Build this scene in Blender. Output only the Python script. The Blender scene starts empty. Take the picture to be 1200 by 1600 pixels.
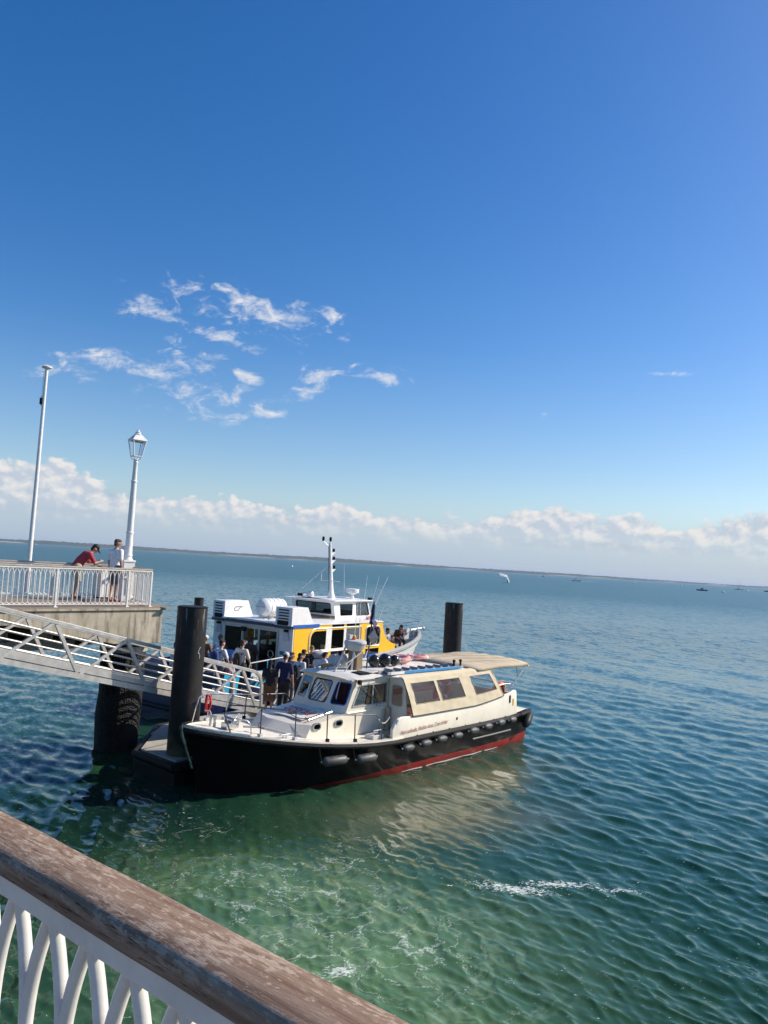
import bpy, bmesh, math, random
import numpy as np
from mathutils import Vector, Matrix

random.seed(7)
rng = np.random.default_rng(11)
SC = bpy.context.scene
COL = SC.collection
R = math.radians

# ------------------------------------------------------------------ camera
EYE = Vector((0.0, 0.0, 5.5))
PITCH, ROLL = R(3.89), R(3.48)
fwd = Vector((0, math.cos(PITCH), math.sin(PITCH)))
up0 = Vector((0, -math.sin(PITCH), math.cos(PITCH)))
rt0 = Vector((1, 0, 0))
c_, s_ = math.cos(ROLL), math.sin(ROLL)
rt = c_ * rt0 + s_ * up0
upv = -s_ * rt0 + c_ * up0
cd = bpy.data.cameras.new("camera")
cam = bpy.data.objects.new("camera", cd)
COL.objects.link(cam)
mw = Matrix((rt, upv, -fwd)).transposed().to_4x4()
mw.translation = EYE
cam.matrix_world = mw
cd.sensor_fit = 'VERTICAL'
cd.sensor_height = 36.0
cd.lens = 27.0
cd.clip_start = 0.05
cd.clip_end = 120000
SC.camera = cam

# ------------------------------------------------------------------ light
SUN_AZ, SUN_EL = R(17.0), R(34.0)          # azimuth counted from +X towards +Y
sdir = Vector((math.cos(SUN_EL) * math.cos(SUN_AZ), math.cos(SUN_EL) * math.sin(SUN_AZ), math.sin(SUN_EL)))
sl = bpy.data.lights.new("sun", 'SUN')
sl.energy = 5.0
sl.angle = R(0.53)
sl.color = (1.0, 0.91, 0.78)
so = bpy.data.objects.new("sun", sl)
COL.objects.link(so)
so.rotation_euler = sdir.to_track_quat('Z', 'Y').to_euler()

SC.view_settings.view_transform = 'Standard'
SC.view_settings.look = 'None'
SC.view_settings.exposure = 0.15
SC.view_settings.gamma = 1.0
SC.view_settings.use_curve_mapping = False
SC.cycles.use_denoising = True
SC.cycles.max_bounces = 8
SC.cycles.transparent_max_bounces = 12
SC.cycles.caustics_reflective = False
SC.cycles.caustics_refractive = False


class X:
    """a socket with arithmetic: builds Math nodes"""
    nt = None

    def __init__(s, v):
        s.v = v

    @staticmethod
    def op(o, a, b=None, c=None, clamp=False):
        n = X.nt.nodes.new('ShaderNodeMath')
        n.operation = o
        n.use_clamp = clamp
        for i, q in enumerate((a, b, c)):
            if q is None:
                continue
            if isinstance(q, X):
                X.nt.links.new(q.v, n.inputs[i])
            else:
                n.inputs[i].default_value = q
        return X(n.outputs[0])

    def __add__(s, o): return X.op('ADD', s, o)
    __radd__ = __add__
    def __sub__(s, o): return X.op('SUBTRACT', s, o)
    def __rsub__(s, o): return X.op('SUBTRACT', o, s)
    def __mul__(s, o): return X.op('MULTIPLY', s, o)
    __rmul__ = __mul__
    def __truediv__(s, o): return X.op('DIVIDE', s, o)
    def exp(s): return X.op('EXPONENT', s)
    def clamp(s): return X.op('ADD', s, 0.0, clamp=True)

    def ramp(s, a, b, smooth=True, lo=0.0, hi=1.0):
        n = X.nt.nodes.new('ShaderNodeMapRange')
        n.interpolation_type = 'SMOOTHSTEP' if smooth else 'LINEAR'
        X.nt.links.new(s.v, n.inputs['Value'])
        n.inputs['From Min'].default_value = a
        n.inputs['From Max'].default_value = b
        n.inputs['To Min'].default_value = lo
        n.inputs['To Max'].default_value = hi
        return X(n.outputs[0])


def xyz(x, y, z):
    n = X.nt.nodes.new('ShaderNodeCombineXYZ')
    for i, q in enumerate((x, y, z)):
        if isinstance(q, X):
            X.nt.links.new(q.v, n.inputs[i])
        else:
            n.inputs[i].default_value = q
    return X(n.outputs[0])


def sep(v):
    n = X.nt.nodes.new('ShaderNodeSeparateXYZ')
    X.nt.links.new(v.v, n.inputs[0])
    return [X(o) for o in n.outputs]


def noise(vec, scale=1.0, detail=4.0, rough=0.5, dist=0.0, color=False, dims='3D'):
    n = X.nt.nodes.new('ShaderNodeTexNoise')
    n.noise_dimensions = dims
    X.nt.links.new(vec.v, n.inputs['Vector'])
    n.inputs['Scale'].default_value = scale
    n.inputs['Detail'].default_value = detail
    n.inputs['Roughness'].default_value = rough
    n.inputs['Distortion'].default_value = dist
    return X(n.outputs['Color'] if color else n.outputs[0])


def mixc(f, a, b):
    n = X.nt.nodes.new('ShaderNodeMix')
    n.data_type = 'RGBA'
    for i, q in ((0, f), (6, a), (7, b)):
        if isinstance(q, X):
            X.nt.links.new(q.v, n.inputs[i])
        elif i == 0:
            n.inputs[i].default_value = q
        else:
            n.inputs[i].default_value = (*q, 1)
    return X(n.outputs[2])


# ------------------------------------------------------------------ sky with clouds
W = bpy.data.worlds.new("World")
SC.world = W
W.use_nodes = True
nt = W.node_tree
nt.nodes.clear()
X.nt = nt
sky = nt.nodes.new('ShaderNodeTexSky')
sky.sky_type = 'NISHITA'
sky.sun_disc = False
sky.sun_elevation = SUN_EL
sky.sun_rotation = R(90) - SUN_AZ
sky.altitude = 0
sky.air_density = 1.0
sky.dust_density = 0.7
sky.ozone_density = 2.4
hs = nt.nodes.new('ShaderNodeHueSaturation')
hs.inputs['Hue'].default_value = 0.508
hs.inputs['Saturation'].default_value = 1.40
hs.inputs['Value'].default_value = 1.47
nt.links.new(sky.outputs[0], hs.inputs['Color'])
skyc = X(hs.outputs[0])
tc = nt.nodes.new('ShaderNodeTexCoord')
dx, dy, dz = sep(X(tc.outputs['Generated']))
az = X.op('ARCTAN2', dx, dy)               # 0 straight ahead, positive to the right
el = X.op('ARCSINE', dz)


def gauss(v, c, w):
    q = (v - c) / w
    return (q * q * -1.0).exp()


# the cumulus bank low over the water
ctop = 0.064 + 0.027 * gauss(az, -0.44, 0.13) + 0.012 * gauss(az, -0.16, 0.06) + 0.026 * gauss(az, 0.215, 0.075) \
    + 0.022 * gauss(az, 0.46, 0.07) + 0.03 * gauss(az, -0.8, 0.2) + 0.03 * gauss(az, 0.85, 0.2)
pv = xyz(az * 1.0, el * 1.35, 0.37)
n1 = noise(pv, 34.0, 8.0, 0.56)
n1b = noise(xyz(az * 1.0 + 0.006, el * 1.35 + 0.009, 0.37), 34.0, 8.0, 0.56)
big = noise(pv, 11.0, 3.0, 0.5)
body = (ctop - el) / 0.021 + (n1 - 0.5) * 2.7 + (big - 0.5) * 2.2
calpha = body.ramp(0.0, 0.36) * el.ramp(0.02, 0.062)
lit = ((n1 - n1b) * 5.0 + 0.52 + (el - ctop) * 9.0).clamp()
ccol = mixc(lit, (5.5, 6.2, 7.2), (8.7, 8.4, 8.15))
veil = (el.ramp(0.11, 0.015) * 0.60 + el.ramp(0.30, 0.05) * 0.22) * (el.ramp(-0.02, 0.0))
vcol = (4.5, 5.7, 7.3)
s1 = mixc(veil, skyc, vcol)
# bank of flat grey stratus under the heaps
st = noise(xyz(az * 3.0, el * 38.0, 1.7), 1.6, 4.0, 0.5).ramp(0.47, 0.66) * el.ramp(0.028, 0.045) * (ctop - el).ramp(0.0, 0.02) * 0.4
s1 = mixc(st, s1, (3.7, 4.4, 5.6))
s2 = mixc(calpha * 0.93, s1, ccol)

# thin torn cirrus patches: azimuth, elevation, half length, half width, tilt (rad)
CIR = [(-0.196, 0.304, 0.1290, 0.0303, -0.13), (-0.258, 0.316, 0.0610, 0.0210, -0.29), (-0.323, 0.299, 0.0380, 0.0218, -0.20), (-0.226, 0.274, 0.0622, 0.0142, -0.23), (-0.355, 0.226, 0.0755, 0.0160, -0.08), (-0.387, 0.206, 0.0307, 0.0195, -0.32), (-0.263, 0.236, 0.0513, 0.0155, -0.20), (-0.242, 0.247, 0.0339, 0.0095, -0.14), (-0.192, 0.230, 0.0243, 0.0097, -0.33), (-0.236, 0.191, 0.0890, 0.0250, 0.01), (-0.170, 0.184, 0.0390, 0.0097, -0.05), (-0.104, 0.226, 0.0481, 0.0241, 0.41), (-0.011, 0.242, 0.0612, 0.0121, -0.15), (-0.083, 0.312, 0.0204, 0.0121, -0.59), (-0.440, 0.202, 0.0371, 0.0111, 0.15), (0.346, 0.252, 0.0352, 0.0045, -0.03), (0.198, 0.206, 0.0091, 0.0060, 0.02), (-0.285, 0.262, 0.0371, 0.0105, -0.13), (0.900, 0.300, 0.1500, 0.0300, 0.10), (-0.900, 0.260, 0.1500, 0.0300, 0.10), (-1.300, 0.330, 0.1250, 0.0300, 0.00)]
m = None
for (a0, e0, L_, w_, t_) in CIR:
    da, de = az - a0, el - e0
    cu, su = math.cos(t_), math.sin(t_)
    u = (da * (cu / L_)) + de * (su / L_)
    v = (da * (-su / w_)) + de * (cu / w_)
    g = ((u * u + v * v) * -1.0).exp()
    m = g if m is None else X.op('MAXIMUM', m, g)
wsp = noise(xyz(az * 1.0 + el * 0.35, el * 1.9 - az * 0.25, 9.3), 20.0, 10.0, 0.62, 0.9)
wfine = noise(xyz(az * 1.0 + el * 0.3, el * 2.0 - az * 0.4, 7.7), 75.0, 6.0, 0.65, 0.5)
ci = (m * 1.0 + (wsp - 0.5) * 3.4 + (wfine - 0.5) * 1.1 - 0.50)
ca = ci.ramp(0.0, 1.1) * m.ramp(0.0, 0.5) * 0.98
s3 = mixc(ca, s2, (7.7, 7.9, 8.5))
bg = nt.nodes.new('ShaderNodeBackground')
bg.inputs['Strength'].default_value = 0.09
nt.links.new(s3.v, bg.inputs['Color'])
wo = nt.nodes.new('ShaderNodeOutputWorld')
nt.links.new(bg.outputs[0], wo.inputs['Surface'])
W.cycles.sampling_method = 'MANUAL'
W.cycles.sample_map_resolution = 1024


# ------------------------------------------------------------------ materials
def new_mat(name):
    m = bpy.data.materials.new(name)
    m.use_nodes = True
    X.nt = m.node_tree
    b = m.node_tree.nodes['Principled BSDF']
    return m, b


def objco():
    n = X.nt.nodes.new('ShaderNodeTexCoord')
    return X(n.outputs['Object'])


def bump(b, h, strength=0.3, dist=0.01):
    n = X.nt.nodes.new('ShaderNodeBump')
    n.inputs['Strength'].default_value = strength
    n.inputs['Distance'].default_value = dist
    X.nt.links.new(h.v, n.inputs['Height'])
    X.nt.links.new(n.outputs[0], b.inputs['Normal'])


def mat(name, col, rough=0.5, metal=0.0, var=0.12, scale=6.0, bmp=0.0, streak=False, dirt=None, dirt_amt=0.3, coat=0.0):
    m, b = new_mat(name)
    b.inputs['Roughness'].default_value = rough
    b.inputs['Metallic'].default_value = metal
    b.inputs['Coat Weight'].default_value = coat
    co = objco()
    if streak:
        x, y, z = sep(co)
        v = xyz(x * 1.0, y * 1.0, z * 0.12)
    else:
        v = co
    n = noise(v, scale, 6.0, 0.6)
    lo = tuple(c * (1 - var) for c in col)
    hi = tuple(min(1.0, c * (1 + var)) for c in col)
    base = mixc(n.ramp(0.3, 0.7), lo, hi)
    if dirt:
        n2 = noise(v, scale * 0.6 + 1.3, 8.0, 0.7)
        base = mixc(n2.ramp(0.62 - dirt_amt * 0.4, 0.85) * min(1.0, dirt_amt * 2.2), base, dirt)
    X.nt.links.new(base.v, b.inputs['Base Color'])
    rr = n.ramp(0.2, 0.8, lo=max(0.02, rough - 0.08), hi=min(1, rough + 0.1))
    X.nt.links.new(rr.v, b.inputs['Roughness'])
    if bmp:
        bump(b, noise(co, scale * 3, 5.0, 0.6), bmp)
    return m


def glass(name, tint=(0.75, 0.8, 0.8), refl=1.0, rough=0.02, haze=0.0, hazecol=(0.6, 0.6, 0.6)):
    m, b = new_mat(name)
    t = m.node_tree
    tr = t.nodes.new('ShaderNodeBsdfTransparent')
    tr.inputs[0].default_value = (*tint, 1)
    gl = t.nodes.new('ShaderNodeBsdfGlossy')
    gl.inputs['Roughness'].default_value = rough
    fr = t.nodes.new('ShaderNodeFresnel')
    fr.inputs['IOR'].default_value = 1.45
    mx = t.nodes.new('ShaderNodeMixShader')
    X.nt.links.new((X(fr.outputs[0]) * refl).clamp().v, mx.inputs[0])
    src = tr.outputs[0]
    if haze > 0:
        df = t.nodes.new('ShaderNodeBsdfDiffuse')
        df.inputs[0].default_value = (*hazecol, 1)
        m2 = t.nodes.new('ShaderNodeMixShader')
        m2.inputs[0].default_value = haze
        t.links.new(tr.outputs[0], m2.inputs[1])
        t.links.new(df.outputs[0], m2.inputs[2])
        src = m2.outputs[0]
    t.links.new(src, mx.inputs[1])
    t.links.new(gl.outputs[0], mx.inputs[2])
    t.links.new(mx.outputs[0], t.nodes['Material Output'].inputs[0])
    return m


MAT = dict(
    white=mat('white_paint', (0.80, 0.79, 0.77), 0.35, var=0.05, dirt=(0.5, 0.45, 0.38), dirt_amt=0.12),
    cream=mat('cream_gelcoat', (0.82, 0.745, 0.605), 0.32, var=0.04, scale=3, dirt=(0.5, 0.43, 0.33), dirt_amt=0.12, coat=0.2),
    deckcream=mat('cream_deck_paint', (0.82, 0.76, 0.64), 0.6, var=0.06, scale=5, bmp=0.1, dirt=(0.5, 0.44, 0.36), dirt_amt=0.2),
    roofwhite=mat('roof_white', (0.82, 0.775, 0.69), 0.45, var=0.05, scale=3, dirt=(0.5, 0.46, 0.4), dirt_amt=0.2),
    hullblack=mat('black_hull_paint', (0.003, 0.003, 0.0035), 0.40, var=0.3, scale=4),
    red=mat('red_antifouling', (0.36, 0.022, 0.016), 0.5, var=0.25, scale=4, dirt=(0.10, 0.03, 0.02), dirt_amt=0.3),
    rubber=mat('black_rubber', (0.022, 0.022, 0.023), 0.5, var=0.3, scale=9, bmp=0.15),
    fender=mat('grey_black_fender', (0.06, 0.061, 0.064), 0.5, var=0.25, scale=9),
    steel=mat('stainless_steel', (0.62, 0.62, 0.62), 0.25, metal=1.0, var=0.1),
    darksteel=mat('dark_tube_steel', (0.10, 0.10, 0.10), 0.35, metal=0.7, var=0.2),
    alu=mat('galvanised_aluminium', (0.52, 0.50, 0.47), 0.45, metal=0.35, var=0.12, scale=5, dirt=(0.3, 0.27, 0.22), dirt_amt=0.25),
    canvas=mat('beige_canvas', (0.82, 0.70, 0.49), 0.8, var=0.05, scale=4, bmp=0.25),
    awning=mat('tan_awning_canvas', (0.82, 0.68, 0.47), 0.85, var=0.06, scale=4, bmp=0.2),
    seam=mat('canvas_seam', (0.5, 0.42, 0.29), 0.85, var=0.1),
    yellow=mat('yellow_paint', (0.90, 0.50, 0.008), 0.4, var=0.03, scale=2, coat=0.2),
    blue=mat('blue_stripe_paint', (0.012, 0.10, 0.42), 0.4, var=0.08),
    navy=mat('navy_paint', (0.01, 0.018, 0.075), 0.35, var=0.15),
    cyan=mat('cyan_paint', (0.03, 0.42, 0.66), 0.4, var=0.06),
    black=mat('matt_black', (0.012, 0.012, 0.012), 0.5, var=0.2),
    grey=mat('mid_grey', (0.25, 0.25, 0.25), 0.5, var=0.1),
    lightgrey=mat('light_grey_plastic', (0.55, 0.54, 0.52), 0.45, var=0.06),
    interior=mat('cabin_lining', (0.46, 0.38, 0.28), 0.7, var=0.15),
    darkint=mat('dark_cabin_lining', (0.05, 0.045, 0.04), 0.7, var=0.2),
    tan=mat('tan_housing', (0.24, 0.17, 0.09), 0.55, var=0.12),
    orange=mat('orange_lens', (0.75, 0.2, 0.02), 0.3, var=0.05),
    lifered=mat('lifebuoy_red', (0.6, 0.05, 0.03), 0.5, var=0.1),
    lifepink=mat('faded_lifebuoy_pink', (0.66, 0.27, 0.24), 0.6, var=0.12, scale=4),
    rope=mat('white_rope', (0.62, 0.58, 0.5), 0.85, var=0.15, scale=40, bmp=0.3),
    redrope=mat('red_rope', (0.6, 0.04, 0.04), 0.8, var=0.2, scale=40),
    redtext=mat('red_lettering', (0.62, 0.03, 0.03), 0.5, var=0.05),
    browntext=mat('faded_brown_lettering', (0.40, 0.20, 0.15), 0.6, var=0.1),
    ladderblue=mat('blue_label', (0.03, 0.27, 0.6), 0.5, var=0.08),
    flagred=mat('flag_red', (0.55, 0.02, 0.03), 0.8, var=0.1),
    flagwhite=mat('flag_white', (0.75, 0.75, 0.76), 0.8, var=0.05),
    flagblue=mat('flag_navy', (0.01, 0.015, 0.07), 0.8, var=0.1),
    greensign=mat('green_exit_sign', (0.0, 0.2, 0.11), 0.5, var=0.05),
    woodseat=mat('varnished_seat_wood', (0.36, 0.19, 0.07), 0.5, var=0.15),
    railwhite=mat('railing_white_paint', (0.74, 0.71, 0.66), 0.4, var=0.07, scale=14, bmp=0.06, dirt=(0.36, 0.27, 0.2), dirt_amt=0.22),
    lampwhite=mat('lamp_white_paint', (0.78, 0.77, 0.74), 0.45, var=0.06, scale=10, bmp=0.5, dirt=(0.42, 0.38, 0.33), dirt_amt=0.2),
    glass=glass('window_glass', (0.40, 0.43, 0.43), 0.28),
    tintglass=glass('tinted_window_glass', (0.07, 0.085, 0.078), 0.3),
    clear=glass('clear_vinyl', (0.88, 0.87, 0.84), 0.8, 0.05, 0.03, (0.6, 0.58, 0.54)),
    lampglass=glass('lamp_glass', (0.93, 0.95, 0.96), 0.6),
)

for _n in ('canvas', 'awning'):
    _t = MAT[_n].node_tree
    _b = _t.nodes['Principled BSDF']
    _tr = _t.nodes.new('ShaderNodeBsdfTranslucent')
    _tr.inputs[0].default_value = (0.80, 0.66, 0.44, 1)
    _mx = _t.nodes.new('ShaderNodeMixShader')
    _mx.inputs[0].default_value = 0.22
    _t.links.new(_b.outputs[0], _mx.inputs[1])
    _t.links.new(_tr.outputs[0], _mx.inputs[2])
    _t.links.new(_mx.outputs[0], _t.nodes['Material Output'].inputs[0])
for _n in ('hullblack', 'rubber', 'black'):
    MAT[_n].node_tree.nodes['Principled BSDF'].inputs['Specular IOR Level'].default_value = 0.14

# ------------------------------------------------------------------ geometry helpers


class MB:
    def __init__(s):
        s.v, s.f = [], []

    def add(s, vs, fs):
        o = len(s.v)
        s.v += [tuple(p) for p in vs]
        s.f += [tuple(i + o for i in q) for q in fs]
        return s

    def box(s, c, d, rot=None):
        hx, hy, hz = d[0] / 2, d[1] / 2, d[2] / 2
        vs = [Vector((sx * hx, sy * hy, sz * hz)) for sz in (-1, 1) for sy in (-1, 1) for sx in (-1, 1)]
        if rot is not None:
            vs = [rot @ p for p in vs]
        c = Vector(c)
        return s.add([c + p for p in vs], [(0, 2, 3, 1), (4, 5, 7, 6), (0, 1, 5, 4), (2, 6, 7, 3), (0, 4, 6, 2), (1, 3, 7, 5)])

    def span(s, a, b):
        return s.box([(a[i] + b[i]) / 2 for i in range(3)], [abs(b[i] - a[i]) for i in range(3)])

    def bar(s, p, q, w, h=None, upd=(0, 0, 1)):
        """square bar from p to q"""
        h = h or w
        p, q = Vector(p), Vector(q)
        d = (q - p).normalized()
        sd = d.cross(Vector(upd))
        if sd.length < 1e-4:
            sd = d.cross(Vector((1, 0, 0)))
        sd.normalize()
        u = sd.cross(d)
        vs = []
        for e in (p, q):
            for a, b in ((-1, -1), (1, -1), (1, 1), (-1, 1)):
                vs.append(e + sd * (a * w / 2) + u * (b * h / 2))
        return s.add(vs, [(0, 1, 2, 3), (7, 6, 5, 4), (0, 4, 5, 1), (1, 5, 6, 2), (2, 6, 7, 3), (3, 7, 4, 0)])

    def tube(s, pts, r, n=8, cap=True, closed=False):
        pts = [Vector(p) for p in pts]
        rs = r if isinstance(r, (list, tuple)) else [r] * len(pts)
        N = len(pts)
        rings = []
        prev = None
        for i, p in enumerate(pts):
            if closed:
                t = (pts[(i + 1) % N] - pts[i - 1])
            else:
                t = pts[min(i + 1, N - 1)] - pts[max(i - 1, 0)]
            t.normalize()
            if prev is None:
                a = t.cross(Vector((0, 0, 1)))
                if a.length < 1e-3:
                    a = t.cross(Vector((1, 0, 0)))
            else:
                a = prev - t * prev.dot(t)
            a.normalize()
            prev = a
            b = t.cross(a)
            rings.append([p + (a * math.cos(2 * math.pi * k / n) + b * math.sin(2 * math.pi * k / n)) * rs[i] for k in range(n)])
        vs = [q for rg in rings for q in rg]
        fs = []
        M_ = N if closed else N - 1
        for i in range(M_):
            j = (i + 1) % N
            for k in range(n):
                fs.append((i * n + k, i * n + (k + 1) % n, j * n + (k + 1) % n, j * n + k))
        if cap and not closed:
            fs.append(tuple(range(n - 1, -1, -1)))
            fs.append(tuple((N - 1) * n + k for k in range(n)))
        return s.add(vs, fs)

    def lathe(s, prof, n=16, c=(0, 0, 0), axis='z'):
        """prof: (radius, height)"""
        vs, fs = [], []
        for (r, h) in prof:
            for k in range(n):
                a = 2 * math.pi * k / n
                x, y = r * math.cos(a), r * math.sin(a)
                q = (x, y, h) if axis == 'z' else ((h, x, y) if axis == 'x' else (y, h, x))
                vs.append(Vector(c) + Vector(q))
        for i in range(len(prof) - 1):
            for k in range(n):
                fs.append((i * n + k, i * n + (k + 1) % n, (i + 1) * n + (k + 1) % n, (i + 1) * n + k))
        fs.append(tuple(range(n - 1, -1, -1)))
        m_ = (len(prof) - 1) * n
        fs.append(tuple(m_ + k for k in range(n)))
        return s.add(vs, fs)

    def ball(s, c, r, n=12, m=8):
        r = r if isinstance(r, (tuple, list)) else (r, r, r)
        vs, fs = [], []
        for i in range(m + 1):
            th = math.pi * (i / m)
            th = min(max(th, 0.02), math.pi - 0.02)
            for k in range(n):
                a = 2 * math.pi * k / n
                vs.append((c[0] + r[0] * math.sin(th) * math.cos(a), c[1] + r[1] * math.sin(th) * math.sin(a), c[2] - r[2] * math.cos(th)))
        for i in range(m):
            for k in range(n):
                fs.append((i * n + k, i * n + (k + 1) % n, (i + 1) * n + (k + 1) % n, (i + 1) * n + k))
        fs.append(tuple(range(n - 1, -1, -1)))
        fs.append(tuple(m * n + k for k in range(n)))
        return s.add(vs, fs)

    def grid(s, rows, closed=False):
        """rows of points"""
        n = len(rows[0])
        vs = [p for r_ in rows for p in r_]
        fs = []
        for i in range(len(rows) - 1):
            for k in range(n if closed else n - 1):
                fs.append((i * n + k, i * n + (k + 1) % n, (i + 1) * n + (k + 1) % n, (i + 1) * n + k))
        return s.add(vs, fs)

    def prism(s, poly, axis, a, b):
        """poly: 2D points; extruded along axis from a to b. axis 'x': (y,z), 'y': (x,z), 'z': (x,y)"""
        def P(q, t):
            return {'x': (t, q[0], q[1]), 'y': (q[0], t, q[1]), 'z': (q[0], q[1], t)}[axis]
        n = len(poly)
        vs = [P(q, a) for q in poly] + [P(q, b) for q in poly]
        fs = [tuple(range(n)), tuple(range(2 * n - 1, n - 1, -1))]
        for k in range(n):
            j = (k + 1) % n
            fs.append((k, n + k, n + j, j))
        return s.add(vs, fs)

    def mesh(s, name, m=None, smooth=35.0):
        me = bpy.data.meshes.new(name)
        me.from_pydata([tuple(p) for p in s.v], [], s.f)
        bm = bmesh.new()
        bm.from_mesh(me)
        bmesh.ops.recalc_face_normals(bm, faces=bm.faces)
        bm.to_mesh(me)
        bm.free()
        if m is not None:
            me.materials.append(MAT[m] if isinstance(m, str) else m)
        if smooth:
            me.polygons.foreach_set('use_smooth', [True] * len(me.polygons))
            me.set_sharp_from_angle(angle=R(smooth))
        me.update()
        return me

    def build(s, name, m=None, parent=None, smooth=35.0, bevel=0.0, loc=None, rot=None):
        o = bpy.data.objects.new(name, s.mesh(name, m, smooth))
        COL.objects.link(o)
        if parent is not None:
            o.parent = parent
        if loc is not None:
            o.location = loc
        if rot is not None:
            o.rotation_euler = rot
        if bevel:
            b = o.modifiers.new('bevel', 'BEVEL')
            b.width = bevel
            b.segments = 2
            b.limit_method = 'ANGLE'
            b.angle_limit = R(40)
        return o


def inst(name, me, parent=None, loc=(0, 0, 0), rot=(0, 0, 0), scale=None):
    o = bpy.data.objects.new(name, me)
    COL.objects.link(o)
    o.parent = parent
    o.location = loc
    o.rotation_euler = rot
    if scale:
        o.scale = scale
    return o


def tag(o, label, cat, group=None, kind=None):
    if label:
        o['label'] = label
    if cat:
        o['category'] = cat
    if group:
        o['group'] = group
    if kind:
        o['kind'] = kind
    return o


def thing(name, label, cat, loc=(0, 0, 0), rz=0.0, group=None):
    o = bpy.data.objects.new(name, None)
    o.empty_display_size = 0.2
    COL.objects.link(o)
    o.location = loc
    o.rotation_euler = (0, 0, R(rz))
    return tag(o, label, cat, group)


def lettering(name, s, size, org, right, up, m, parent, shear=0.0, align='LEFT', width=None):
    cu = bpy.data.curves.new(name, 'FONT')
    cu.body = s
    cu.size = size
    cu.shear = shear
    cu.align_x = align
    cu.extrude = 0.0015
    ob = bpy.data.objects.new(name, cu)
    COL.objects.link(ob)
    dg = bpy.context.evaluated_depsgraph_get()
    me = bpy.data.meshes.new_from_object(ob.evaluated_get(dg))
    bpy.data.objects.remove(ob)
    bpy.data.curves.remove(cu)
    r_, u_ = Vector(right).normalized(), Vector(up).normalized()
    n_ = r_.cross(u_)
    k = 1.0
    if width:
        xs = [v.co.x for v in me.vertices]
        k = width / (max(xs) - min(xs))
    for v in me.vertices:
        v.co = Vector(org) + r_ * (v.co.x * k) + u_ * v.co.y + n_ * v.co.z
    me.materials.clear()
    me.materials.append(MAT[m])
    o = bpy.data.objects.new(name, me)
    COL.objects.link(o)
    o.parent = parent
    return o


class Fr:
    """a horizontal frame: origin, heading in degrees; x along the heading, y to the left"""
    def __init__(s, o, ang):
        s.ang = ang
        a = R(ang)
        s.o = Vector((o[0], o[1], 0))
        s.h = Vector((math.cos(a), math.sin(a), 0))
        s.l = Vector((-math.sin(a), math.cos(a), 0))

    def w(s, x, y, z=0.0):
        return s.o + s.h * x + s.l * y + Vector((0, 0, z))


SITE = Fr((0, 0), 51.5)        # the pier grid: x away along the pier head, y to the left
NB = Fr((3.88, 26.92), 229.0)  # cream launch, origin on the waterline under its transom, x towards the bow
FB = Fr((-6.82, 26.2), 56.0)   # yellow ferry, the same
PT = Fr((-4.55, 18.45), 55.0)  # floating pontoon, origin at its near corner


def arc(c, r, a0, a1, n, plane='xz'):
    out = []
    for i in range(n + 1):
        a = a0 + (a1 - a0) * i / n
        x, z = r * math.cos(a), r * math.sin(a)
        out.append(Vector((c[0] + x, c[1], c[2] + z)) if plane == 'xz' else
                   (Vector((c[0], c[1] + x, c[2] + z)) if plane == 'yz' else Vector((c[0] + x, c[1] + z, c[2]))))
    return out


def rrect(x0, y0, x1, y1, r, n=4):
    """rounded rectangle outline; r may be one radius or four (x0y0, x1y0, x1y1, x0y1)"""
    rr = r if isinstance(r, (list, tuple)) else (r,) * 4
    pts = []
    for (cx, cy, a0, q) in ((x0 + rr[0], y0 + rr[0], 180, rr[0]), (x1 - rr[1], y0 + rr[1], 270, rr[1]),
                            (x1 - rr[2], y1 - rr[2], 0, rr[2]), (x0 + rr[3], y1 - rr[3], 90, rr[3])):
        for i in range(n + 1):
            a = R(a0 + 90 * i / n)
            pts.append((cx + q * math.cos(a), cy + q * math.sin(a)))
    return pts

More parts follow.
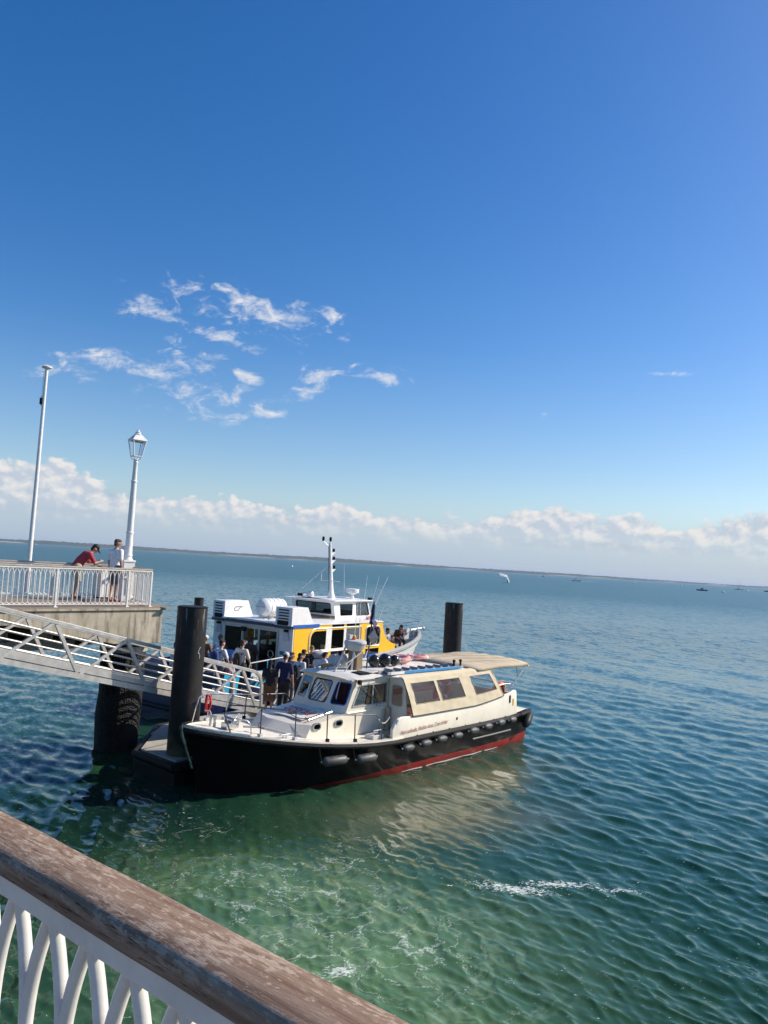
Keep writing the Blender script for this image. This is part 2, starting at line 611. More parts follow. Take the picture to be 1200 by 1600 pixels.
# ------------------------------------------------------------------ sea
def build_sea():
    # rings round the pier head: fine near by, coarse far out, one sheet to beyond the horizon
    H = 5.5
    dep = []
    d = 1.2
    while d < 45000:
        dep.append(d)
        d += max(0.03, min(d * 0.5, 0.9 * d * d / (H * 620.0)))
    dep = np.array(dep)
    aa = [R(90 - 40)]
    ang = list(np.linspace(R(90 - 44), R(90 + 44), 800))
    ang += list(np.linspace(R(90 + 44), R(360 + 90 - 44), 90))[1:-1]
    ang = np.array(ang)
    NA, NR = len(ang), len(dep)
    A, D = np.meshgrid(ang, dep)
    Xc, Yc = D * np.cos(A), D * np.sin(A)
    spr = np.gradient(dep)[:, None] * np.ones((1, NA))
    spa = D * R(88) / 800
    sp = np.maximum(spr * 0.9, spa)
    Z = np.zeros_like(Xc)
    DX = np.zeros_like(Xc)
    DY = np.zeros_like(Xc)
    base = math.atan2(-0.50, -0.86)          # the breeze comes from the right and beyond
    lams = np.concatenate([np.geomspace(0.12, 0.64, 64), np.geomspace(0.68, 1.6, 24), np.geomspace(2.0, 9.0, 16)])
    # calmer water in the lee of the launch and the pontoon
    lee = np.maximum(np.exp(-(((Xc + 1.5) / 4.2) ** 2 + ((Yc - 14.5) / 5.0) ** 2)), np.exp(-(((Xc + 0.2) / 3.4) ** 2 + ((Yc - 11.0) / 3.6) ** 2)))
    far_soft = 1 - 0.25 * np.exp(-((Xc + 9) / 5.0) ** 2 - ((Yc - 15) / 7.0) ** 2)
    calm = (1 - 0.62 * lee) * far_soft
    # gusts: slow patches of livelier and quieter ripples
    gust = 1 + 0.28 * np.sin(Xc * 0.31 + 0.7 * np.sin(Yc * 0.13)) * np.sin(Yc * 0.23 + 1.1 + 0.6 * np.sin(Xc * 0.17))
    for lam in lams:
        th = base + rng.normal(0, 0.50 if lam < 1.2 else 0.38)
        k = 2 * math.pi / lam
        steep = 0.043 if lam < 0.66 else (0.019 if lam < 1.8 else 0.006)
        a = steep * lam / (2 * math.pi) * rng.uniform(0.6, 1.4)
        fil = np.clip((lam / sp - 2.2) / 2.5, 0, 1)
        if fil.max() <= 0:
            continue
        ph = k * (Xc * math.cos(th) + Yc * math.sin(th)) + rng.uniform(0, 6.28) + 0.5 * np.sin(0.35 * (Xc * math.sin(th) - Yc * math.cos(th)) / max(lam, 0.6) ** 0.5 + rng.uniform(0, 6))
        amp = a * fil * (1 + (0.5 if lam > 1.5 else (1.6 if lam > 0.6 else 0.3)) * np.clip((np.hypot(Xc, Yc) - 22) / 50, 0, 1)) * (calm if lam > 0.35 else 0.5 + 0.5 * calm) * (gust if lam < 1.5 else 1)
        Z += amp * np.cos(ph)
        q = 1.0 * amp * np.sin(ph)
        DX -= q * math.cos(th)
        DY -= q * math.sin(th)
    co = np.stack([Xc + DX, Yc + DY, Z], axis=-1).reshape(-1, 3)
    co = np.vstack([co, [[0, 0, 0]]])
    i = np.arange(NR - 1)[:, None]
    j = np.arange(NA)[None, :]
    j2 = (j + 1) % NA
    quads = np.stack([i * NA + j, (i + 1) * NA + j, (i + 1) * NA + j2, i * NA + j2], axis=-1).reshape(-1, 4)
    cen = len(co) - 1
    tris = np.stack([np.full(NA, cen), np.arange(NA), (np.arange(NA) + 1) % NA], axis=-1)
    me = bpy.data.meshes.new('sea')
    nq, ntr = len(quads), len(tris)
    me.vertices.add(len(co))
    me.vertices.foreach_set('co', co.astype(np.float32).ravel())
    me.loops.add(nq * 4 + ntr * 3)
    me.loops.foreach_set('vertex_index', np.concatenate([quads.ravel(), tris.ravel()]).astype(np.int32))
    me.polygons.add(nq + ntr)
    me.polygons.foreach_set('loop_start', np.concatenate([np.arange(nq) * 4, nq * 4 + np.arange(ntr) * 3]).astype(np.int32))
    me.polygons.foreach_set('use_smooth', np.ones(nq + ntr, bool))
    me.update(calc_edges=True)
    me.validate()
    o = bpy.data.objects.new('sea', me)
    COL.objects.link(o)
    tag(o, None, None, kind='structure')
    return o


def sea_material():
    m, b = new_mat('sea_water')
    t = m.node_tree
    geo = t.nodes.new('ShaderNodeNewGeometry')
    P = X(geo.outputs['Position'])
    x, y, z = sep(P)
    dist = X.op('SQRT', x * x + y * y)

    def blob(cx, cy, rx, ry, rot=0.0):
        c, s = math.cos(rot), math.sin(rot)
        u = ((x - cx) * c + (y - cy) * s) / rx
        v = ((y - cy) * c - (x - cx) * s) / ry
        return ((u * u + v * v) * -1.0).exp()
    wob = noise(P, 0.45, 4.0, 0.55, color=True)
    wx, wy, wz = sep(wob)
    Pw = xyz(x + (wx - 0.5) * 1.6, y + (wy - 0.5) * 1.6, 0.0)
    # water colour: bottle green over the shallows, bluer in the channel
    green = (0.015, 0.056, 0.025)
    teal = (0.008, 0.072, 0.060)
    deep = (0.005, 0.080, 0.082)
    n0 = noise(P, 0.09, 3.0, 0.5)
    c1 = mixc((dist + (x - 2.0) * 0.9 + (n0 - 0.5) * 18.0).ramp(10.0, 34.0), green, teal)
    c1 = mixc(dist.ramp(30.0, 160.0), c1, deep)
    c1 = mixc(dist.ramp(350.0, 4000.0) * 0.6, c1, (0.014, 0.105, 0.110))
    # churned, silty water thrown out by the propellers
    pl = X.op('MAXIMUM', blob(-0.2, 11.4, 2.9, 2.6, 0.3), blob(-1.6, 13.2, 2.6, 1.6) * 0.85)
    pl = X.op('MAXIMUM', pl, blob(1.1, 9.6, 1.6, 1.7) * 0.8)
    pl2 = X.op('MAXIMUM', blob(2.8, 20.6, 3.2, 1.1, 0.85) * 1.0, blob(1.7, 17.6, 2.4, 1.4, 0.4) * 0.95)
    n1 = noise(Pw, 0.7, 3.0, 0.5)
    c1 = mixc((pl * (0.85 + (n1 - 0.5) * 1.1)).clamp(), c1, (0.115, 0.215, 0.085))
    # pale veils of bubbles drawn out by the swirl
    sw = noise(xyz(x + (wx - 0.5) * 4.0, y + (wy - 0.5) * 4.0, 1.3), 1.1, 5.0, 0.6)
    veil_ = X.op('ABSOLUTE', sw - 0.5).ramp(0.07, 0.0) * pl.ramp(0.1, 0.7) * 0.32
    c1 = mixc(veil_, c1, (0.27, 0.37, 0.22))
    # dark reflection and shade of pier and gangway, put into the water colour
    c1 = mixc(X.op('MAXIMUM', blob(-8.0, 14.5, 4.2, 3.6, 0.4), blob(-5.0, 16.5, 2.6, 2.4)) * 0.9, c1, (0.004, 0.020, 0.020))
    c1 = mixc((pl2 * (0.8 + (n1 - 0.5) * 1.5)).clamp(), c1, (0.150, 0.150, 0.080))
    # foam: torn nets of bubbles
    vn = t.nodes.new('ShaderNodeTexVoronoi')
    vn.feature = 'DISTANCE_TO_EDGE'
    vn.inputs['Scale'].default_value = 1.5
    w2 = noise(P, 2.2, 5.0, 0.65, color=True)
    a2, b2, _ = sep(w2)
    Pn = xyz(x + (wx - 0.5) * 2.2 + (a2 - 0.5) * 1.1, y + (wy - 0.5) * 2.2 + (b2 - 0.5) * 1.1, 0.0)
    t.links.new(Pn.v, vn.inputs['Vector'])
    edge = X(vn.outputs['Distance'])
    fm = X.op('MAXIMUM', blob(-1.5, 13.1, 2.2, 1.3, -0.2), blob(0.1, 11.3, 1.7, 1.9, 0.5))
    fm = X.op('MAXIMUM', fm, blob(0.0, 14.6, 1.0, 1.4, -0.5) * 0.85)
    fm = X.op('MAXIMUM', fm, blob(-3.4, 15.6, 1.4, 1.0) * 0.5)
    fbreak = noise(Pw, 1.7, 5.0, 0.65)
    fine = noise(P, 16.0, 4.0, 0.7)
    net = (0.022 - edge + (fine - 0.5) * 0.085) / 0.028
    foam = net.clamp() * (fm * 1.7 + (fbreak - 0.5) * 3.0 - 0.42).clamp()
    # small whitecap streak and the odd fleck
    cap = X.op('MAXIMUM', blob(2.65, 13.8, 0.75, 0.26, -0.1), blob(3.5, 14.1, 0.75, 0.17, 0.1))
    cap = X.op('MAXIMUM', cap, blob(4.5, 14.0, 0.6, 0.12) * 0.8)
    cap = X.op('MAXIMUM', cap, blob(-0.2, 10.75, 0.28, 0.16))
    capn = noise(xyz(x * 1.0, y * 1.6, 0.0), 13.0, 6.0, 0.65, 0.5)
    cap = (cap * 0.9 + (capn - 0.5) * 3.8 + (fine - 0.5) * 1.2 - 0.62).ramp(0.0, 0.22)
    fk = t.nodes.new('ShaderNodeTexVoronoi')
    fk.inputs['Scale'].default_value = 5.5
    t.links.new(Pw.v, fk.inputs['Vector'])
    fd = X(fk.outputs['Distance'])
    fmask = X.op('MAXIMUM', blob(-3.7, 16.0, 1.6, 1.6), blob(0.6, 14.2, 4.0, 3.5) * 0.55)
    fleck = (0.13 - fd) / 0.03
    fleck = fleck.clamp() * (noise(P, 0.9, 3.0, 0.5) + fmask * 0.35 - 0.72).ramp(0.0, 0.15) * fmask.ramp(0.1, 0.4)
    foam = X.op('MAXIMUM', foam * 0.9, X.op('MAXIMUM', cap, fleck * 0.8))
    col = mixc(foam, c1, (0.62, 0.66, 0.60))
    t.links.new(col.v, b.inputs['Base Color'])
    b.inputs['IOR'].default_value = 1.333
    b.inputs['Specular IOR Level'].default_value = 0.42
    rough = foam * 0.5 + dist.ramp(14.0, 220.0, smooth=False, lo=0.08, hi=0.30) + blob(1.5, 18.5, 4.5, 3.0, 0.5) * 0.15
    t.links.new(rough.v, b.inputs['Roughness'])
    # ripples finer than the mesh
    q1 = noise(xyz((x * 0.86 + y * 0.5) * 1.5, (y * 0.86 - x * 0.5) * 0.75, 0.0), 3.8, 5.0, 0.70, color=True)
    q2 = noise(xyz((x * 0.86 + y * 0.5) * 1.5 + (wx - 0.5) * 1.5, (y * 0.86 - x * 0.5) * 0.6 + (wy - 0.5) * 1.5, 0.0), 1.25, 6.0, 0.72, color=True)
    k1 = dist.ramp(4.0, 60.0, lo=0.27, hi=0.38)
    k2 = dist.ramp(16.0, 90.0, lo=0.0, hi=1.0)
    lee = blob(-1.5, 14.5, 4.0, 5.0)
    gst = noise(xyz(x * 0.05, y * 0.035, 3.0), 1.0, 4.0, 0.6).ramp(0.3, 0.7, lo=0.65, hi=1.3)
    k2 = k2 * gst
    k1 = k1 * gst * (1.0 - lee * 0.45)

    def centred(q, k):
        n = t.nodes.new('ShaderNodeVectorMath')
        n.operation = 'SUBTRACT'
        t.links.new(q.v, n.inputs[0])
        n.inputs[1].default_value = (0.5, 0.5, 0.5)
        s = t.nodes.new('ShaderNodeVectorMath')
        s.operation = 'SCALE'
        t.links.new(n.outputs[0], s.inputs[0])
        t.links.new(k.v, s.inputs['Scale'])
        return s.outputs[0]

    def vadd(a_, b_):
        n = t.nodes.new('ShaderNodeVectorMath')
        n.operation = 'ADD'
        t.links.new(a_, n.inputs[0])
        t.links.new(b_, n.inputs[1])
        return n.outputs[0]
    s_ = vadd(centred(q1, k1), centred(q2, k2))
    xs, ys, zs = sep(X(s_))
    flat = xyz(xs, ys, 0.0)
    nn = vadd(geo.outputs['Normal'], flat.v)
    nz = t.nodes.new('ShaderNodeVectorMath')
    nz.operation = 'NORMALIZE'
    t.links.new(nn, nz.inputs[0])
    t.links.new(nz.outputs[0], b.inputs['Normal'])
    return m


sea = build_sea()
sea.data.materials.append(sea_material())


# ------------------------------------------------------------------ the far shore: low wooded dunes behind a strip of sand
def far_shore():
    m, b = new_mat('far_wooded_shore')
    co = objco()
    x, y, z = sep(co)
    n = noise(xyz(x * 0.02, y * 0.02, z * 0.05), 1.0, 5.0, 0.6)
    g = mixc(n.ramp(0.3, 0.7), (0.030, 0.050, 0.034), (0.055, 0.075, 0.050))
    sand = (noise(xyz(x * 0.0016, y * 0.0016, 0.0), 1.0, 3.0, 0.6).ramp(0.5, 0.62)) * z.ramp(9.0, 4.0)
    col = mixc(sand, g, (0.42, 0.36, 0.27))
    X.nt.links.new(col.v, b.inputs['Base Color'])
    b.inputs['Roughness'].default_value = 1.0
    b.inputs['Specular IOR Level'].default_value = 0.0
    rows = [[], [], [], [], []]
    N = 900
    for i in range(N + 1):
        a = R(150) - R(120) * i / N
        u = i / N
        dist = 5200 + 2600 * u + 260 * math.sin(u * 9) + 120 * math.sin(u * 37)
        h = 30 + 5 * math.sin(u * 14 + 1) + 4 * math.sin(u * 43) + rng.normal(0, 1.3)
        h *= 0.78 + 0.22 * math.sin(u * 5.2 + 0.6)
        ca, sa = math.cos(a), math.sin(a)
        for k, (dd, hh) in enumerate(((0, -1), (6, 3), (60, 0.75 * h), (160, h + rng.normal(0, 0.8)), (900, -1))):
            rows[k].append(((dist + dd) * ca, (dist + dd) * sa, hh))
    o = MB().grid(rows).build('far_shore', m)
    tag(o, None, None, kind='structure')


far_shore()


# ------------------------------------------------------------------ materials of the pier
def handrail_wood():
    m, b = new_mat('weathered_handrail_wood')
    co = objco()
    x, y, z = sep(co)
    gx = xyz(x * 1.0, y * 14.0, z * 14.0)
    g = noise(gx, 5.0, 7.0, 0.65)
    g2 = noise(xyz(x * 1.0, y * 16.0, z * 16.0), 22.0, 6.0, 0.65)
    p = noise(xyz(x * 1.0, y * 2.4, z * 2.4), 44.0, 5.0, 0.65)
    p2 = noise(xyz(x, y * 1.5, z), 5.0, 4.0, 0.6)
    col = mixc(g.ramp(0.3, 0.7), (0.185, 0.11, 0.072), (0.32, 0.22, 0.155))
    col = mixc(g2.ramp(0.55, 0.8) * 0.5, col, (0.06, 0.032, 0.02))
    # silvered flakes where the varnish has gone, thinner on the rail's inner edge
    fl = (p + (p2 - 0.5) * 0.7).ramp(0.50, 0.60) * (g2.ramp(0.3, 0.65))
    fl = (fl * 1.3 + (noise(xyz(x * 1.0, y * 5.0, z * 5.0), 60.0, 4.0, 0.7).ramp(0.56, 0.66) * 0.5)).clamp() * z.ramp(-0.035, 0.0)
    col = mixc(fl * 0.8, col, (0.50, 0.39, 0.295))
    crk = noise(xyz(x * 0.9, y * 26.0, z * 26.0), 4.0, 3.0, 0.5)
    crk2 = noise(xyz(x * 0.7, y * 2.0, z * 2.0), 3.0, 2.0, 0.5)
    ck = X.op('ABSOLUTE', crk - 0.5).ramp(0.012, 0.0) * crk2.ramp(0.5, 0.58)
    col = mixc(ck * 0.85, col, (0.02, 0.012, 0.008))
    X.nt.links.new(col.v, b.inputs['Base Color'])
    b.inputs['Roughness'].default_value = 0.78
    b.inputs['Specular IOR Level'].default_value = 0.25
    bump(b, ck * -2.0 + g * 0.6 + g2 * 0.4 + p * 0.4, 0.5, 0.004)
    return m


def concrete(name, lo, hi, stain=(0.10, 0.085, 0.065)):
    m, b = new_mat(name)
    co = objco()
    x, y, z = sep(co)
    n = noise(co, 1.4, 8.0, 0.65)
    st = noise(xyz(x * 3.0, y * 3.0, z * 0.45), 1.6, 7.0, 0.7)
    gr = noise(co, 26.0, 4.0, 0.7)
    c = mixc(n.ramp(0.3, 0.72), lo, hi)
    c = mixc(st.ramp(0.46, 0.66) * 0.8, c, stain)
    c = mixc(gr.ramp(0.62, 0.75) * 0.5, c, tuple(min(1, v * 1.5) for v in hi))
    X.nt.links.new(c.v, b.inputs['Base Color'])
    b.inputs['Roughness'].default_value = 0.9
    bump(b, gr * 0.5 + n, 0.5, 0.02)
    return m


def pile_paint():
    m, b = new_mat('tarred_pile_steel')
    co = objco()
    x, y, z = sep(co)
    st = noise(xyz(x * 4.0, y * 4.0, z * 0.28), 1.8, 7.0, 0.7)
    n = noise(co, 3.0, 6.0, 0.6)
    c = mixc(n.ramp(0.3, 0.7), (0.009, 0.009, 0.011), (0.024, 0.021, 0.019))
    c = mixc((st.ramp(0.5, 0.7) * z.ramp(3.2, 0.4)), c, (0.085, 0.046, 0.024))
    c = mixc(noise(xyz(x * 7.0, y * 7.0, z * 0.5), 2.0, 5.0, 0.6).ramp(0.60, 0.68) * z.ramp(3.1, 3.9) * 0.5, c, (0.4, 0.39, 0.36))
    c = mixc((n + z * -0.45).ramp(0.0, 0.35) * 0.8, c, (0.11, 0.095, 0.045))
    X.nt.links.new(c.v, b.inputs['Base Color'])
    b.inputs['Roughness'].default_value = 0.62
    b.inputs['Specular IOR Level'].default_value = 0.3
    bump(b, n, 0.3, 0.01)
    return m


def mussel_crust():
    m, b = new_mat('mussel_crusted_concrete')
    co = objco()
    n = noise(co, 9.0, 5.0, 0.7)
    v = X.nt.nodes.new('ShaderNodeTexVoronoi')
    v.inputs['Scale'].default_value = 22.0
    X.nt.links.new(co.v, v.inputs['Vector'])
    d = X(v.outputs['Distance'])
    x, y, z = sep(co)
    c = mixc(n.ramp(0.4, 0.7), (0.005, 0.005, 0.005), (0.016, 0.014, 0.011))
    c = mixc((noise(xyz(x * 6, y * 6, z * 0.7), 2.0, 6.0, 0.7).ramp(0.52, 0.7)) * z.ramp(-2.6, -1.6) * 0.7, c, (0.20, 0.155, 0.095))
    c = mixc(d.ramp(0.09, 0.03) * n.ramp(0.5, 0.6), c, (0.5, 0.45, 0.36))
    X.nt.links.new(c.v, b.inputs['Base Color'])
    b.inputs['Roughness'].default_value = 0.7
    bump(b, d * -1.0 + n, 0.9, 0.05)
    return m


def plank_wood():
    m, b = new_mat('grey_deck_planks')
    co = objco()
    x, y, z = sep(co)
    g = noise(xyz(x * 18.0, y * 1.2, z), 2.0, 6.0, 0.6)
    c = mixc(g.ramp(0.3, 0.7), (0.20, 0.15, 0.105), (0.34, 0.27, 0.20))
    X.nt.links.new(c.v, b.inputs['Base Color'])
    b.inputs['Roughness'].default_value = 0.85
    return m


MAT.update(hwood=handrail_wood(), farwood=mat('sunlit_handrail_wood', (0.40, 0.33, 0.26), 0.75, var=0.2, scale=5, bmp=0.2), concrete=concrete('stained_pier_concrete', (0.35, 0.305, 0.225), (0.52, 0.465, 0.365)),  # farwood: same handrail wood, grazing sunlight put into its paler colour
           pile=pile_paint(), mussel=mussel_crust(), plank=plank_wood(),
           darkconcrete=concrete('underside_concrete', (0.030, 0.028, 0.024), (0.06, 0.055, 0.046)))  # shade beneath the pier put into this much darker concrete colour


# ------------------------------------------------------------------ pier railings (gothic arched iron balusters)
def baluster_mesh(name, sp, zb, zt, rise, r):
    """one bar that forks at the top, and in small at the foot, into half arches that meet its neighbours"""
    b = MB()
    b.tube([(0, 0, zb + 0.06), (0, 0, zt - rise)], r, 8, cap=False)
    for s in (-1, 1):
        pts = []
        for i in range(9):
            t = i / 8
            pts.append((s * sp / 2 * (t ** 2.1), 0.0, zt - rise + rise * t))
        b.tube(pts, r * 0.92, 8)
        pts = [(s * sp / 2 * ((i / 5) ** 1.7), 0.0, zb + 0.06 - 0.055 * i / 5) for i in range(6)]
        b.tube(pts, r * 0.85, 6)
    return b.mesh(name, 'railwhite', 50)


def railing(label, p0, heading, length, posts, sp, base, top, r, rise, wood_w, group, detail=False, plank_joints=(), first=0.0, boxpost=0.05):
    """runs along local +x from p0; local z = 0 at the deck"""
    t = thing('pier_railing', label, 'railing', (p0[0], p0[1], base), heading, group)
    zt = top - base
    plate_t = zt - 0.037
    ends = [0.0] + list(plank_joints) + [length]
    for i in range(len(ends) - 1):
        a, e = ends[i] + (0.0015 if i else 0), ends[i + 1] - 0.0015
        w = wood_w
        prof = [(-w / 2 + 0.016, -0.036), (-w / 2 + 0.014, -0.027), (-w / 2 + 0.002, -0.020), (-w / 2, -0.012), (-w / 2 + 0.006, -0.002), (-w / 2 + 0.018, 0.001), (0, 0.003),
                (w / 2 - 0.012, 0.001), (w / 2 - 0.003, -0.005), (w / 2, -0.014), (w / 2 - 0.002, -0.036)]
        n = max(2, int((e - a) / 0.12)) if detail else 2
        rows = []
        for k in range(n + 1):
            x = a + (e - a) * k / n
            rows.append([(x, y + (rng.normal(0, 0.0007) if detail else 0), z + (rng.normal(0, 0.0006) if detail else 0)) for (y, z) in prof])
        b = MB().grid(rows, closed=True)
        b.add(rows[0], [tuple(range(len(prof)))])
        b.add(rows[-1], [tuple(range(len(prof) - 1, -1, -1))])
        b.build('handrail', 'hwood' if detail else 'farwood', t, 40, loc=(0, 0, zt))
    pl = MB().span((0, -0.030, plate_t - 0.044), (length, 0.030, plate_t + 0.0005))
    pl.build('top_plate', 'railwhite', t, 35, bevel=0.004)
    MB().span((0, -0.015, 0.062), (length, 0.015, 0.085)).build('bottom_rail', 'railwhite', t)
    me = baluster_mesh('baluster', sp, 0.085, plate_t - 0.043, rise, r)
    x = first
    while x < length - 0.02:
        if all(abs(x - q) > boxpost * 0.9 for q in posts):
            inst('baluster', me, t, (x, 0, 0))
        x += sp
    for q in posts:
        b = MB().span((q - boxpost / 2, -boxpost / 2, 0.0), (q + boxpost / 2, boxpost / 2, plate_t - 0.0445))
        b.span((q - boxpost, -boxpost, -0.004), (q + boxpost, boxpost, 0.02))
        b.build('post', 'railwhite', t, 35, bevel=0.004)
    return t


BAL_G = 'white gothic arched pier railings'
# our own railing, right in front of the eye: runs across the view from right (near) to left
p = SITE.w(0.684, -1.5)
railing('white gothic arched railing under a flaking brown wooden handrail, close above the green water', (p.x, p.y), 141.5, 7.0,
        (0.35, 4.15, 6.3), 0.110, 3.94, 5.0, 0.0126, 0.215, 0.100, BAL_G, detail=True, plank_joints=(2.905,), first=0.0775, boxpost=0.06)

# the walkway behind it that we stand on
o = thing('pier_walkway', 'concrete pier walkway with plank deck that the near brown handrail stands on', 'pier', tuple(SITE.w(-1.6, 8.0, 3.94)), 51.5)
MB().span((-2.4, -12.0, -0.55), (2.43, 10.0, -0.03)).build('slab', 'concrete', o)
for k in range(20):
    a = -2.4 + k * 0.241
    MB().span((a, -12.0, -0.029), (a + 0.232, 10.0, 0.0)).build('plank', 'plank', o)
for yy in (-10, -5, 0, 5, 9):
    for xx in (-1.6, 1.5):
        MB().lathe([(0.3, -6.0), (0.3, -0.56)], 16, (xx, yy, 0)).build('pillar', 'mussel', o)

# ------------------------------------------------------------------ the pier head beyond the gangway
PH = thing('concrete_pier', 'stained concrete pier head with plank deck behind the grey gangway', 'pier', tuple(SITE.w(13.1, 18.12, 3.94)), 51.5)
b = MB()
# front wall: deep beam whose foot rises towards the left
b.prism([(0.06, -0.99), (0.06, -0.08), (-14.0, -0.08), (-14.0, -0.40), (-4.2, -0.42), (-1.9, -0.86), (-1.4, -0.97)], 'y', 0.0, 0.45)
b.build('edge_wall', 'concrete', PH, 30, bevel=0.015)
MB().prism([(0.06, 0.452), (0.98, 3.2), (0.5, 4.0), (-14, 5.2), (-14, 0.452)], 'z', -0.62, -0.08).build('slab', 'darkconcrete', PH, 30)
MB().prism([(0.12, -0.05), (1.06, 3.25), (0.55, 4.12), (-14.0, 5.3), (-14.0, -0.05)], 'z', -0.078, -0.03).build('coping', 'concrete', PH, 30)
for k in range(60):
    a = -14.0 + k * 0.25
    MB().span((a, 0.02 if a < 0 else a * 3.2 - 0.2, -0.029), (a + 0.243, 3.6 - a * 0.09, 0.0)).build('plank', 'plank', PH)
# set-back bracing beam with short concrete blocks under the wall
b = MB().span((-14, 0.5, -1.10), (-2.2, 0.9, -0.86))
for xx in (-13, -11.2, -9.4, -7.6, -5.8, -4.55, -3.4):
    b.span((xx, 0.55, -0.858), (xx + 0.62, 0.85, -0.62))
b.build('bracing_beam', 'concrete', PH, 30, bevel=0.02)
for yy in (1.25, 2.9):
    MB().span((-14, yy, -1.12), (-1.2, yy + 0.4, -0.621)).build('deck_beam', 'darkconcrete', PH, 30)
for xx in (-7.2, -12.0):
    MB().lathe([(0.42, -6.5), (0.42, -0.63)], 18, (xx, 2.4, 0)).build('pillar', 'mussel', PH)
# the stout crusted pillar under the head's outer corner, with ragged timber cladding
pr = MB().lathe([(0.56, -6.5), (0.58, -4.0), (0.60, -3.0), (0.585, -2.2), (0.55, -1.4), (0.53, -0.63)], 26, (-0.45, 0.95, 0))
for i, q in enumerate(pr.v):
    k = 1 + 0.05 * math.sin(i * 12.9) * (1 if q[2] < -1.6 else 0.3)
    pr.v[i] = ((q[0] + 0.45) * k - 0.45, (q[1] - 0.95) * k + 0.95, q[2])
pil = pr.build('pillar', 'mussel', PH, 20)
for k in range(26):
    a = 2 * math.pi * k / 26
    L0 = -1.55 - 0.8 * abs(math.sin(k * 3.7)) - rng.uniform(0, 0.25)
    bb = MB().box((-0.45 + 0.575 * math.cos(a), 0.95 + 0.575 * math.sin(a), (L0 - 1.25) / 2), (0.05, 0.115, abs(L0 + 1.25)), Matrix.Rotation(a, 3, 'Z'))
    bb.build('slat', 'mussel', pil)
for zz, rr in ((-0.98, 0.66), (-1.20, 0.64)):
    MB().lathe([(rr - 0.03, zz - 0.09), (rr, zz - 0.06), (rr, zz + 0.05), (rr - 0.03, zz + 0.08)], 22, (-0.45, 0.95, 0)).build('collar', 'concrete', pil)

# railings of the head
p = SITE.w(12.82, 18.28)
railing('white gothic arched railing along the front edge of the pier head, above the concrete wall', (p.x, p.y), 231.5, 7.6,
        (0.0, 0.72, 2.75, 4.85, 6.9), 0.128, 3.94, 4.975, 0.0130, 0.19, 0.085, BAL_G, first=0.13)
p1 = SITE.w(12.82, 18.28)
p2 = SITE.w(13.95, 21.3)
d = p2 - p1
railing('short white railing closing the outer end of the pier head beside the lamp post', (p1.x + d.x * 0.03, p1.y + d.y * 0.03), math.degrees(math.atan2(d.y, d.x)), d.length * 0.97,
        (1.4, d.length * 0.97), 0.128, 3.94, 4.975, 0.0130, 0.19, 0.085, BAL_G, first=0.1)
p3 = SITE.w(13.9, 21.35)
p4 = SITE.w(3.0, 23.6)
d = p4 - p3
railing('white railing with dark handrail along the far seaward edge of the pier head', (p3.x, p3.y), math.degrees(math.atan2(d.y, d.x)), d.length,
        (2.1, 4.2, 6.3, 8.4, 10.4), 0.128, 3.94, 4.975, 0.0130, 0.19, 0.085, BAL_G, first=0.13)

# flagpole
q = SITE.w(12.0, 23.75, 3.94)
q = SITE.w(11.75, 23.05, 3.94)
fp = thing('flagpole', 'tall bare white flagpole with a flat disc cap standing on the pier head', 'flagpole', tuple(q))
b = MB().tube([(0, 0, 0), (0, 0, 3.4), (0, 0, 6.95)], [0.075, 0.062, 0.05], 14)
b.lathe([(0.12, 0), (0.12, 0.03), (0.085, 0.05)], 14)
b.build('pole', 'lampwhite', fp)
MB().lathe([(0.04, 6.95), (0.06, 6.97), (0.15, 7.0), (0.155, 7.03), (0.10, 7.07), (0.03, 7.09)], 16).build('cap', 'white', fp)
b = MB().box((-0.075, -0.02, 5.95), (0.06, 0.09, 0.2))
b.tube([(0, 0, 6.03), (-0.09, 0, 6.1)], 0.012, 6)
b.tube([(0, 0, 5.86), (-0.09, 0, 5.82)], 0.012, 6)
b.build('halyard_cleat', 'black', fp)
MB().tube([(-0.08, 0.0, 6.9), (-0.075, 0, 6.1)], 0.006, 5).build('halyard', 'rope', fp)

# lamp post
q = SITE.w(13.36, 20.32, 3.94)
lp = thing('street_lamp', 'white cast iron lamp post with square glazed lantern on the pier head', 'street lamp', tuple(q), 40)
b = MB()
for (h, z0, z1) in ((0.19, 0.0, 0.16), (0.165, 0.16, 1.16), (0.185, 1.16, 1.22)):
    b.span((-h, -h, z0), (h, h, z1))
b.build('plinth', 'lampwhite', lp, bevel=0.012)
prof = [(0.16, 1.221), (0.13, 1.27), (0.115, 1.33), (0.135, 1.36), (0.115, 1.40), (0.105, 1.7), (0.098, 2.0), (0.11, 2.02), (0.11, 2.06), (0.095, 2.08),
        (0.088, 3.0), (0.08, 3.55), (0.095, 3.57), (0.095, 3.61), (0.075, 3.63), (0.062, 4.15), (0.075, 4.18), (0.06, 4.22), (0.05, 4.26)]
MB().lathe(prof, 16).build('column', 'lampwhite', lp, 30)
lan = MB()
z0, z1, z2 = 4.36, 4.82, 5.0
h0, h1 = 0.12, 0.195
for sx in (-1, 1):
    for sy in (-1, 1):
        lan.bar((sx * h0, sy * h0, z0), (sx * h1, sy * h1, z1), 0.024)
        lan.tube([(0, 0, 4.22), (sx * h0 * 0.8, sy * h0 * 0.8, 4.29), (sx * h0, sy * h0, z0)], 0.014, 6)
for (h, z) in ((h0, z0), (h1, z1)):
    for s in (-1, 1):
        lan.bar((-h, s * h, z), (h, s * h, z), 0.028)
        lan.bar((s * h, -h, z), (s * h, h, z), 0.028)
lo = lan.build('lantern', 'lampwhite', lp)
g = MB()
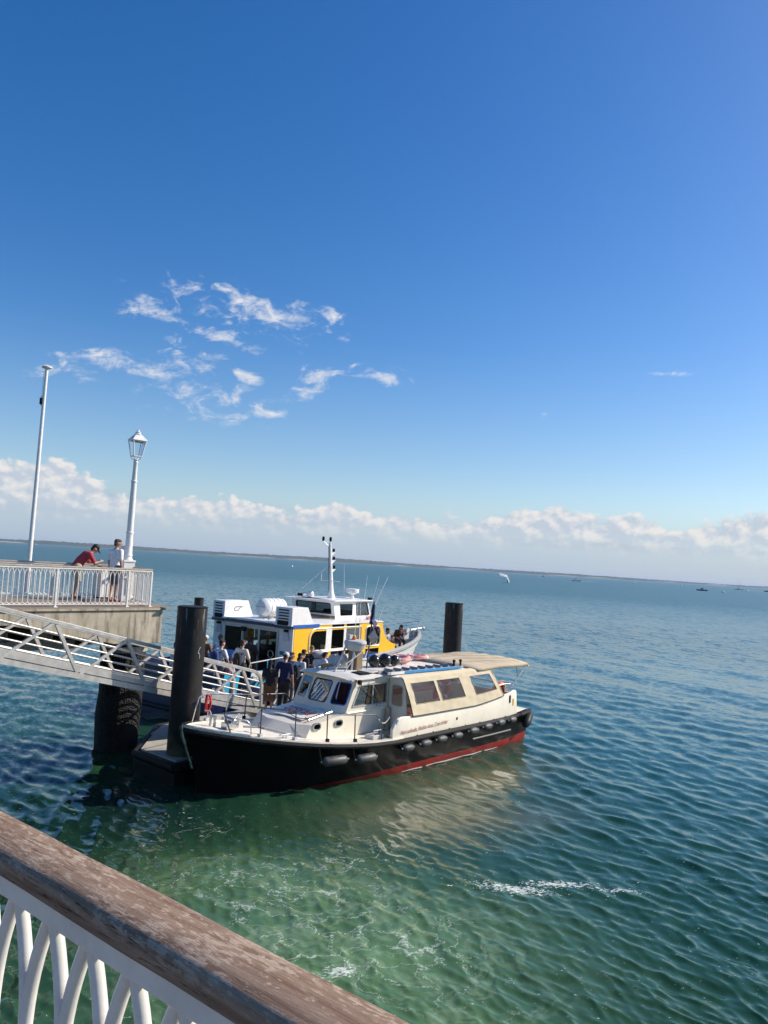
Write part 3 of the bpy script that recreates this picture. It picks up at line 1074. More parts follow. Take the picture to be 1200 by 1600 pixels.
for s in (-1, 1):
    g.add([(-h0, s * h0, z0), (h0, s * h0, z0), (h1, s * h1, z1), (-h1, s * h1, z1)], [(0, 1, 2, 3)])
    g.add([(s * h0, -h0, z0), (s * h0, h0, z0), (s * h1, h1, z1), (s * h1, -h1, z1)], [(0, 1, 2, 3)])
g.build('pane', 'lampglass', lo)
rf = MB()
rows = [[(sx * h, sy * h, z) for (sx, sy) in ((-1, -1), (1, -1), (1, 1), (-1, 1))] for (h, z) in ((0.225, z1 + 0.015), (0.215, z1 + 0.04), (0.12, z2 - 0.02), (0.115, z2))]
rf.grid(rows, closed=True)
rf.lathe([(0.10, z2 - 0.01), (0.11, z2 + 0.03), (0.075, z2 + 0.06), (0.085, z2 + 0.10), (0.04, z2 + 0.13), (0.03, z2 + 0.17)], 14)
rf.build('roof', 'lampwhite', lo)

# white cabinet by the seaward railing
q = Vector((-8.44, 23.85, 3.94))
cb = thing('cabinet', 'waist high white cabinet with brown top behind the pier head railing', 'cabinet', tuple(q), 48)
b = MB().span((-0.30, -0.25, 0.04), (0.30, 0.25, 0.94))
b.build('body', 'white', cb, bevel=0.01)
MB().span((-0.32, -0.27, 0.942), (0.32, 0.27, 0.98)).build('top', 'hwood', cb, bevel=0.006)
MB().span((-0.26, -0.255, 0.10), (0.26, -0.2505, 0.88)).build('door', 'white', cb)
MB().span((-0.27, -0.22, 0.0), (0.27, 0.22, 0.04)).build('foot', 'black', cb)

# ------------------------------------------------------------------ mooring piles
def pile(c, dia, top, label, cap=True):
    t = thing('mooring_pile', label, 'pile', (c[0], c[1], 0.0), 20, 'dark steel mooring piles of the pontoon')
    r = dia / 2
    MB().lathe([(r, -6), (r, 0.0), (r, 2.0), (r, top - 0.03), (r - 0.012, top - 0.012)], 40).build('shaft', 'pile', t, 30)
    MB().lathe([(r + 0.004, top - 0.03), (r + 0.005, top - 0.008), (r - 0.02, top + 0.008)], 40).build('cap', 'black', t, 30)
    return t


t = pile((-4.63, 19.36), 0.74, 4.16, 'thick dark steel mooring pile with rusty side beside the gangway end')
pile((3.14, 32.0), 0.74, 4.08, 'dark mooring pile rising alone behind the tan awning of the launch')
pile((-5.46, 23.55), 0.28, 4.14, 'slim black pile whose top shows just behind the thick rusty pile')
# white chalk scrawl on the near pile
sc_ = MB()
aa = R(-58)
pts = []
for i in range(14):
    u = i / 13
    a = aa + 0.10 * math.cos(u * 7) * (1 - 0.4 * u)
    pts.append((0.374 * math.cos(a), 0.374 * math.sin(a), 3.18 - 0.24 * u + 0.03 * math.sin(u * 11)))
sc_.tube(pts, 0.006, 5).build('chalk_mark', 'white', t)

# ------------------------------------------------------------------ floating pontoon
po = thing('floating_pontoon', 'low dark floating pontoon holding the piles and the waiting passengers', 'pontoon', (PT.o.x, PT.o.y, 0), PT.ang)
DK = 0.62
PO = [(0.0, 0.0), (16.6, 0.0), (16.6, 3.75), (2.5, 3.75), (0.16, 1.72)]
MB().prism(PO, 'z', -0.5, 0.30).build('float', 'black', po, bevel=0.03)
MB().prism([(0.12, 0.12), (16.48, 0.12), (16.48, 3.63), (2.55, 3.63), (0.27, 1.66)], 'z', 0.301, 0.50).build('frame', 'pile', po, bevel=0.02)
pm = mat('pale_pontoon_deck', (0.46, 0.43, 0.38), 0.8, var=0.12, scale=3, dirt=(0.25, 0.22, 0.18), dirt_amt=0.3)
for k in range(12):
    a = 0.16 + k * 1.36
    e = a + 1.345

    def lim(x): return min(3.6, 1.62 + (x - 0.27) * 0.868)
    MB().prism([(a, 0.16), (e, 0.16), (e, lim(e)), (a + (0.12 if k == 0 else 0), lim(a + 0.1))], 'z', 0.501, DK - 0.08 + 0.004 * (k % 3)).build('deck_panel', pm, po)
MB().tube([(0.02, 0.05, 0.42), (0.16, 1.70, 0.42), (2.5, 3.73, 0.42)], 0.09, 10).build('rubbing_strip', 'rubber', po)
for yy in (0.02, 3.73):
    MB().tube([(0.1 if yy < 1 else 2.5, yy, 0.42), (16.5, yy, 0.42)], 0.09, 10).build('rubbing_strip', 'rubber', po)
for kx in (3.2, 8.0, 14.5):
    for yy in (0.35, 3.4):
        b = MB().span((kx - 0.05, yy - 0.04, 0.545), (kx + 0.05, yy + 0.04, 0.66))
        b.tube([(kx - 0.18, yy, 0.68), (kx + 0.18, yy, 0.68)], 0.03, 8)
        b.build('cleat', 'darksteel', po)

# ------------------------------------------------------------------ gangway
q = SITE.w(15.5, 17.0, 0)
gw = thing('gangway', 'grey aluminium truss gangway sloping from the pier head down to the pontoon', 'gangway', tuple(q), 51.5)
SL = 0.2505
A0, A1 = -11.7, 0.0


def ztop(x): return 2.165 - SL * x
def zbot(x): return ztop(x) - 1.13


HW = 0.60
for sgn, nm in ((-1, 'near'), (1, 'far')):
    y = sgn * HW
    # rounded end of the top rail
    pts = [(A0, y, ztop(A0)), (-0.55, y, ztop(-0.55)), (-0.28, y, ztop(-0.28) - 0.01), (-0.12, y, ztop(-0.1) - 0.10), (-0.03, y, ztop(0) - 0.32), (0.0, y, zbot(0) + 0.05)]
    b = MB()
    for i in range(len(pts) - 1):
        b.bar(pts[i], pts[i + 1], 0.072, 0.085)
    b.build('top_rail', 'alu', gw, 30, bevel=0.006)
    # deep side beam: two flanges with a slot between
    b = MB()
    b.bar((A0, y, zbot(A0) + 0.055), (0.12, y, zbot(0.12) + 0.055), 0.07, 0.125)
    b.build('lower_chord', 'alu', gw, 30)
    b = MB()
    b.bar((A0, y - sgn * 0.008, zbot(A0) + 0.205), (0.12, y - sgn * 0.008, zbot(0.12) + 0.205), 0.055, 0.125)
    b.build('kick_plate', 'alu', gw, 30)
    b = MB()
    b.bar((A0, y, zbot(A0) + 0.295), (0.0, y, zbot(0.0) + 0.295), 0.045, 0.035)
    b.build('toe_rail', 'alu', gw, 30)
    for fr in (0.80, 0.64, 0.48, 0.32):
        b = MB()
        dz = 1.13 * (fr) - 0.02
        b.tube([(A0, y - sgn * 0.0, zbot(A0) + dz), (-0.05, y - sgn * 0.0, zbot(-0.05) + dz)], 0.021, 8)
        b.build('guard_rail', 'alu', gw)
    off = 0.0 if sgn < 0 else -0.06
    k = -4
    while True:
        xt = -6.39 + 1.87 * k + off
        xb = xt + 0.60
        if xt > -0.4:
            break
        if xt > A0 + 0.1:
            MB().bar((xt, y, ztop(xt) - 0.04), (xb, y, zbot(xb) + 0.12), 0.062, 0.075).build('strut', 'alu', gw, 30)
        xn = xt + 1.80
        if xb > A0 + 0.1 and xn < -0.4:
            MB().bar((xb + 0.07, y, zbot(xb + 0.07) + 0.10), (xn, y, ztop(xn) - 0.04), 0.062, 0.07).build('brace', 'alu', gw, 30)
        k += 1
dm = mat('ribbed_gangway_deck', (0.36, 0.34, 0.31), 0.7, var=0.15, scale=6)
for k in range(24):
    xa = A0 + k * 0.49
    MB().bar((xa, 0, zbot(xa) + 0.175), (xa + 0.475, 0, zbot(xa + 0.475) + 0.175), 2 * HW - 0.07, 0.035).build('deck_plate', dm, gw)
for k in range(12):
    xa = A0 + 0.3 + k * 0.98
    MB().bar((xa, -HW + 0.04, zbot(xa) + 0.09), (xa, HW - 0.04, zbot(xa) + 0.09), 0.06, 0.1).build('cross_beam', 'alu', gw)
b = MB().bar((0.02, 0, zbot(0) + 0.18), (0.75, 0, DK - 0.01), 2 * HW - 0.12, 0.03)
b.build('ramp_flap', 'alu', gw)
# landing on the pier head that carries its upper end
ld = thing('gangway_landing', 'concrete landing at the upper end of the gangway beside the pier head', 'landing', tuple(SITE.w(2.2, 17.0, 3.94)), 51.5)
MB().span((-1.5, -0.9, -0.5), (1.58, 1.0, -0.12)).build('slab', 'concrete', ld, bevel=0.02)
MB().lathe([(0.28, -6.2), (0.28, -0.51)], 16, (0.2, -0.1, 0)).build('pillar', 'mussel', ld)


# ------------------------------------------------------------------ the cream launch
LA = thing('passenger_launch', 'cream passenger launch with black hull, red waterline and beige canvas cabin sides', 'boat', (NB.o.x, NB.o.y, 0), NB.ang)


def shape(s, p, q):
    return max(0.0, 1 - s ** p) ** q


def sheer_z(x):
    z = 0.93 + (0.62 * ((x - 7) / 5.3) ** 1.6 if x > 7 else 0)
    return z + (0.07 * ((2 - x) / 2) ** 2 if x < 2 else 0)


def sheer_b(x):
    u = x / 12.34
    s = max(0.0, (u - 0.56) / 0.44)
    b = 1.87 * shape(s, 2.3, 0.72)
    return b * (1 - 0.07 * max(0.0, 1 - x / 3.0) ** 2)


XS = [0, 0.6, 1.5, 3, 4.5, 6, 7, 7.8, 8.5, 9.1, 9.6, 10.1, 10.5, 10.9, 11.2, 11.55, 11.85, 12.1, 12.25, 12.335]


def hull_pt(x, lev, side):
    """lev 0 keel .. 1 sheer; levels pull the stem aft as they go down"""
    zs = sheer_z(x)
    table = [(-0.7, 11.2, 0.25, 1.6, 0.9), (-0.35, 11.5, 1.45, 1.7, 0.95), (0.0, 11.7, 1.70, 1.8, 0.95), (0.22, 11.82, 1.77, 1.9, 0.92), (0.64, 12.05, 1.82, 2.05, 0.85), (None, 12.34, 1.87, 2.3, 0.72)]
    z, xe, bm, p_, q_ = table[lev]
    u = x / 12.34
    xx = u * xe
    if lev == 5:
        return (x, side * sheer_b(x), zs)
    s = max(0.0, (u - 0.56) / 0.44)
    b_ = bm * shape(s, p_, q_) * (1 - 0.07 * max(0.0, 1 - x / 3.0) ** 2)
    if lev == 4:
        z = 0.3 + (zs - 0.3) * 0.5
    if lev in (2, 3):
        z = z + (0.0 if lev == 2 else 0.05 * max(0, (1.8 - x)) - 0.062 * max(0, x - 7.2))
    return (xx, side * b_, z)


def hull_rows(levs, side):
    return [[hull_pt(x, l, side) for x in XS] for l in levs]


hb = MB()
for sd in (-1, 1):
    hb.grid(hull_rows([3, 4, 5], sd))
    hb.grid(hull_rows([0, 1], sd))
# transom above the stripe
tr = [hull_pt(0, l, -1) for l in (3, 4, 5)] + [hull_pt(0, l, 1) for l in (5, 4, 3)]
hb.add(tr, [tuple(range(6))])
hb.build('hull', 'hullblack', LA, 50)
bs, hb2 = MB(), MB()
for sd in (-1, 1):
    bs.grid([r_[:14] for r_ in hull_rows([1, 2, 3], sd)])
    hb2.grid([r_[13:] for r_ in hull_rows([1, 2, 3], sd)])
tr = [hull_pt(0, l, -1) for l in (1, 2, 3)] + [hull_pt(0, l, 1) for l in (3, 2, 1)]
bs.add(tr, [tuple(range(6))])
bs.build('boot_stripe', 'red', LA, 50)
hb2.build('forefoot', 'hullblack', LA, 50)
for sd in (-1, 1):
    pts = [Vector(hull_pt(x, 2, sd)) + Vector((0, sd * 0.012, 0.02 + 0.012 * math.sin(x * 5.0))) for x in (1.9, 2.4, 2.9, 3.4, 3.9, 4.4, 4.9, 5.4, 5.9, 6.4, 6.9)]
    MB().tube(pts, [0.004, 0.012, 0.009, 0.014, 0.006, 0.012, 0.014, 0.008, 0.012, 0.01, 0.004], 5).build('waterline_mark', 'lightgrey', LA)
# grey rubbing strake along the sheer and white gunwale cap
for sd in (-1, 1):
    pts = [(x, sd * (sheer_b(x) + 0.012), sheer_z(x) - 0.035) for x in XS]
    MB().tube(pts, [0.075 if x < 7 else 0.06 for x in XS], 8).build('rubbing_strake', 'rubber', LA)
    rows = []
    for x in [6.7] + [k for k in XS if k >= 7]:
        b0 = sheer_b(x)
        bi = max(0.0, b0 - 0.13)
        rows.append([(x, sd * (b0 + 0.01), sheer_z(x) + 0.005), (x, sd * b0, sheer_z(x) + 0.06), (x, sd * bi, sheer_z(x) + 0.06), (x, sd * bi, sheer_z(x) - 0.02)])
    MB().grid(rows).build('gunwale', 'cream', LA, 40)
# deck with a slight crown
rows = []
for x in XS:
    b0 = max(0.0, sheer_b(x) - 0.10)
    rows.append([(x, b0 * k, sheer_z(x) + 0.02 + 0.03 * (1 - k * k)) for k in (-1, -0.5, 0, 0.5, 1)])
MB().grid(rows).build('deck', 'deckcream', LA)
# metal stem guard
pts = [(12.37, 0, 1.62), (12.36, 0, 1.45), (12.19, 0, 1.0), (12.03, 0, 0.62)]
MB().tube(pts, 0.035, 8).build('stem_band', 'steel', LA)
b = MB()
for sd in (-1, 1):
    rows = []
    for x in [11.2, 11.55, 11.85, 12.1, 12.25, 12.335]:
        b0 = sheer_b(min(x, 12.339))
        rows.append([(x + 0.01, sd * (b0 + 0.02), sheer_z(x) + 0.0), (x + 0.01, sd * (b0 + 0.015), sheer_z(x) + 0.068), (x - 0.05, sd * max(0, b0 - 0.12), sheer_z(x) + 0.069)])
    b.grid(rows)
b.build('bow_guard', 'steel', LA, 40)

# ---- white topsides of the after cockpit
CB = 1.84


def cb(x):
    return min(CB, sheer_b(x) - 0.03)


def coam_z(x):
    return 1.47 + 0.06 * max(0, (x - 5.8) / 1.3) ** 2 + (0.26 * ((3.4 - x) / 2.5) ** 1.3 if x < 3.4 else 0)


for sd in (-1, 1):
    xs_ = [0.84, 0.9, 1.2, 1.8, 2.4, 3.2, 4, 5, 5.8, 6.4, 6.8, 7.0, 7.1, 7.14]
    top = []
    for x in xs_:
        z = coam_z(x)
        if x > 6.8:
            z -= 0.30 * ((x - 6.8) / 0.34) ** 2.4
        if x < 0.9:
            z -= 0.04
        top.append(z)
    rows = [[(x, sd * cb(x), sheer_z(x) + 0.02) for x in xs_],
            [(x + (0.06 if i < 2 else 0), sd * (cb(x) - 0.015), t_ - 0.03) for i, (x, t_) in enumerate(zip(xs_, top))],
            [(x + (0.06 if i < 2 else 0), sd * (cb(x) - 0.035), t_) for i, (x, t_) in enumerate(zip(xs_, top))],
            [(x + (0.06 if i < 2 else 0), sd * (cb(x) - 0.09), t_) for i, (x, t_) in enumerate(zip(xs_, top))],
            [(x, sd * (cb(x) - 0.10), sheer_z(x) + 0.02) for x in xs_]]
    b = MB().grid(rows)
    b.add([rows[k][0] for k in range(5)], [(0, 1, 2, 3, 4)])
    b.add([rows[k][-1] for k in range(5)], [(4, 3, 2, 1, 0)])
    b.build('topside', 'cream', LA, 40)
MB().span((0.86, -CB + 0.1, 1.0), (0.94, CB - 0.1, 1.62)).build('transom_bulkhead', 'cream', LA, bevel=0.01)
# cockpit sole and benches seen through the clear windows
MB().span((0.95, -1.62, 0.98), (7.0, 1.62, 1.02)).build('sole', 'interior', LA)
for sd in (-1, 1):
    b = MB().span((1.2, sd * 1.15 - 0.22, 1.02), (5.9, sd * 1.15 + 0.22, 1.40))
    b.build('bench', 'cream', LA, bevel=0.02)
    MB().span((1.2, sd * 1.15 - 0.23, 1.40), (5.9, sd * 1.15 + 0.22, 1.47)).build('cushion', 'lifepink', LA, bevel=0.02)
# black exhaust slot, yellow tally strip and discharge hole
MB().prism(rrect(1.30, 1.36, 1.37, 1.60, 0.03), 'y', cb(1.3) - 0.03, cb(1.37) + 0.005).build('black_vent', 'black', LA)
MB().span((1.08, cb(1.08) - 0.03, 1.26), (1.14, cb(1.14) + 0.0045, 1.47)).build('yellow_tally', 'yellow', LA)
MB().prism(rrect(4.24, 1.16, 4.30, 1.24, 0.02), 'y', CB - 0.03, CB + 0.003).build('scupper', 'black', LA)
lettering('hull_motto', '· Heri solitudo, Hodies vicus, Cras civitas ·', 0.165, (6.90, CB + 0.0045, 1.045), (-1, 0, 0.038), (0, 0, 1), 'browntext', LA, shear=0.25, width=2.20)
MB().prism(rrect(6.93, 1.36, 7.0, 1.5, 0.02), 'y', CB - 0.03, CB + 0.003).build('small_notice', 'flagwhite', LA)
lettering('small_notice_mark', 'K', 0.09, (6.995, CB + 0.0045, 1.40), (-1, 0, 0), (0, 0, 1), 'navy', LA)

# ---- forward trunk cabin
TZ = lambda x: 1.42 + (9.45 - x) * 0.125
YW = 1.0
b = MB()
front = [(9.30, YW, TZ(9.3)), (9.52, 0.42, TZ(9.5)), (9.56, 0.0, TZ(9.5) + 0.02), (9.52, -0.42, TZ(9.5)), (9.30, -YW, TZ(9.3))]
foot = [(9.52, YW + 0.04, 1.10), (9.98, 0.44, 1.17), (10.05, 0.0, 1.17), (9.98, -0.44, 1.17), (9.52, -YW - 0.04, 1.10)]
back = [(8.1, YW, TZ(8.1)), (8.1, 0.42, TZ(8.1) + 0.035), (8.1, 0.0, TZ(8.1) + 0.045), (8.1, -0.42, TZ(8.1) + 0.035), (8.1, -YW, TZ(8.1))]
b.grid([foot, front])
b.grid([front, back])
for sd, i in ((1, 0), (-1, 4)):
    b.add([foot[i], front[i], back[i], (8.1, sd * (YW + 0.04), 0.95), (9.2, sd * (YW + 0.04), 1.0)], [(0, 1, 2, 3, 4)])
b.build('trunk_cabin', 'cream', LA, 28, bevel=0.018)
b = MB()
b.bar((10.0, -0.44, 1.30), (9.75, 0.0, 1.305), 0.012, 0.012)
for k in (0.35,):
    q = [Vector(foot[i]).lerp(Vector(front[i]), k) + Vector((0.006, 0, 0)) for i in range(5)]
b = MB().tube(q, 0.007, 5)
b.build('trunk_seam', 'cream', LA)
for x in (9.14, 8.36):
    MB().prism(rrect(x - 0.145, 1.30, x + 0.145, 1.48, 0.085), 'y', YW + 0.005, YW + 0.045).build('porthole_rim', 'steel', LA)
    MB().prism(rrect(x - 0.105, 1.335, x + 0.105, 1.447, 0.055), 'y', YW + 0.006, YW + 0.049).build('porthole_glass', 'tintglass', LA)
# fore hatch with red letters
hx = [(9.28, TZ(9.28)), (8.28, TZ(8.28))]
hp = MB()
rows = []
for k in range(5):
    y = -0.62 + 1.24 * k / 4
    cr = 0.04 * (1 - (y / 0.9) ** 2) + 0.012
    rows.append([(9.24, y, TZ(9.24) + cr), (9.24, y, TZ(9.24) + cr + 0.02), (8.32, y, TZ(8.32) + cr + 0.02), (8.32, y, TZ(8.32) + cr)])
hp.grid(rows)
hp.build('hatch', 'roofwhite', LA, 30)
sl_ = (0.125)
for (s, y, w_) in (('FI', 0.50, 0.28), ('3522', 0.12, 0.62)):
    lettering('hatch_lettering', s, 0.46, (8.60, y, TZ(8.60) + 0.083), (0, -1, 0.0), (1, 0, -sl_), 'redtext', LA, width=w_)
b = MB().box((9.05, 0.0, TZ(9.05) + 0.085), (0.10, 0.16, 0.05))
b.build('hatch_catch', 'darksteel', LA)
MB().tube([(8.3, 0.74, TZ(8.3) + 0.07), (9.2, 0.78, TZ(9.2) + 0.07)], 0.016, 6).build('grab_rail', 'steel', LA)
MB().tube([(9.15, 0.72, TZ(9.1) + 0.02), (9.2, 0.66, TZ(9.1) + 0.10)], 0.012, 6).build('hatch_stay', 'darksteel', LA)

# ---- wheelhouse
RZ = 2.44
b = MB()
# three raked window frames with openings: each panel a frame of bars round a pane
base = [(8.12, -1.0), (8.30, -0.42), (8.30, 0.40), (8.12, 1.0)]
topp = [(7.74, -0.98), (7.86, -0.42), (7.86, 0.40), (7.74, 0.98)]
zb0, zt0 = 1.54, RZ
frame = MB()
panes = []
for i in range(3):
    B0, B1 = Vector((*base[i], zb0)), Vector((*base[i + 1], zb0))
    T0, T1 = Vector((*topp[i], zt0)), Vector((*topp[i + 1], zt0))

    def P(u, v):
        return B0.lerp(B1, u).lerp(T0.lerp(T1, u), v)
    nrm = (B1 - B0).cross(T0 - B0).normalized()
    if nrm.x < 0:
        nrm = -nrm
    mu = 0.10 if i == 1 else 0.13
    u0, u1, v0, v1 = mu, 1 - mu, 0.27, 0.87
    # rounded opening: outline ring joined to panel border
    inner = rrect(u0, v0, u1, v1, 0.09, 3)
    n = len(inner)
    outer = []
    cx_, cy_ = (u0 + u1) / 2, (v0 + v1) / 2
    for (u, v) in inner:
        ddx, ddy = u - cx_, v - cy_
        k = 1e9
        if abs(ddx) > 1e-6:
            k = min(k, ((1.0 if ddx > 0 else 0.0) - cx_) / ddx)
        if abs(ddy) > 1e-6:
            k = min(k, ((1.0 if ddy > 0 else 0.0) - cy_) / ddy)
        outer.append((cx_ + ddx * k, cy_ + ddy * k))
    for off, flip in ((0.0, 0), (-0.04, 1)):
        vs = [P(*q_) + nrm * off for q_ in outer] + [P(*q_) + nrm * off for q_ in inner]
        frame.add(vs, [(k, (k + 1) % n, n + (k + 1) % n, n + k) for k in range(n)])
    # corner filler triangles
    for (cu, cv) in ((0, 0), (1, 0), (1, 1), (0, 1)):
        ds = sorted(range(n), key=lambda k: (outer[k][0] - cu) ** 2 + (outer[k][1] - cv) ** 2)
        near = [k for k in ds[:6]]
        onx = [k for k in near if abs(outer[k][0] - cu) < 1e-5]
        ony = [k for k in near if abs(outer[k][1] - cv) < 1e-5]
        if onx and ony:
            frame.add([P(cu, cv), P(*outer[onx[0]]), P(*outer[ony[0]])], [(0, 1, 2)])
    vs = [P(*q_) for q_ in inner] + [P(*q_) - nrm * 0.04 for q_ in inner]
    frame.add(vs, [(k, (k + 1) % n, n + (k + 1) % n, n + k) for k in range(n)])
    panes.append([P(*q_) - nrm * 0.02 for q_ in inner])
    if i in (1, 2):
        gk = MB().tube([P(*q_) + nrm * 0.004 for q_ in inner], 0.014, 6, closed=True)
        gk.build('window_gasket', 'blue' if i == 2 else 'rubber', LA)
frame.build('windscreen_frame', 'cream', LA, 30)
for pn in panes:
    MB().add(pn, [tuple(range(len(pn)))]).build('windscreen_pane', 'glass', LA, 0)
# side walls with a big window
for sd in (-1, 1):
    y = sd * 1.0
    w = MB()
    out = [(8.12, 1.54), (7.74, RZ), (6.42, RZ), (6.42, 1.0), (8.12, 1.0)]
    inn = [(7.86, 1.74), (7.60, 2.28), (6.50, 2.28), (6.50, 1.74)]
    vs = [(x, y, z) for (x, z) in out] + [(x, y, z) for (x, z) in inn]
    vs2 = [(x, y - sd * 0.05, z) for (x, _, z) in vs]
    fs = [(0, 5, 6, 1), (1, 6, 7, 2), (2, 7, 8, 3), (3, 8, 5, 0, 4)]
    w.add(vs, fs)
    w.add(vs2, fs)
    w.add([(x, y, z) for (x, z) in inn] + [(x, y - sd * 0.05, z) for (x, z) in inn], [(k, (k + 1) % 4, 4 + (k + 1) % 4, 4 + k) for k in range(4)])
    w.build('wheelhouse_side', 'cream', LA, 25)
    MB().add([(x, y - sd * 0.025, z) for (x, z) in inn], [(0, 1, 2, 3)]).build('side_pane', 'glass', LA, 0)
    f_ = MB()
    for k in range(4):
        a_, c2 = inn[k], inn[(k + 1) % 4]
        f_.bar((a_[0], y + sd * 0.004, a_[1]), (c2[0], y + sd * 0.004, c2[1]), 0.03, 0.03, (0, 1, 0))
    f_.bar((7.08, y + sd * 0.002, 1.74), (7.08, y + sd * 0.002, 2.28), 0.04, 0.03, (0, 1, 0))
    f_.build('side_window_frame', 'alu', LA)
    # long moulding under the window
    MB().tube([(8.05, y + sd * 0.012, 1.60), (6.45, y + sd * 0.012, 1.60)], 0.025, 6).build('moulding', 'cream', LA)
    tz = MB().tube([(7.62, y + sd * 0.05, 2.30), (6.95, y + sd * 0.05, 1.80), (7.0, y + sd * 0.09, 1.72), (6.85, y + sd * 0.09, 1.68), (6.78, y + sd * 0.05, 1.8), (7.1, y + sd * 0.04, 2.26)], 0.012, 6)
    tz.build('mirror_arm', 'steel', LA)
# interior: dashboard, wheel, seats with a red chair back, bulkhead
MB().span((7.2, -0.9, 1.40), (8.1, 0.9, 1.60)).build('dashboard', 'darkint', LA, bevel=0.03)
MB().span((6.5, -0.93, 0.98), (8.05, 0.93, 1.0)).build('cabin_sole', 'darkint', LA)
for y in (-0.5, 0.55):
    b = MB().span((6.72, y - 0.24, 1.2), (7.1, y + 0.24, 1.36))
    b.build('helm_seat', 'darkint', LA, bevel=0.04)
MB().box((6.78, -0.42, 1.82), (0.10, 0.44, 0.56)).build('seat_back', 'lifered', LA, bevel=0.05)
MB().box((6.78, 0.55, 1.75), (0.10, 0.40, 0.5)).build('seat_back', 'black', LA, bevel=0.05)
MB().tube([(7.15, 0.5 + 0.19 * math.cos(k * 0.5236), 1.72 + 0.19 * math.sin(k * 0.5236)) for k in range(12)], 0.014, 6, closed=True).build('steering_wheel', 'black', LA)
b = MB()
b.span((6.40, -1.0, 1.0), (6.44, -0.35, RZ - 0.02))
b.span((6.40, 0.55, 1.0), (6.44, 1.0, RZ - 0.02))
b.span((6.41, -0.349, 1.0), (6.43, 0.549, RZ - 0.02))
b.build('aft_bulkhead', 'interior', LA)
# forward-facing bulkhead of the wide cockpit shelter, with its window
for sd in (-1, 1):
    bw = MB()
    out = [(1.002, 1.0), (1.70, 1.47), (1.60, 2.30), (1.50, 2.42), (1.002, 2.44)]
    out = [(1.002, 1.0), (1.66, 1.0), (1.66, 1.47), (1.56, 2.32), (1.46, 2.42), (1.002, 2.45)]
    inn = rrect(1.12, 1.68, 1.50, 2.24, 0.07, 2)
    cx_, cy_ = 1.31, 1.96
    n = len(inn)
    # fan between window ring and outline by angle
    ring = inn
    big_ = []
    for (u, v) in ring:
        ddx, ddy = u - cx_, v - cy_
        best = None
        for k in range(len(out)):
            p0, p1 = out[k], out[(k + 1) % len(out)]
            ex, ey = p1[0] - p0[0], p1[1] - p0[1]
            den = ddx * ey - ddy * ex
            if abs(den) < 1e-9:
                continue
            t_ = ((p0[0] - cx_) * ey - (p0[1] - cy_) * ex) / den
            s_2 = ((p0[0] - cx_) * ddy - (p0[1] - cy_) * ddx) / den
            if t_ > 0 and -1e-6 <= s_2 <= 1 + 1e-6 and (best is None or t_ < best):
                best = t_
        big_.append((cx_ + ddx * best, cy_ + ddy * best))
    for xo in (6.40, 6.36):
        vs = [(xo, sd * u, v) for (u, v) in big_] + [(xo, sd * u, v) for (u, v) in ring]
        bw.add(vs, [(k, (k + 1) % n, n + (k + 1) % n, n + k) for k in range(n)])
    bw.add([(6.38, sd * 1.02, 1.0), (6.38, sd * 1.66, 1.0), (6.38, sd * 1.66, 1.5), (6.38, sd * 1.02, 1.66)], [(0, 1, 2, 3)])
    bw.add([(6.385, sd * (u + 0.01), v) for (u, v) in ((1.46, 2.40), (1.56, 2.30), (1.66, 1.47), (1.52, 1.6), (1.51, 2.25))], [(0, 1, 2, 3, 4)])
    bw.build('shelter_bulkhead', 'cream', LA, 30)
    MB().tube([(6.405, sd * u, v) for (u, v) in ring], 0.014, 6, closed=True).build('bulkhead_window_rim', 'lightgrey', LA)
    MB().add([(6.385, sd * u, v) for (u, v) in ring], [tuple(range(n))]).build('bulkhead_pane', 'clear', LA, 0)
    # boarding door pillar and step
    MB().span((6.44, sd * 1.08 - 0.05, 0.98), (6.54, sd * 1.08 + 0.05, 1.62)).build('door_post', 'interior', LA, bevel=0.01)
b = MB().box((7.42, 1.45, 1.03), (0.44, 0.30, 0.10))
b.build('boarding_step', 'lightgrey', LA, bevel=0.01)
b = MB().tube([(7.2, 1.50, 1.17), (7.2, 1.5, 1.10)], 0.02, 6)
b.tube([(7.36, 1.50, 1.17), (7.36, 1.5, 1.10)], 0.02, 6)
b.tube([(7.06, 1.50, 1.18), (7.5, 1.5, 1.18)], 0.024, 8)
b.build('cleat', 'steel', LA)

# ---- roof
rows = []
for x in (7.92, 7.90, 7.80, 7.2, 6.6, 6.45, 6.3, 5.2, 3.6, 2.35, 2.30):
    k = min(1.0, max(0.0, (6.6 - x) / 0.3))
    hw = 1.06 + (1.50 - 1.06) * k
    zc = RZ + 0.085 - (0.05 if x > 7.87 else 0.0) - (0.02 if x < 2.33 else 0)
    if x > 7.87:
        hw -= 0.05
    row = []
    for j in range(9):
        t = -1 + j / 4
        row.append((x + (0.10 * (1 - t * t) if x > 7.5 else 0), hw * t, zc - 0.055 * t * t * t * t - 0.02 * t * t))
    lo_ = [(x, hw, RZ - 0.015), (x, -hw, RZ - 0.015)]
    rows.append([(x, -hw, RZ - 0.012)] + row + [(x, hw, RZ - 0.012)])
rb = MB().grid(rows, closed=True)
rb.add(rows[0], [tuple(range(len(rows[0])))])
rb.add(rows[-1], [tuple(range(len(rows[-1]) - 1, -1, -1))])
rb.build('roof', 'roofwhite', LA, 30)
MB().box((6.75, 0.55, RZ + 0.10), (0.55, 0.45, 0.035)).build('roof_hatch', 'lightgrey', LA, bevel=0.01)
MB().box((7.15, 0.62, RZ + 0.095), (0.40, 0.40, 0.02)).build('solar_panel', 'black', LA)
b = MB()
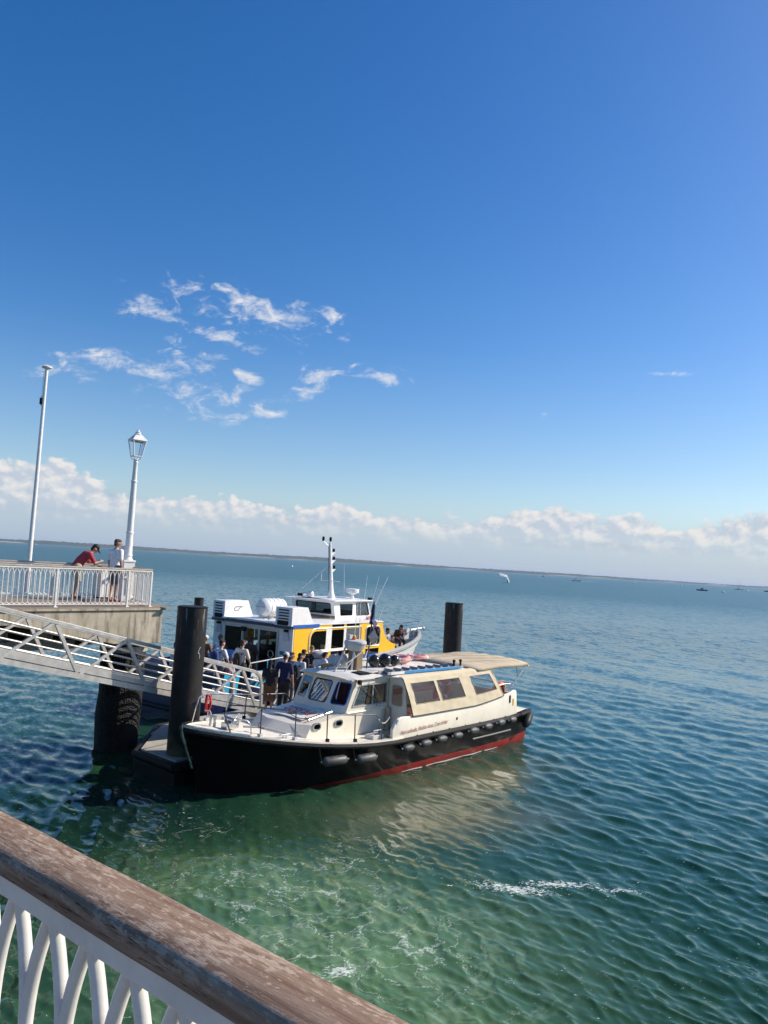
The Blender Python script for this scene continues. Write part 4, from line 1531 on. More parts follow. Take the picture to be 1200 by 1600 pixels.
for (xa, ya, xb_, yb) in ((6.2, 0.9, 5.5, 0.75), (6.0, 0.45, 5.2, 0.3), (5.7, -0.05, 5.0, -0.15), (6.35, -0.3, 5.9, -0.4)):
    b.bar((xa, ya, RZ + 0.105), (xb_, yb, RZ + 0.105), 0.05, 0.03)
b.build('roof_batten', 'lightgrey', LA)
for (x, y) in ((7.55, 0.55), (7.5, -0.5)):
    wp = MB().tube([(7.86, y, 2.38), (7.98, y + 0.04, 2.22), (8.12, y + 0.10, 1.96)], 0.014, 5)
    wp.tube([(7.92, y + 0.02, 2.34), (8.14, y + 0.13, 1.92)], 0.008, 5)
    wp.build('wiper', 'lightgrey', LA)
# searchlight and horns on the brow
b = MB().lathe([(0.05, -0.08), (0.10, -0.05), (0.105, 0.09), (0.09, 0.10)], 14, (7.62, -0.62, RZ + 0.22), 'x')
b.tube([(7.62, -0.62, RZ + 0.06), (7.62, -0.62, RZ + 0.15)], 0.02, 6)
b.build('searchlight', 'lightgrey', LA)
b = MB().lathe([(0.03, -0.2), (0.035, 0.05), (0.07, 0.16)], 10, (7.5, -0.38, RZ + 0.16), 'x')
b.tube([(7.45, -0.38, RZ + 0.06), (7.45, -0.38, RZ + 0.15)], 0.02, 6)
b.build('horn', 'woodseat', LA)
# side lamps at the roof corner
for sd in (-1, 1):
    MB().box((7.72, sd * 1.09, RZ - 0.06), (0.10, 0.08, 0.12)).build('side_light', 'black', LA, bevel=0.01)
    hk = MB().tube([(7.1, sd * 1.08, RZ + 0.0), (7.1, sd * 1.16, RZ + 0.02), (6.75, sd * 1.16, RZ + 0.06), (6.75, sd * 1.09, RZ + 0.03)], 0.013, 6)
    hk.build('grab_handle', 'darksteel', LA)

# radar on its tan pedestal with an amber beacon
b = MB().box((6.78, 0.02, RZ + 0.34), (0.26, 0.34, 0.52))
b.box((6.60, -0.06, RZ + 0.30), (0.12, 0.20, 0.44))
pedestal = b.build('radar_pedestal', 'tan', LA, bevel=0.02)
MB().tube([(6.99, 0.1, RZ + 0.08), (6.97, 0.1, RZ + 0.36), (6.93, 0.1, RZ + 0.56)], 0.028, 8).build('conduit', 'white', pedestal)
rad = MB().lathe([(0.14, 0.60), (0.24, 0.64), (0.30, 0.74), (0.318, 0.83), (0.30, 0.885), (0.24, 0.91), (0.05, 0.915)], 24, (6.86, 0.06, RZ))
ro = rad.build('radome', 'lightgrey', LA, 30)
# text wraps: set on the radome's lit flank
nrm = Vector((0.48, 0.877, 0)).normalized()
rgt = Vector((0, 0, 1)).cross(nrm)
lettering('radome_lettering', 'Raymarine', 0.105, Vector((6.86, 0.06, RZ + 0.775)) + nrm * 0.321 - rgt * -0.02, rgt * 1.0, (0, 0, 1), 'navy', ro, width=0.36)
MB().lathe([(0.055, 0.915), (0.07, 0.93), (0.07, 1.0), (0.05, 1.03), (0.02, 1.035)], 12, (6.94, 0.06, RZ)).build('beacon', 'orange', LA)
b = MB().tube([(7.45, -0.10, RZ + 0.06), (7.30, -0.03, RZ + 0.45), (7.08, 0.02, RZ + 0.95)], 0.03, 8)
b.tube([(7.45, 0.25, RZ + 0.06), (7.1, 0.30, RZ + 0.5), (7.06, 0.0, RZ + 0.9)], 0.018, 8)
b.tube([(7.6, -0.3, RZ + 0.08), (7.45, 0.3, RZ + 0.30), (6.9, 0.34, RZ + 0.58)], 0.016, 6)
b.box((7.06, 0.03, RZ + 1.0), (0.13, 0.10, 0.10))
b.build('light_bracket', 'lightgrey', LA)
MB().lathe([(0.13, -0.14), (0.17, -0.09), (0.17, 0.10), (0.11, 0.15)], 14, (7.05, -0.52, RZ + 0.28), 'x').build('air_horn_drum', 'lightgrey', LA)
MB().lathe([(0.13, -0.14), (0.17, -0.09), (0.17, 0.10), (0.11, 0.15)], 14, (6.55, -0.55, RZ + 0.26), 'x').build('air_horn_drum', 'lightgrey', LA)
# slanting staff with loudspeaker, diamond radar reflector and furled tricolour
ST0, ST1 = Vector((6.38, 0.10, RZ + 0.08)), Vector((5.85, -0.22, RZ + 1.95))
MB().tube([ST0, ST1], 0.022, 8).build('flagstaff', 'darksteel', LA)


def stf(t): return ST0.lerp(ST1, t)


c = stf(0.47) + Vector((0.02, 0.14, 0.0))
b = MB()
dm_ = 0.22
b.add([c + Vector(v) for v in ((dm_, 0, 0), (-dm_, 0, 0), (0, dm_, 0), (0, -dm_, 0), (0, 0, dm_), (0, 0, -dm_))],
      [(0, 2, 4), (2, 1, 4), (1, 3, 4), (3, 0, 4), (2, 0, 5), (1, 2, 5), (3, 1, 5), (0, 3, 5)])
b.build('radar_reflector', 'grey', LA, 0)
b = MB().lathe([(0.05, -0.12), (0.07, -0.02), (0.14, 0.10)], 14, tuple(stf(0.55) + Vector((-0.22, 0.02, 0))), 'x')
b.build('loudhailer', 'black', LA)
MB().tube([tuple(stf(0.40) + Vector((-0.18 + 0.07 * math.cos(k * 0.63), 0.06, 0.07 * math.sin(k * 0.63)))) for k in range(10)], 0.012, 6, closed=True).build('rope_ring', 'rope', LA)


def flag_strip(name, m, t0, t1, off0, off1):
    rows = []
    for i in range(13):
        t = t0 + (t1 - t0) * i / 12
        row = []
        for j in range(7):
            s = j / 6
            ph = 9 * s + 5 * t
            row.append(stf(t) + Vector((0.05 * math.sin(ph) - (off0 + (off1 - off0) * s) * 0.35, 0.045 * math.cos(ph * 1.3) + (off0 + (off1 - off0) * s) * 0.9, -0.32 * (off0 + (off1 - off0) * s))))
        rows.append(row)
    return MB().grid(rows).build(name, m, LA, 60)


b = MB()
rows = []
for i in range(15):
    t = 0.66 + 0.30 * i / 14
    a_ = [stf(t) + Vector((0.075 * (1 - 0.4 * i / 14) * math.cos(k * 1.047 + i * 0.25), 0.075 * (1 - 0.4 * i / 14) * math.sin(k * 1.047 + i * 0.25), 0)) for k in range(6)]
    rows.append(a_)
fl = MB().grid(rows, closed=True)
fl.build('flag_blue', 'flagblue', LA, 60)
rows = []
for i in range(9):
    v = i / 8
    row = []
    for j in range(5):
        s = j / 4
        row.append(stf(0.80 - 0.16 * v - 0.05 * s) + Vector((0.03 * math.sin(6 * v + 4 * s) + 0.05 + 0.02 * s, 0.06 + 0.16 * s + 0.03 * math.sin(8 * v), -0.05 * s - 0.04)))
    rows.append(row)
MB().grid(rows).build('flag_white', 'flagwhite', LA, 60)
rows = []
for i in range(7):
    v = i / 6
    row = []
    for j in range(5):
        s = j / 4
        row.append(stf(0.77 - (0.12 - 0.06 * s) * v - 0.10 * s) + Vector((0.08 + 0.10 * s + 0.03 * math.sin(6 * v + 4 * s), 0.21 + 0.14 * s, -0.08 - 0.02 * s)))
    rows.append(row)
MB().grid(rows).build('flag_red', 'flagred', LA, 60)
# whip aerials
for (x, y, tx, ty, L_) in ((5.6, -1.2, -0.25, -0.1, 2.3), (5.2, -1.3, 0.0, -0.05, 2.0), (5.0, -1.25, -0.9, -0.1, 1.7)):
    MB().tube([(x, y, RZ + 0.05), (x + tx, y + ty, RZ + L_)], [0.014, 0.006], 6).build('whip_aerial', 'white', LA)

# ---- canvas sides with clear windows
def side_pt(x, v, sd):
    """v 0 at the coaming, 1 at the roof edge"""
    z0 = coam_z(x) + 0.01
    z1 = RZ + 0.005
    y0, y1 = cb(x) + 0.008, 1.52
    bul = 0.035 * math.sin(math.pi * v) * (0.6 + 0.4 * math.sin(x * 3.1))
    return Vector((x - 0.42 * v * (x > 99), sd * (y0 + (y1 - y0) * v + bul), z0 + (z1 - z0) * v))


XF, XB = 6.36, 2.16
for sd in (-1, 1):
    # three windows; canvas = strips around them
    def lean(x, v):
        # panels lean: the rear edge rakes aft towards the foot
        k = (XF - x) / (XF - XB)
        return x - (1 - v) * (0.02 + 0.38 * k) + 0.10 * (1 - k) * v
    wins = [(6.12, 5.12), (4.98, 3.92), (3.38, 2.36)]
    V0, V1 = 0.30, 0.86
    xs_ = [XF]
    for a_, c2 in wins:
        xs_ += [a_, c2]
    xs_ += [XB]
    cv = MB()

    def patch(b_, xa, xb2, va, vb, nx=6, nv=5, d=0.0):
        rows = []
        for i in range(nv + 1):
            v = va + (vb - va) * i / nv
            row = []
            for j in range(nx + 1):
                x = xa + (xb2 - xa) * j / nx
                q = side_pt(lean(x, v), v, sd)
                wr = 0.006 * math.sin(x * 19 + v * 7) + 0.005 * math.sin(x * 7.3 - v * 21)
                q.y += sd * (d + wr)
                row.append(q)
            rows.append(row)
        b_.grid(rows)
    patch(cv, XF, XB, 0.0, V0, 40, 4)
    patch(cv, XF, XB, V1, 1.0, 40, 3)
    for k in range(0, len(xs_) - 1, 2):
        patch(cv, xs_[k], xs_[k + 1], V0, V1, 4, 8)
    cv.build('canvas_side', 'canvas', LA, 60)
    for a_, c2 in wins:
        pn = MB()
        patch(pn, a_, c2, V0, V1, 6, 6, -0.008)
        pn.build('canvas_window', 'clear', LA, 60)
        ed = []
        for i in range(7):
            ed.append(side_pt(lean(a_, V0 + (V1 - V0) * i / 6), V0 + (V1 - V0) * i / 6, sd))
        for i in range(1, 7):
            x = a_ + (c2 - a_) * i / 6
            ed.append(side_pt(lean(x, V1), V1, sd))
        for i in range(1, 7):
            v = V1 - (V1 - V0) * i / 6
            ed.append(side_pt(lean(c2, v), v, sd))
        for i in range(1, 6):
            x = c2 + (a_ - c2) * i / 6
            ed.append(side_pt(lean(x, V0), V0, sd))
        MB().tube([e + Vector((0, sd * 0.004, 0)) for e in ed], 0.009, 5, closed=True).build('window_binding', 'seam', LA)
    # dark foot line and front edge
    MB().tube([side_pt(lean(XF - (XF - XB) * i / 20, 0), 0.0, sd) + Vector((0, sd * 0.006, 0)) for i in range(21)], 0.013, 6).build('canvas_foot_line', 'rubber', LA)
    MB().tube([side_pt(lean(XF, i / 8), i / 8, sd) + Vector((0.01, 0, 0)) for i in range(9)], 0.014, 6).build('canvas_edge', 'rubber', LA)
    MB().tube([side_pt(lean(XB, i / 8), i / 8, sd) for i in range(9)], 0.016, 6).build('canvas_edge', 'canvas', LA)
    # folded roof valance
    rows = []
    for i in range(25):
        x = XF + 0.1 + (XB - 0.05 - XF - 0.1) * i / 24
        rows.append([(x, sd * 1.36, RZ + 0.062), (x, sd * 1.50, RZ + 0.03), (x, sd * 1.53, RZ - 0.02), (x, sd * (1.535 + 0.005 * math.sin(i * 2.1)), RZ - 0.08)])
    MB().grid(rows).build('roof_valance', 'canvas', LA, 60)
# tan awning stretched aft from the roof on bows
rows = []
XA = [2.75, 2.5, 2.1, 1.6, 1.1, 0.6, 0.1, -0.22, -0.33]
for i, x in enumerate(XA):
    row = []
    for j in range(15):
        t = -1 + j / 7
        sag = 0.012 * math.sin(j * 2.4 + x * 2) - 0.003 * math.sin(x * 17)
        z = RZ + 0.10 + 0.05 * (1 - t * t) - 0.04 * abs(t) ** 6 + sag * (1 - abs(t)) - 0.02 * math.cos((x - 0.3) * 2.4)
        if i == len(XA) - 1:
            z -= 0.09
        xo = x + 0.55 * (1 - t * t) * (1 if i < 1 else 0) + 0.12 * t * t * (1 if i > 6 else 0)
        row.append((xo + (0.16 if i == 0 else 0.0), 1.54 * t, z))
    rows.append(row)
# drip edge
rows2 = [[(r[0][0], r[0][1] - 0.008, r[0][2] - 0.085)] + r + [(r[-1][0], r[-1][1] + 0.008, r[-1][2] - 0.085)] for r in rows]
aw = MB().grid(rows2).build('awning', 'awning', LA, 60)
so_ = aw.modifiers.new('thickness', 'SOLIDIFY')
so_.thickness = 0.006
for k in range(15):
    x = 2.55 - k * 0.19
    pts = []
    for j in range(13):
        t = -1 + j / 6
        pts.append((x + 0.02 * math.sin(j), 1.52 * t, RZ + 0.102 + 0.05 * (1 - t * t) - 0.04 * abs(t) ** 6 - 0.02 * math.cos((x - 0.3) * 2.4)))
    MB().tube(pts, 0.0045, 5).build('awning_seam', 'awning', aw)
for sd in (-1, 1):
    b = MB().tube([(-0.18, sd * 1.48, RZ + 0.04), (0.95, sd * 1.50, 1.66)], 0.02, 8)
    b.tube([(0.55, sd * 1.49, RZ + 0.02), (0.42, sd * 1.49, 2.05)], 0.012, 6)
    b.build('awning_strut', 'steel', LA)
    b = MB()
    for x in (1.0, 1.35, 1.7):
        b.tube([(x, sd * 1.60, 1.60), (x, sd * 1.58, 1.90)], 0.014, 6)
    b.tube([(1.0, sd * 1.58, 1.90), (1.35, sd * 1.58, 1.93), (1.8, sd * 1.58, 1.90)], 0.016, 6)
    b.build('stern_rail', 'steel', LA)
MB().tube([(0.96, -1.5, 1.88), (0.96, 1.5, 1.88)], 0.016, 6).build('stern_rail', 'steel', LA)
# stern platform with fat black fendering
MB().span((-0.02, -1.55, 0.70), (0.85, 1.55, 0.94)).build('stern_platform', 'black', LA, bevel=0.03)

# ---- rails
def stanch(name, pts, r=0.015, m='steel'):
    return MB().tube(pts, r, 7).build(name, m, LA)


RA = 0.66
for sd in (-1, 1):
    def dk(x, inset=0.10): return (x, sd * max(0.02, sheer_b(x) - inset), sheer_z(x) + 0.06)
    # bow pulpit hoop
    top = [(x, sd * max(0.0, sheer_b(x) * 1.0 - 0.16), sheer_z(x) + 0.06 + RA) for x in (9.55, 10.1, 10.6, 11.1, 11.45)]
    if sd > 0:
        pts = [dk(11.55)] + [(11.62, sd * 0.52, sheer_z(11.6) + 0.45), (11.5, sd * 0.52, sheer_z(11.5) + RA)] + top[::-1][1:]
    else:
        pts = [dk(11.75, 0.14), (11.78, sd * 0.36, sheer_z(11.7) + 0.45), (11.68, sd * 0.40, sheer_z(11.5) + RA + 0.04)] + top[::-1][1:]
    stanch('pulpit_rail', pts, 0.017, 'steel' if sd < 0 else 'darksteel')
    for x in (10.95, 10.15):
        t_ = (x - 0.05, sd * (sheer_b(x) - 0.17), sheer_z(x) + 0.06 + RA)
        stanch('stanchion', [dk(x), t_], 0.015, 'steel' if sd < 0 else 'darksteel')
        MB().box((x, sd * (sheer_b(x) - 0.10), sheer_z(x) + 0.085), (0.10, 0.10, 0.09)).build('stanchion_foot', 'lightgrey', LA, bevel=0.008)
    # braces inside the pulpit
    stanch('pulpit_brace', [(x_, sd * (sheer_b(x_) - 0.34), sheer_z(x_) + k) for x_, k in ((11.0, 0.05), (11.02, 0.28), (11.1, 0.36), (11.35, 0.37))][:4], 0.014)
    # side rail to the boarding gap
    xs_ = [9.55, 9.2, 8.7, 8.2, 7.75]
    pts = [(x, sd * (sheer_b(x) - 0.13), sheer_z(x) + 0.06 + RA * (0.98 if x < 9.6 else 1)) for x in xs_]
    pts += [(7.58, sd * (sheer_b(7.6) - 0.12), sheer_z(7.6) + 0.60), (7.52, sd * (sheer_b(7.5) - 0.1), sheer_z(7.5) + 0.45), dk(7.5)]
    stanch('side_rail', pts, 0.016, 'darksteel')
    for x in (9.3, 8.45):
        stanch('stanchion', [dk(x), (x, sd * (sheer_b(x) - 0.13), sheer_z(x) + 0.06 + RA)], 0.016, 'darksteel')
        b = MB().box((x, sd * (sheer_b(x) - 0.08), sheer_z(x) + 0.09), (0.07, 0.07, 0.08))
        b.tube([(x, sd * (sheer_b(x) - 0.08), sheer_z(x) + 0.1), (x - 0.05, sd * (sheer_b(x) + 0.07), sheer_z(x) - 0.04), (x - 0.10, sd * (sheer_b(x) + 0.05), sheer_z(x) - 0.22)], 0.014, 5)
        b.build('lashing', 'black', LA)
    # rope across the boarding gap and along the trunk
    pts = []
    for i in range(9):
        t = i / 8
        pts.append((7.55 - 0.45 * t, sd * 1.66, 1.52 - 0.14 * math.sin(math.pi * t)))
    MB().tube(pts, 0.016, 6).build('gate_rope', 'rope', LA)
pts = []
for i in range(13):
    t = i / 12
    pts.append((10.05 - 0.85 * t, 0.80 + 0.38 * t, 1.86 - 0.16 * math.sin(math.pi * t) - 0.12 * t))
MB().tube(pts, 0.011, 5).build('slack_line', 'rubber', LA)
# foredeck gear: windlass, anchor, bitts
b = MB().box((11.12, 0.12, 1.50), (0.36, 0.22, 0.14))
b.lathe([(0.10, -0.16), (0.06, -0.12), (0.05, 0.0), (0.06, 0.12), (0.10, 0.16)], 12, (11.1, 0.14, 1.62), 'y')
b.lathe([(0.07, -0.03), (0.09, 0.0), (0.07, 0.03)], 12, (11.18, 0.34, 1.60), 'y')
b.build('windlass', 'steel', LA, bevel=0.01)
b = MB().tube([(10.9, 0.35, 1.48), (10.55, 0.46, 1.45)], 0.025, 6)
b.tube([(10.62, 0.28, 1.43), (10.55, 0.46, 1.45), (10.48, 0.64, 1.43)], 0.028, 6)
b.tube([(10.55, 0.46, 1.45), (10.45, 0.48, 1.60)], 0.02, 6)
b.build('anchor', 'grey', LA)
b = MB()
for yy in (-0.33, -0.18):
    b.tube([(11.35, yy, 1.43), (11.33, yy, 1.66)], 0.035, 8)
b.tube([(11.33, -0.42, 1.66), (11.33, -0.09, 1.66)], 0.035, 8)
b.build('mooring_bitts', 'lightgrey', LA)
b = MB().box((10.1, -0.93, 1.33), (0.28, 0.05, 0.22), Matrix.Rotation(0.3, 3, 'Y'))
b.build('fairlead_plate', 'alu', LA)
for (x, y) in ((10.15, 0.98), (10.0, -1.05)):
    b = MB()
    for k in (-0.05, 0.05):
        b.tube([(x + k, y, sheer_z(x) + 0.03), (x + k, y, sheer_z(x) + 0.11)], 0.016, 6)
    b.tube([(x - 0.17, y, sheer_z(x) + 0.12), (x + 0.17, y, sheer_z(x) + 0.12)], 0.022, 8)
    b.build('cleat', 'steel', LA)

# ---- things carried on the launch
# fenders along the port side
FEND = [(9.20, 0.68, 0.72, 0.115, 'long grey-black fender nearest the bow of the launch'),
        (8.22, 0.62, 0.66, 0.115, 'long grey-black fender just aft of the foremost one, below the side rail'),
        (6.62, 0.66, 0.44, 0.10, 'short grey fender foremost below the brown motto lettering'),
        (5.86, 0.68, 0.44, 0.10, 'short grey fender under the word Hodies of the motto'),
        (5.14, 0.70, 0.44, 0.10, 'short grey fender under the end of the motto lettering'),
        (4.38, 0.70, 0.44, 0.10, 'short grey fender right under the small black scupper hole'),
        (3.58, 0.74, 0.44, 0.10, 'short grey fender under the middle of the rear canvas window'),
        (2.82, 0.77, 0.44, 0.10, 'short grey fender under the aft corner of the canvas side'),
        (2.06, 0.80, 0.44, 0.10, 'short grey fender second from the stern of the launch'),
        (1.34, 0.80, 0.44, 0.10, 'short grey fender below the black slot and yellow strip at the stern')]
fme = {}
for (x, z, L_, r_, lab) in FEND:
    y = (sheer_b(x) * 0.98 + r_ + 0.01)
    sl2 = math.degrees(math.atan2(sheer_b(x + 0.2) - sheer_b(x - 0.2), 0.4))
    z += 0.05
    w = NB.w(x, y, z)
    t = thing('boat_fender', lab, 'fender', tuple(w), NB.ang + sl2, 'black fenders hung along the launch')
    key = (L_, r_)
    if key not in fme:
        h = L_ / 2
        fme[key] = MB().lathe([(0.03, -h - 0.05), (0.035, -h), (r_ * 0.7, -h + 0.03), (r_, -h + 0.10), (r_, h - 0.10), (r_ * 0.7, h - 0.03), (0.035, h), (0.03, h + 0.05)], 16, axis='x').mesh('fender_body', 'fender', 40)
    inst('body', fme[key], t)
    dzl = sheer_z(x) - z
    MB().tube([(L_ / 2 + 0.02, 0, 0.0), (L_ / 2 + 0.06, -0.05, dzl * 0.6), (L_ / 2 + 0.04, -r_ * 0.8, dzl + 0.03), (L_ / 2 + 0.04, -r_ - 0.1, dzl + 0.07)], 0.016, 6).build('lanyard', 'black', t)
w = NB.w(0.30, 1.86, 0.74)
t = thing('boat_fender', 'big dark fender at the stern corner of the launch, above the red stripe', 'fender', tuple(w), NB.ang + 20, 'black fenders hung along the launch')
MB().lathe([(0.03, -0.42), (0.10, -0.34), (0.145, -0.22), (0.145, 0.2), (0.10, 0.33), (0.03, 0.40)], 16, axis='x').build('body', 'rubber', t, rot=(0, R(24), 0))
MB().tube([(0.3, -0.1, 0.02), (0.5, -0.12, 0.26), (0.52, -0.2, 0.30)], 0.016, 6).build('lanyard', 'black', t)
# grey plank of trim under the aft fenders
b = MB()
pts = [(x, sheer_b(x) * 0.968 + 0.012, 0.50) for x in (3.4, 2.6, 1.8, 1.2)]
b.tube(pts, 0.03, 6)
b.build('trim_tab', 'fender', LA)
rp = MB().tube([(1.75, 1.78, 1.06), (1.55, 1.80, 0.90), (1.2, 1.80, 0.82), (0.85, 1.78, 0.94)], 0.013, 6)
rp.build('hanging_rope', 'rope', LA)

# black ball fenders on the roof
for (x, y, r_, kx, lab) in ((5.98, 0.02, 0.185, 1.25, 'crumpled black float next to the radar pedestal on the roof'),
                            (5.62, 0.12, 0.20, 1.2, 'pointed black float between two rounder ones on the roof'),
                            (5.16, 0.10, 0.165, 1.1, 'round black float touching the pink life rings on the roof')):
    w = NB.w(x, y, RZ + 0.085 + r_)
    t = thing('float', lab, 'float', tuple(w), NB.ang, 'black floats lying on the roof of the launch')
    pr = [(0.02, -r_ * kx), (0.05, -r_ * kx * 0.98), (r_ * 0.45, -r_ * 0.85), (r_ * 0.85, -r_ * 0.45), (r_, 0.0), (r_ * 0.85, r_ * 0.45), (r_ * 0.45, r_ * 0.85), (0.05, r_ * kx * 0.98), (0.02, r_ * kx)]
    bb = MB().lathe(pr, 18, axis='x')
    for i, q in enumerate(bb.v):
        k = 1 + 0.035 * math.sin(i * 5.1 + x * 9)
        bb.v[i] = (q[0], q[1] * k, q[2] * k)
    bb.build('body', mat('black_float_' + lab.split()[0], (0.012, 0.012, 0.012), 0.18, var=0.2), t, 50)
    MB().tube([(-r_ * kx, 0, 0), (-r_ * kx - 0.06, 0.03, -0.08), (-r_ * kx - 0.05, 0.10, -r_ + 0.02)], 0.014, 6).build('lanyard', 'redrope' if 'crumpled' in lab else 'black', t)


def ring_buoy(name, label, org, rz, tilt, m, group, R0=0.29, r0=0.085, bands='flagwhite', letters=None, z=0):
    t = thing(name, label, 'life ring', org, rz, group)
    t.rotation_euler = (tilt[0], tilt[1], R(rz))
    MB().tube([(R0 * math.cos(k * math.pi / 16), R0 * math.sin(k * math.pi / 16), 0) for k in range(32)], r0, 10, closed=True).build('ring', m, t, 60)
    for k in range(4):
        a = math.pi / 4 + k * math.pi / 2
        c0, c1 = a - 0.14, a + 0.14
        MB().tube([(R0 * math.cos(c0 + (c1 - c0) * i / 4), R0 * math.sin(c0 + (c1 - c0) * i / 4), 0) for i in range(5)], r0 + 0.006, 10, cap=False).build('band', bands, t, 60)
    pts = []
    for k in range(40):
        a = k * math.pi / 20
        pts.append(((R0 + r0 + 0.015 + 0.03 * abs(math.sin(2 * a))) * math.cos(a), (R0 + r0 + 0.015 + 0.03 * abs(math.sin(2 * a))) * math.sin(a), 0.0))
    MB().tube(pts, 0.010, 5, closed=True).build('grab_line', 'rope', t)
    return t


GR = 'pink life rings lying on the roof of the launch'
zr = RZ + 0.085 + 0.075
ring_buoy('life_ring', 'faded pink life ring beside the black floats, leaning on the next ring', tuple(NB.w(4.50, -0.28, zr + 0.03)), NB.ang, (0.05, 0.08, 0), 'lifepink', GR)
ring_buoy('life_ring', 'faded pink life ring lying flat, middle one of the three on the roof', tuple(NB.w(3.92, -0.72, zr)), NB.ang + 30, (0, 0, 0), 'lifepink', GR)
ring_buoy('life_ring', 'faded pink life ring nearest the tan awning on the roof', tuple(NB.w(3.28, -0.52, zr + 0.01)), NB.ang + 60, (0.0, -0.03, 0), 'lifepink', GR)
ring_buoy('life_ring', 'bright red life ring standing at the open stern of the launch', tuple(NB.w(1.28, 1.28, 1.62)), NB.ang, (R(70), 0, 0), 'lifered', None, bands='yellow')
ring_buoy('life_ring', 'red life ring seen through the middle clear canvas window', tuple(NB.w(4.25, 1.22, 1.92)), NB.ang, (R(80), 0, 0), 'lifered', None, R0=0.30)

# boarding ladder lashed along the roof edge
w = NB.w(5.0, 1.06, RZ + 0.075)
t = thing('boarding_ladder', 'folded grey boarding ladder with blue side lying along the roof edge', 'ladder', tuple(w), NB.ang)
t.rotation_euler = (0, 0, R(NB.ang - 2.0))
for yy, m_ in ((0.17, 'alu'), (-0.17, 'alu')):
    MB().bar((-1.68, yy, 0.03), (1.70, yy, 0.03), 0.04, 0.075).build('side_rail', m_, t, bevel=0.005)
MB().span((-1.55, 0.192, -0.005), (1.0, 0.197, 0.066)).build('blue_label', 'ladderblue', t)
MB().span((1.05, 0.192, -0.005), (1.6, 0.197, 0.066)).build('white_label', 'white', t)
for k in range(9):
    x = -1.4 + k * 0.35
    b = MB()
    b.add([(x - 0.13, -0.15, 0.02), (x + 0.13, -0.15, 0.02), (x + 0.13, 0.15, 0.02), (x - 0.13, 0.15, 0.02), (x + 0.06, -0.15, 0.13), (x + 0.06, 0.15, 0.13)],
          [(0, 3, 2, 1), (0, 1, 4), (2, 3, 5), (1, 2, 5, 4), (0, 4, 5, 3)])
    b.build('tread', 'grey', t, 0)
for x in (-1.62, -1.3):
    b = MB().box((x, 0.12, 0.12), (0.05, 0.05, 0.16))
    b.box((x, 0.12, 0.22), (0.07, 0.07, 0.07))
    b.build('rubber_foot', 'black', t, bevel=0.01)

# red rope coil hung on the pulpit
w = NB.w(11.0, -sheer_b(11.0) + 0.17, sheer_z(11.0) + 0.70)
t = thing('rope_coil', 'bright red rope coil hanging from the bow pulpit rail', 'rope', tuple(w), NB.ang)
b = MB()
for k in range(4):
    pts = []
    for i in range(20):
        a = 2 * math.pi * i / 20
        pts.append(((0.05 + 0.012 * k) * math.cos(a) + 0.015 * math.sin(k), 0.03 * math.sin(k * 2) + 0.02 * math.cos(2 * a), -0.20 + 0.21 * math.sin(a)))
    b.tube(pts, 0.014, 6, closed=True)
b.build('loops', 'redrope', t)
MB().tube([(0.07 * math.cos(k), 0.05 * math.sin(k), -0.14 + 0.008 * k) for k in range(9)], 0.014, 6).build('wrap', 'redrope', t)


# ------------------------------------------------------------------ the yellow ferry
FE = thing('passenger_ferry', 'yellow and white passenger ferry with wheelhouse and mast lying beyond the pontoon', 'boat', (FB.o.x, FB.o.y, 0), FB.ang)
FX = [0, 0.6, 1.5, 3, 4.5, 6, 7.5, 9, 10, 11, 12, 13, 13.8, 14.5, 15.1, 15.5, 15.8, 15.95, 16.02]


def fs_z(x):
    return 1.62 + (0.62 * ((x - 6) / 10.0) ** 1.7 if x > 6 else 0)


def fs_b(x):
    s = max(0.0, (x / 16.05 - 0.55) / 0.45)
    return 2.12 * shape(s, 2.1, 0.85) * (1 - 0.05 * max(0, 1 - x / 3) ** 2)


def fh(x, lev, sd):
    tab = [(-0.8, 14.6, 0.3, 1.6, 1.0), (-0.3, 14.9, 1.75, 1.7, 1.0), (0.15, 15.2, 1.95, 1.8, 1.0), (0.9, 15.6, 2.05, 1.9, 0.95), (None, 16.05, 2.12, 0, 0)]
    z, xe, bm, p_, q_ = tab[lev]
    if lev == 4:
        return (x, sd * fs_b(x), fs_z(x))
    u = x / 16.05
    s = max(0.0, (u - 0.55) / 0.45)
    if lev == 3:
        z = 0.55 * fs_z(x)
    return (u * xe, sd * bm * shape(s, p_, q_) * (1 - 0.05 * max(0, 1 - x / 3) ** 2), z)


white_h, low = MB(), MB()
for sd in (-1, 1):
    xs_ = [k for k in FX if k >= 3.0]
    white_h.grid([[fh(x, l, sd) for x in xs_] for l in (2, 3, 4)])
    low.grid([[fh(x, l, sd) for x in FX] for l in (0, 1, 2)])
white_h.build('hull', 'white', FE, 50)
low.add([fh(0, l, -1) for l in (0, 1, 2)] + [fh(0, l, 1) for l in (2, 1, 0)], [tuple(range(6))])
low.build('lower_hull', 'navy', FE, 50)
q = MB()
for sd in (-1, 1):
    xs_ = [0, 0.6, 1.5, 3.0]
    if sd > 0:
        q.grid([[fh(x, l, sd) for x in xs_] for l in (2, 3, 4)])
    else:
        # starboard quarter with the boarding gap
        def pt(x, v):
            a = Vector(fh(x, 2, -1))
            c = Vector(fh(x, 4, -1))
            return a.lerp(c, v)
        q.grid([[pt(x, v) for x in (0.0, 0.2, 0.42)] for v in (0, 0.5, 0.62)])
        q.grid([[pt(x, v) for x in (0.42, 0.8, 1.14)] for v in (0, 0.5, 1.0)])
        q.grid([[pt(x, v) for x in (1.14, 1.4, 1.62)] for v in (0, 0.3, 0.42)])
        q.grid([[pt(x, v) for x in (1.62, 2.3, 3.0)] for v in (0, 0.5, 1.0)])
q.add([fh(0, l, -1) for l in (2, 3, 4)] + [fh(0, l, 1) for l in (4, 3, 2)], [tuple(range(6))])
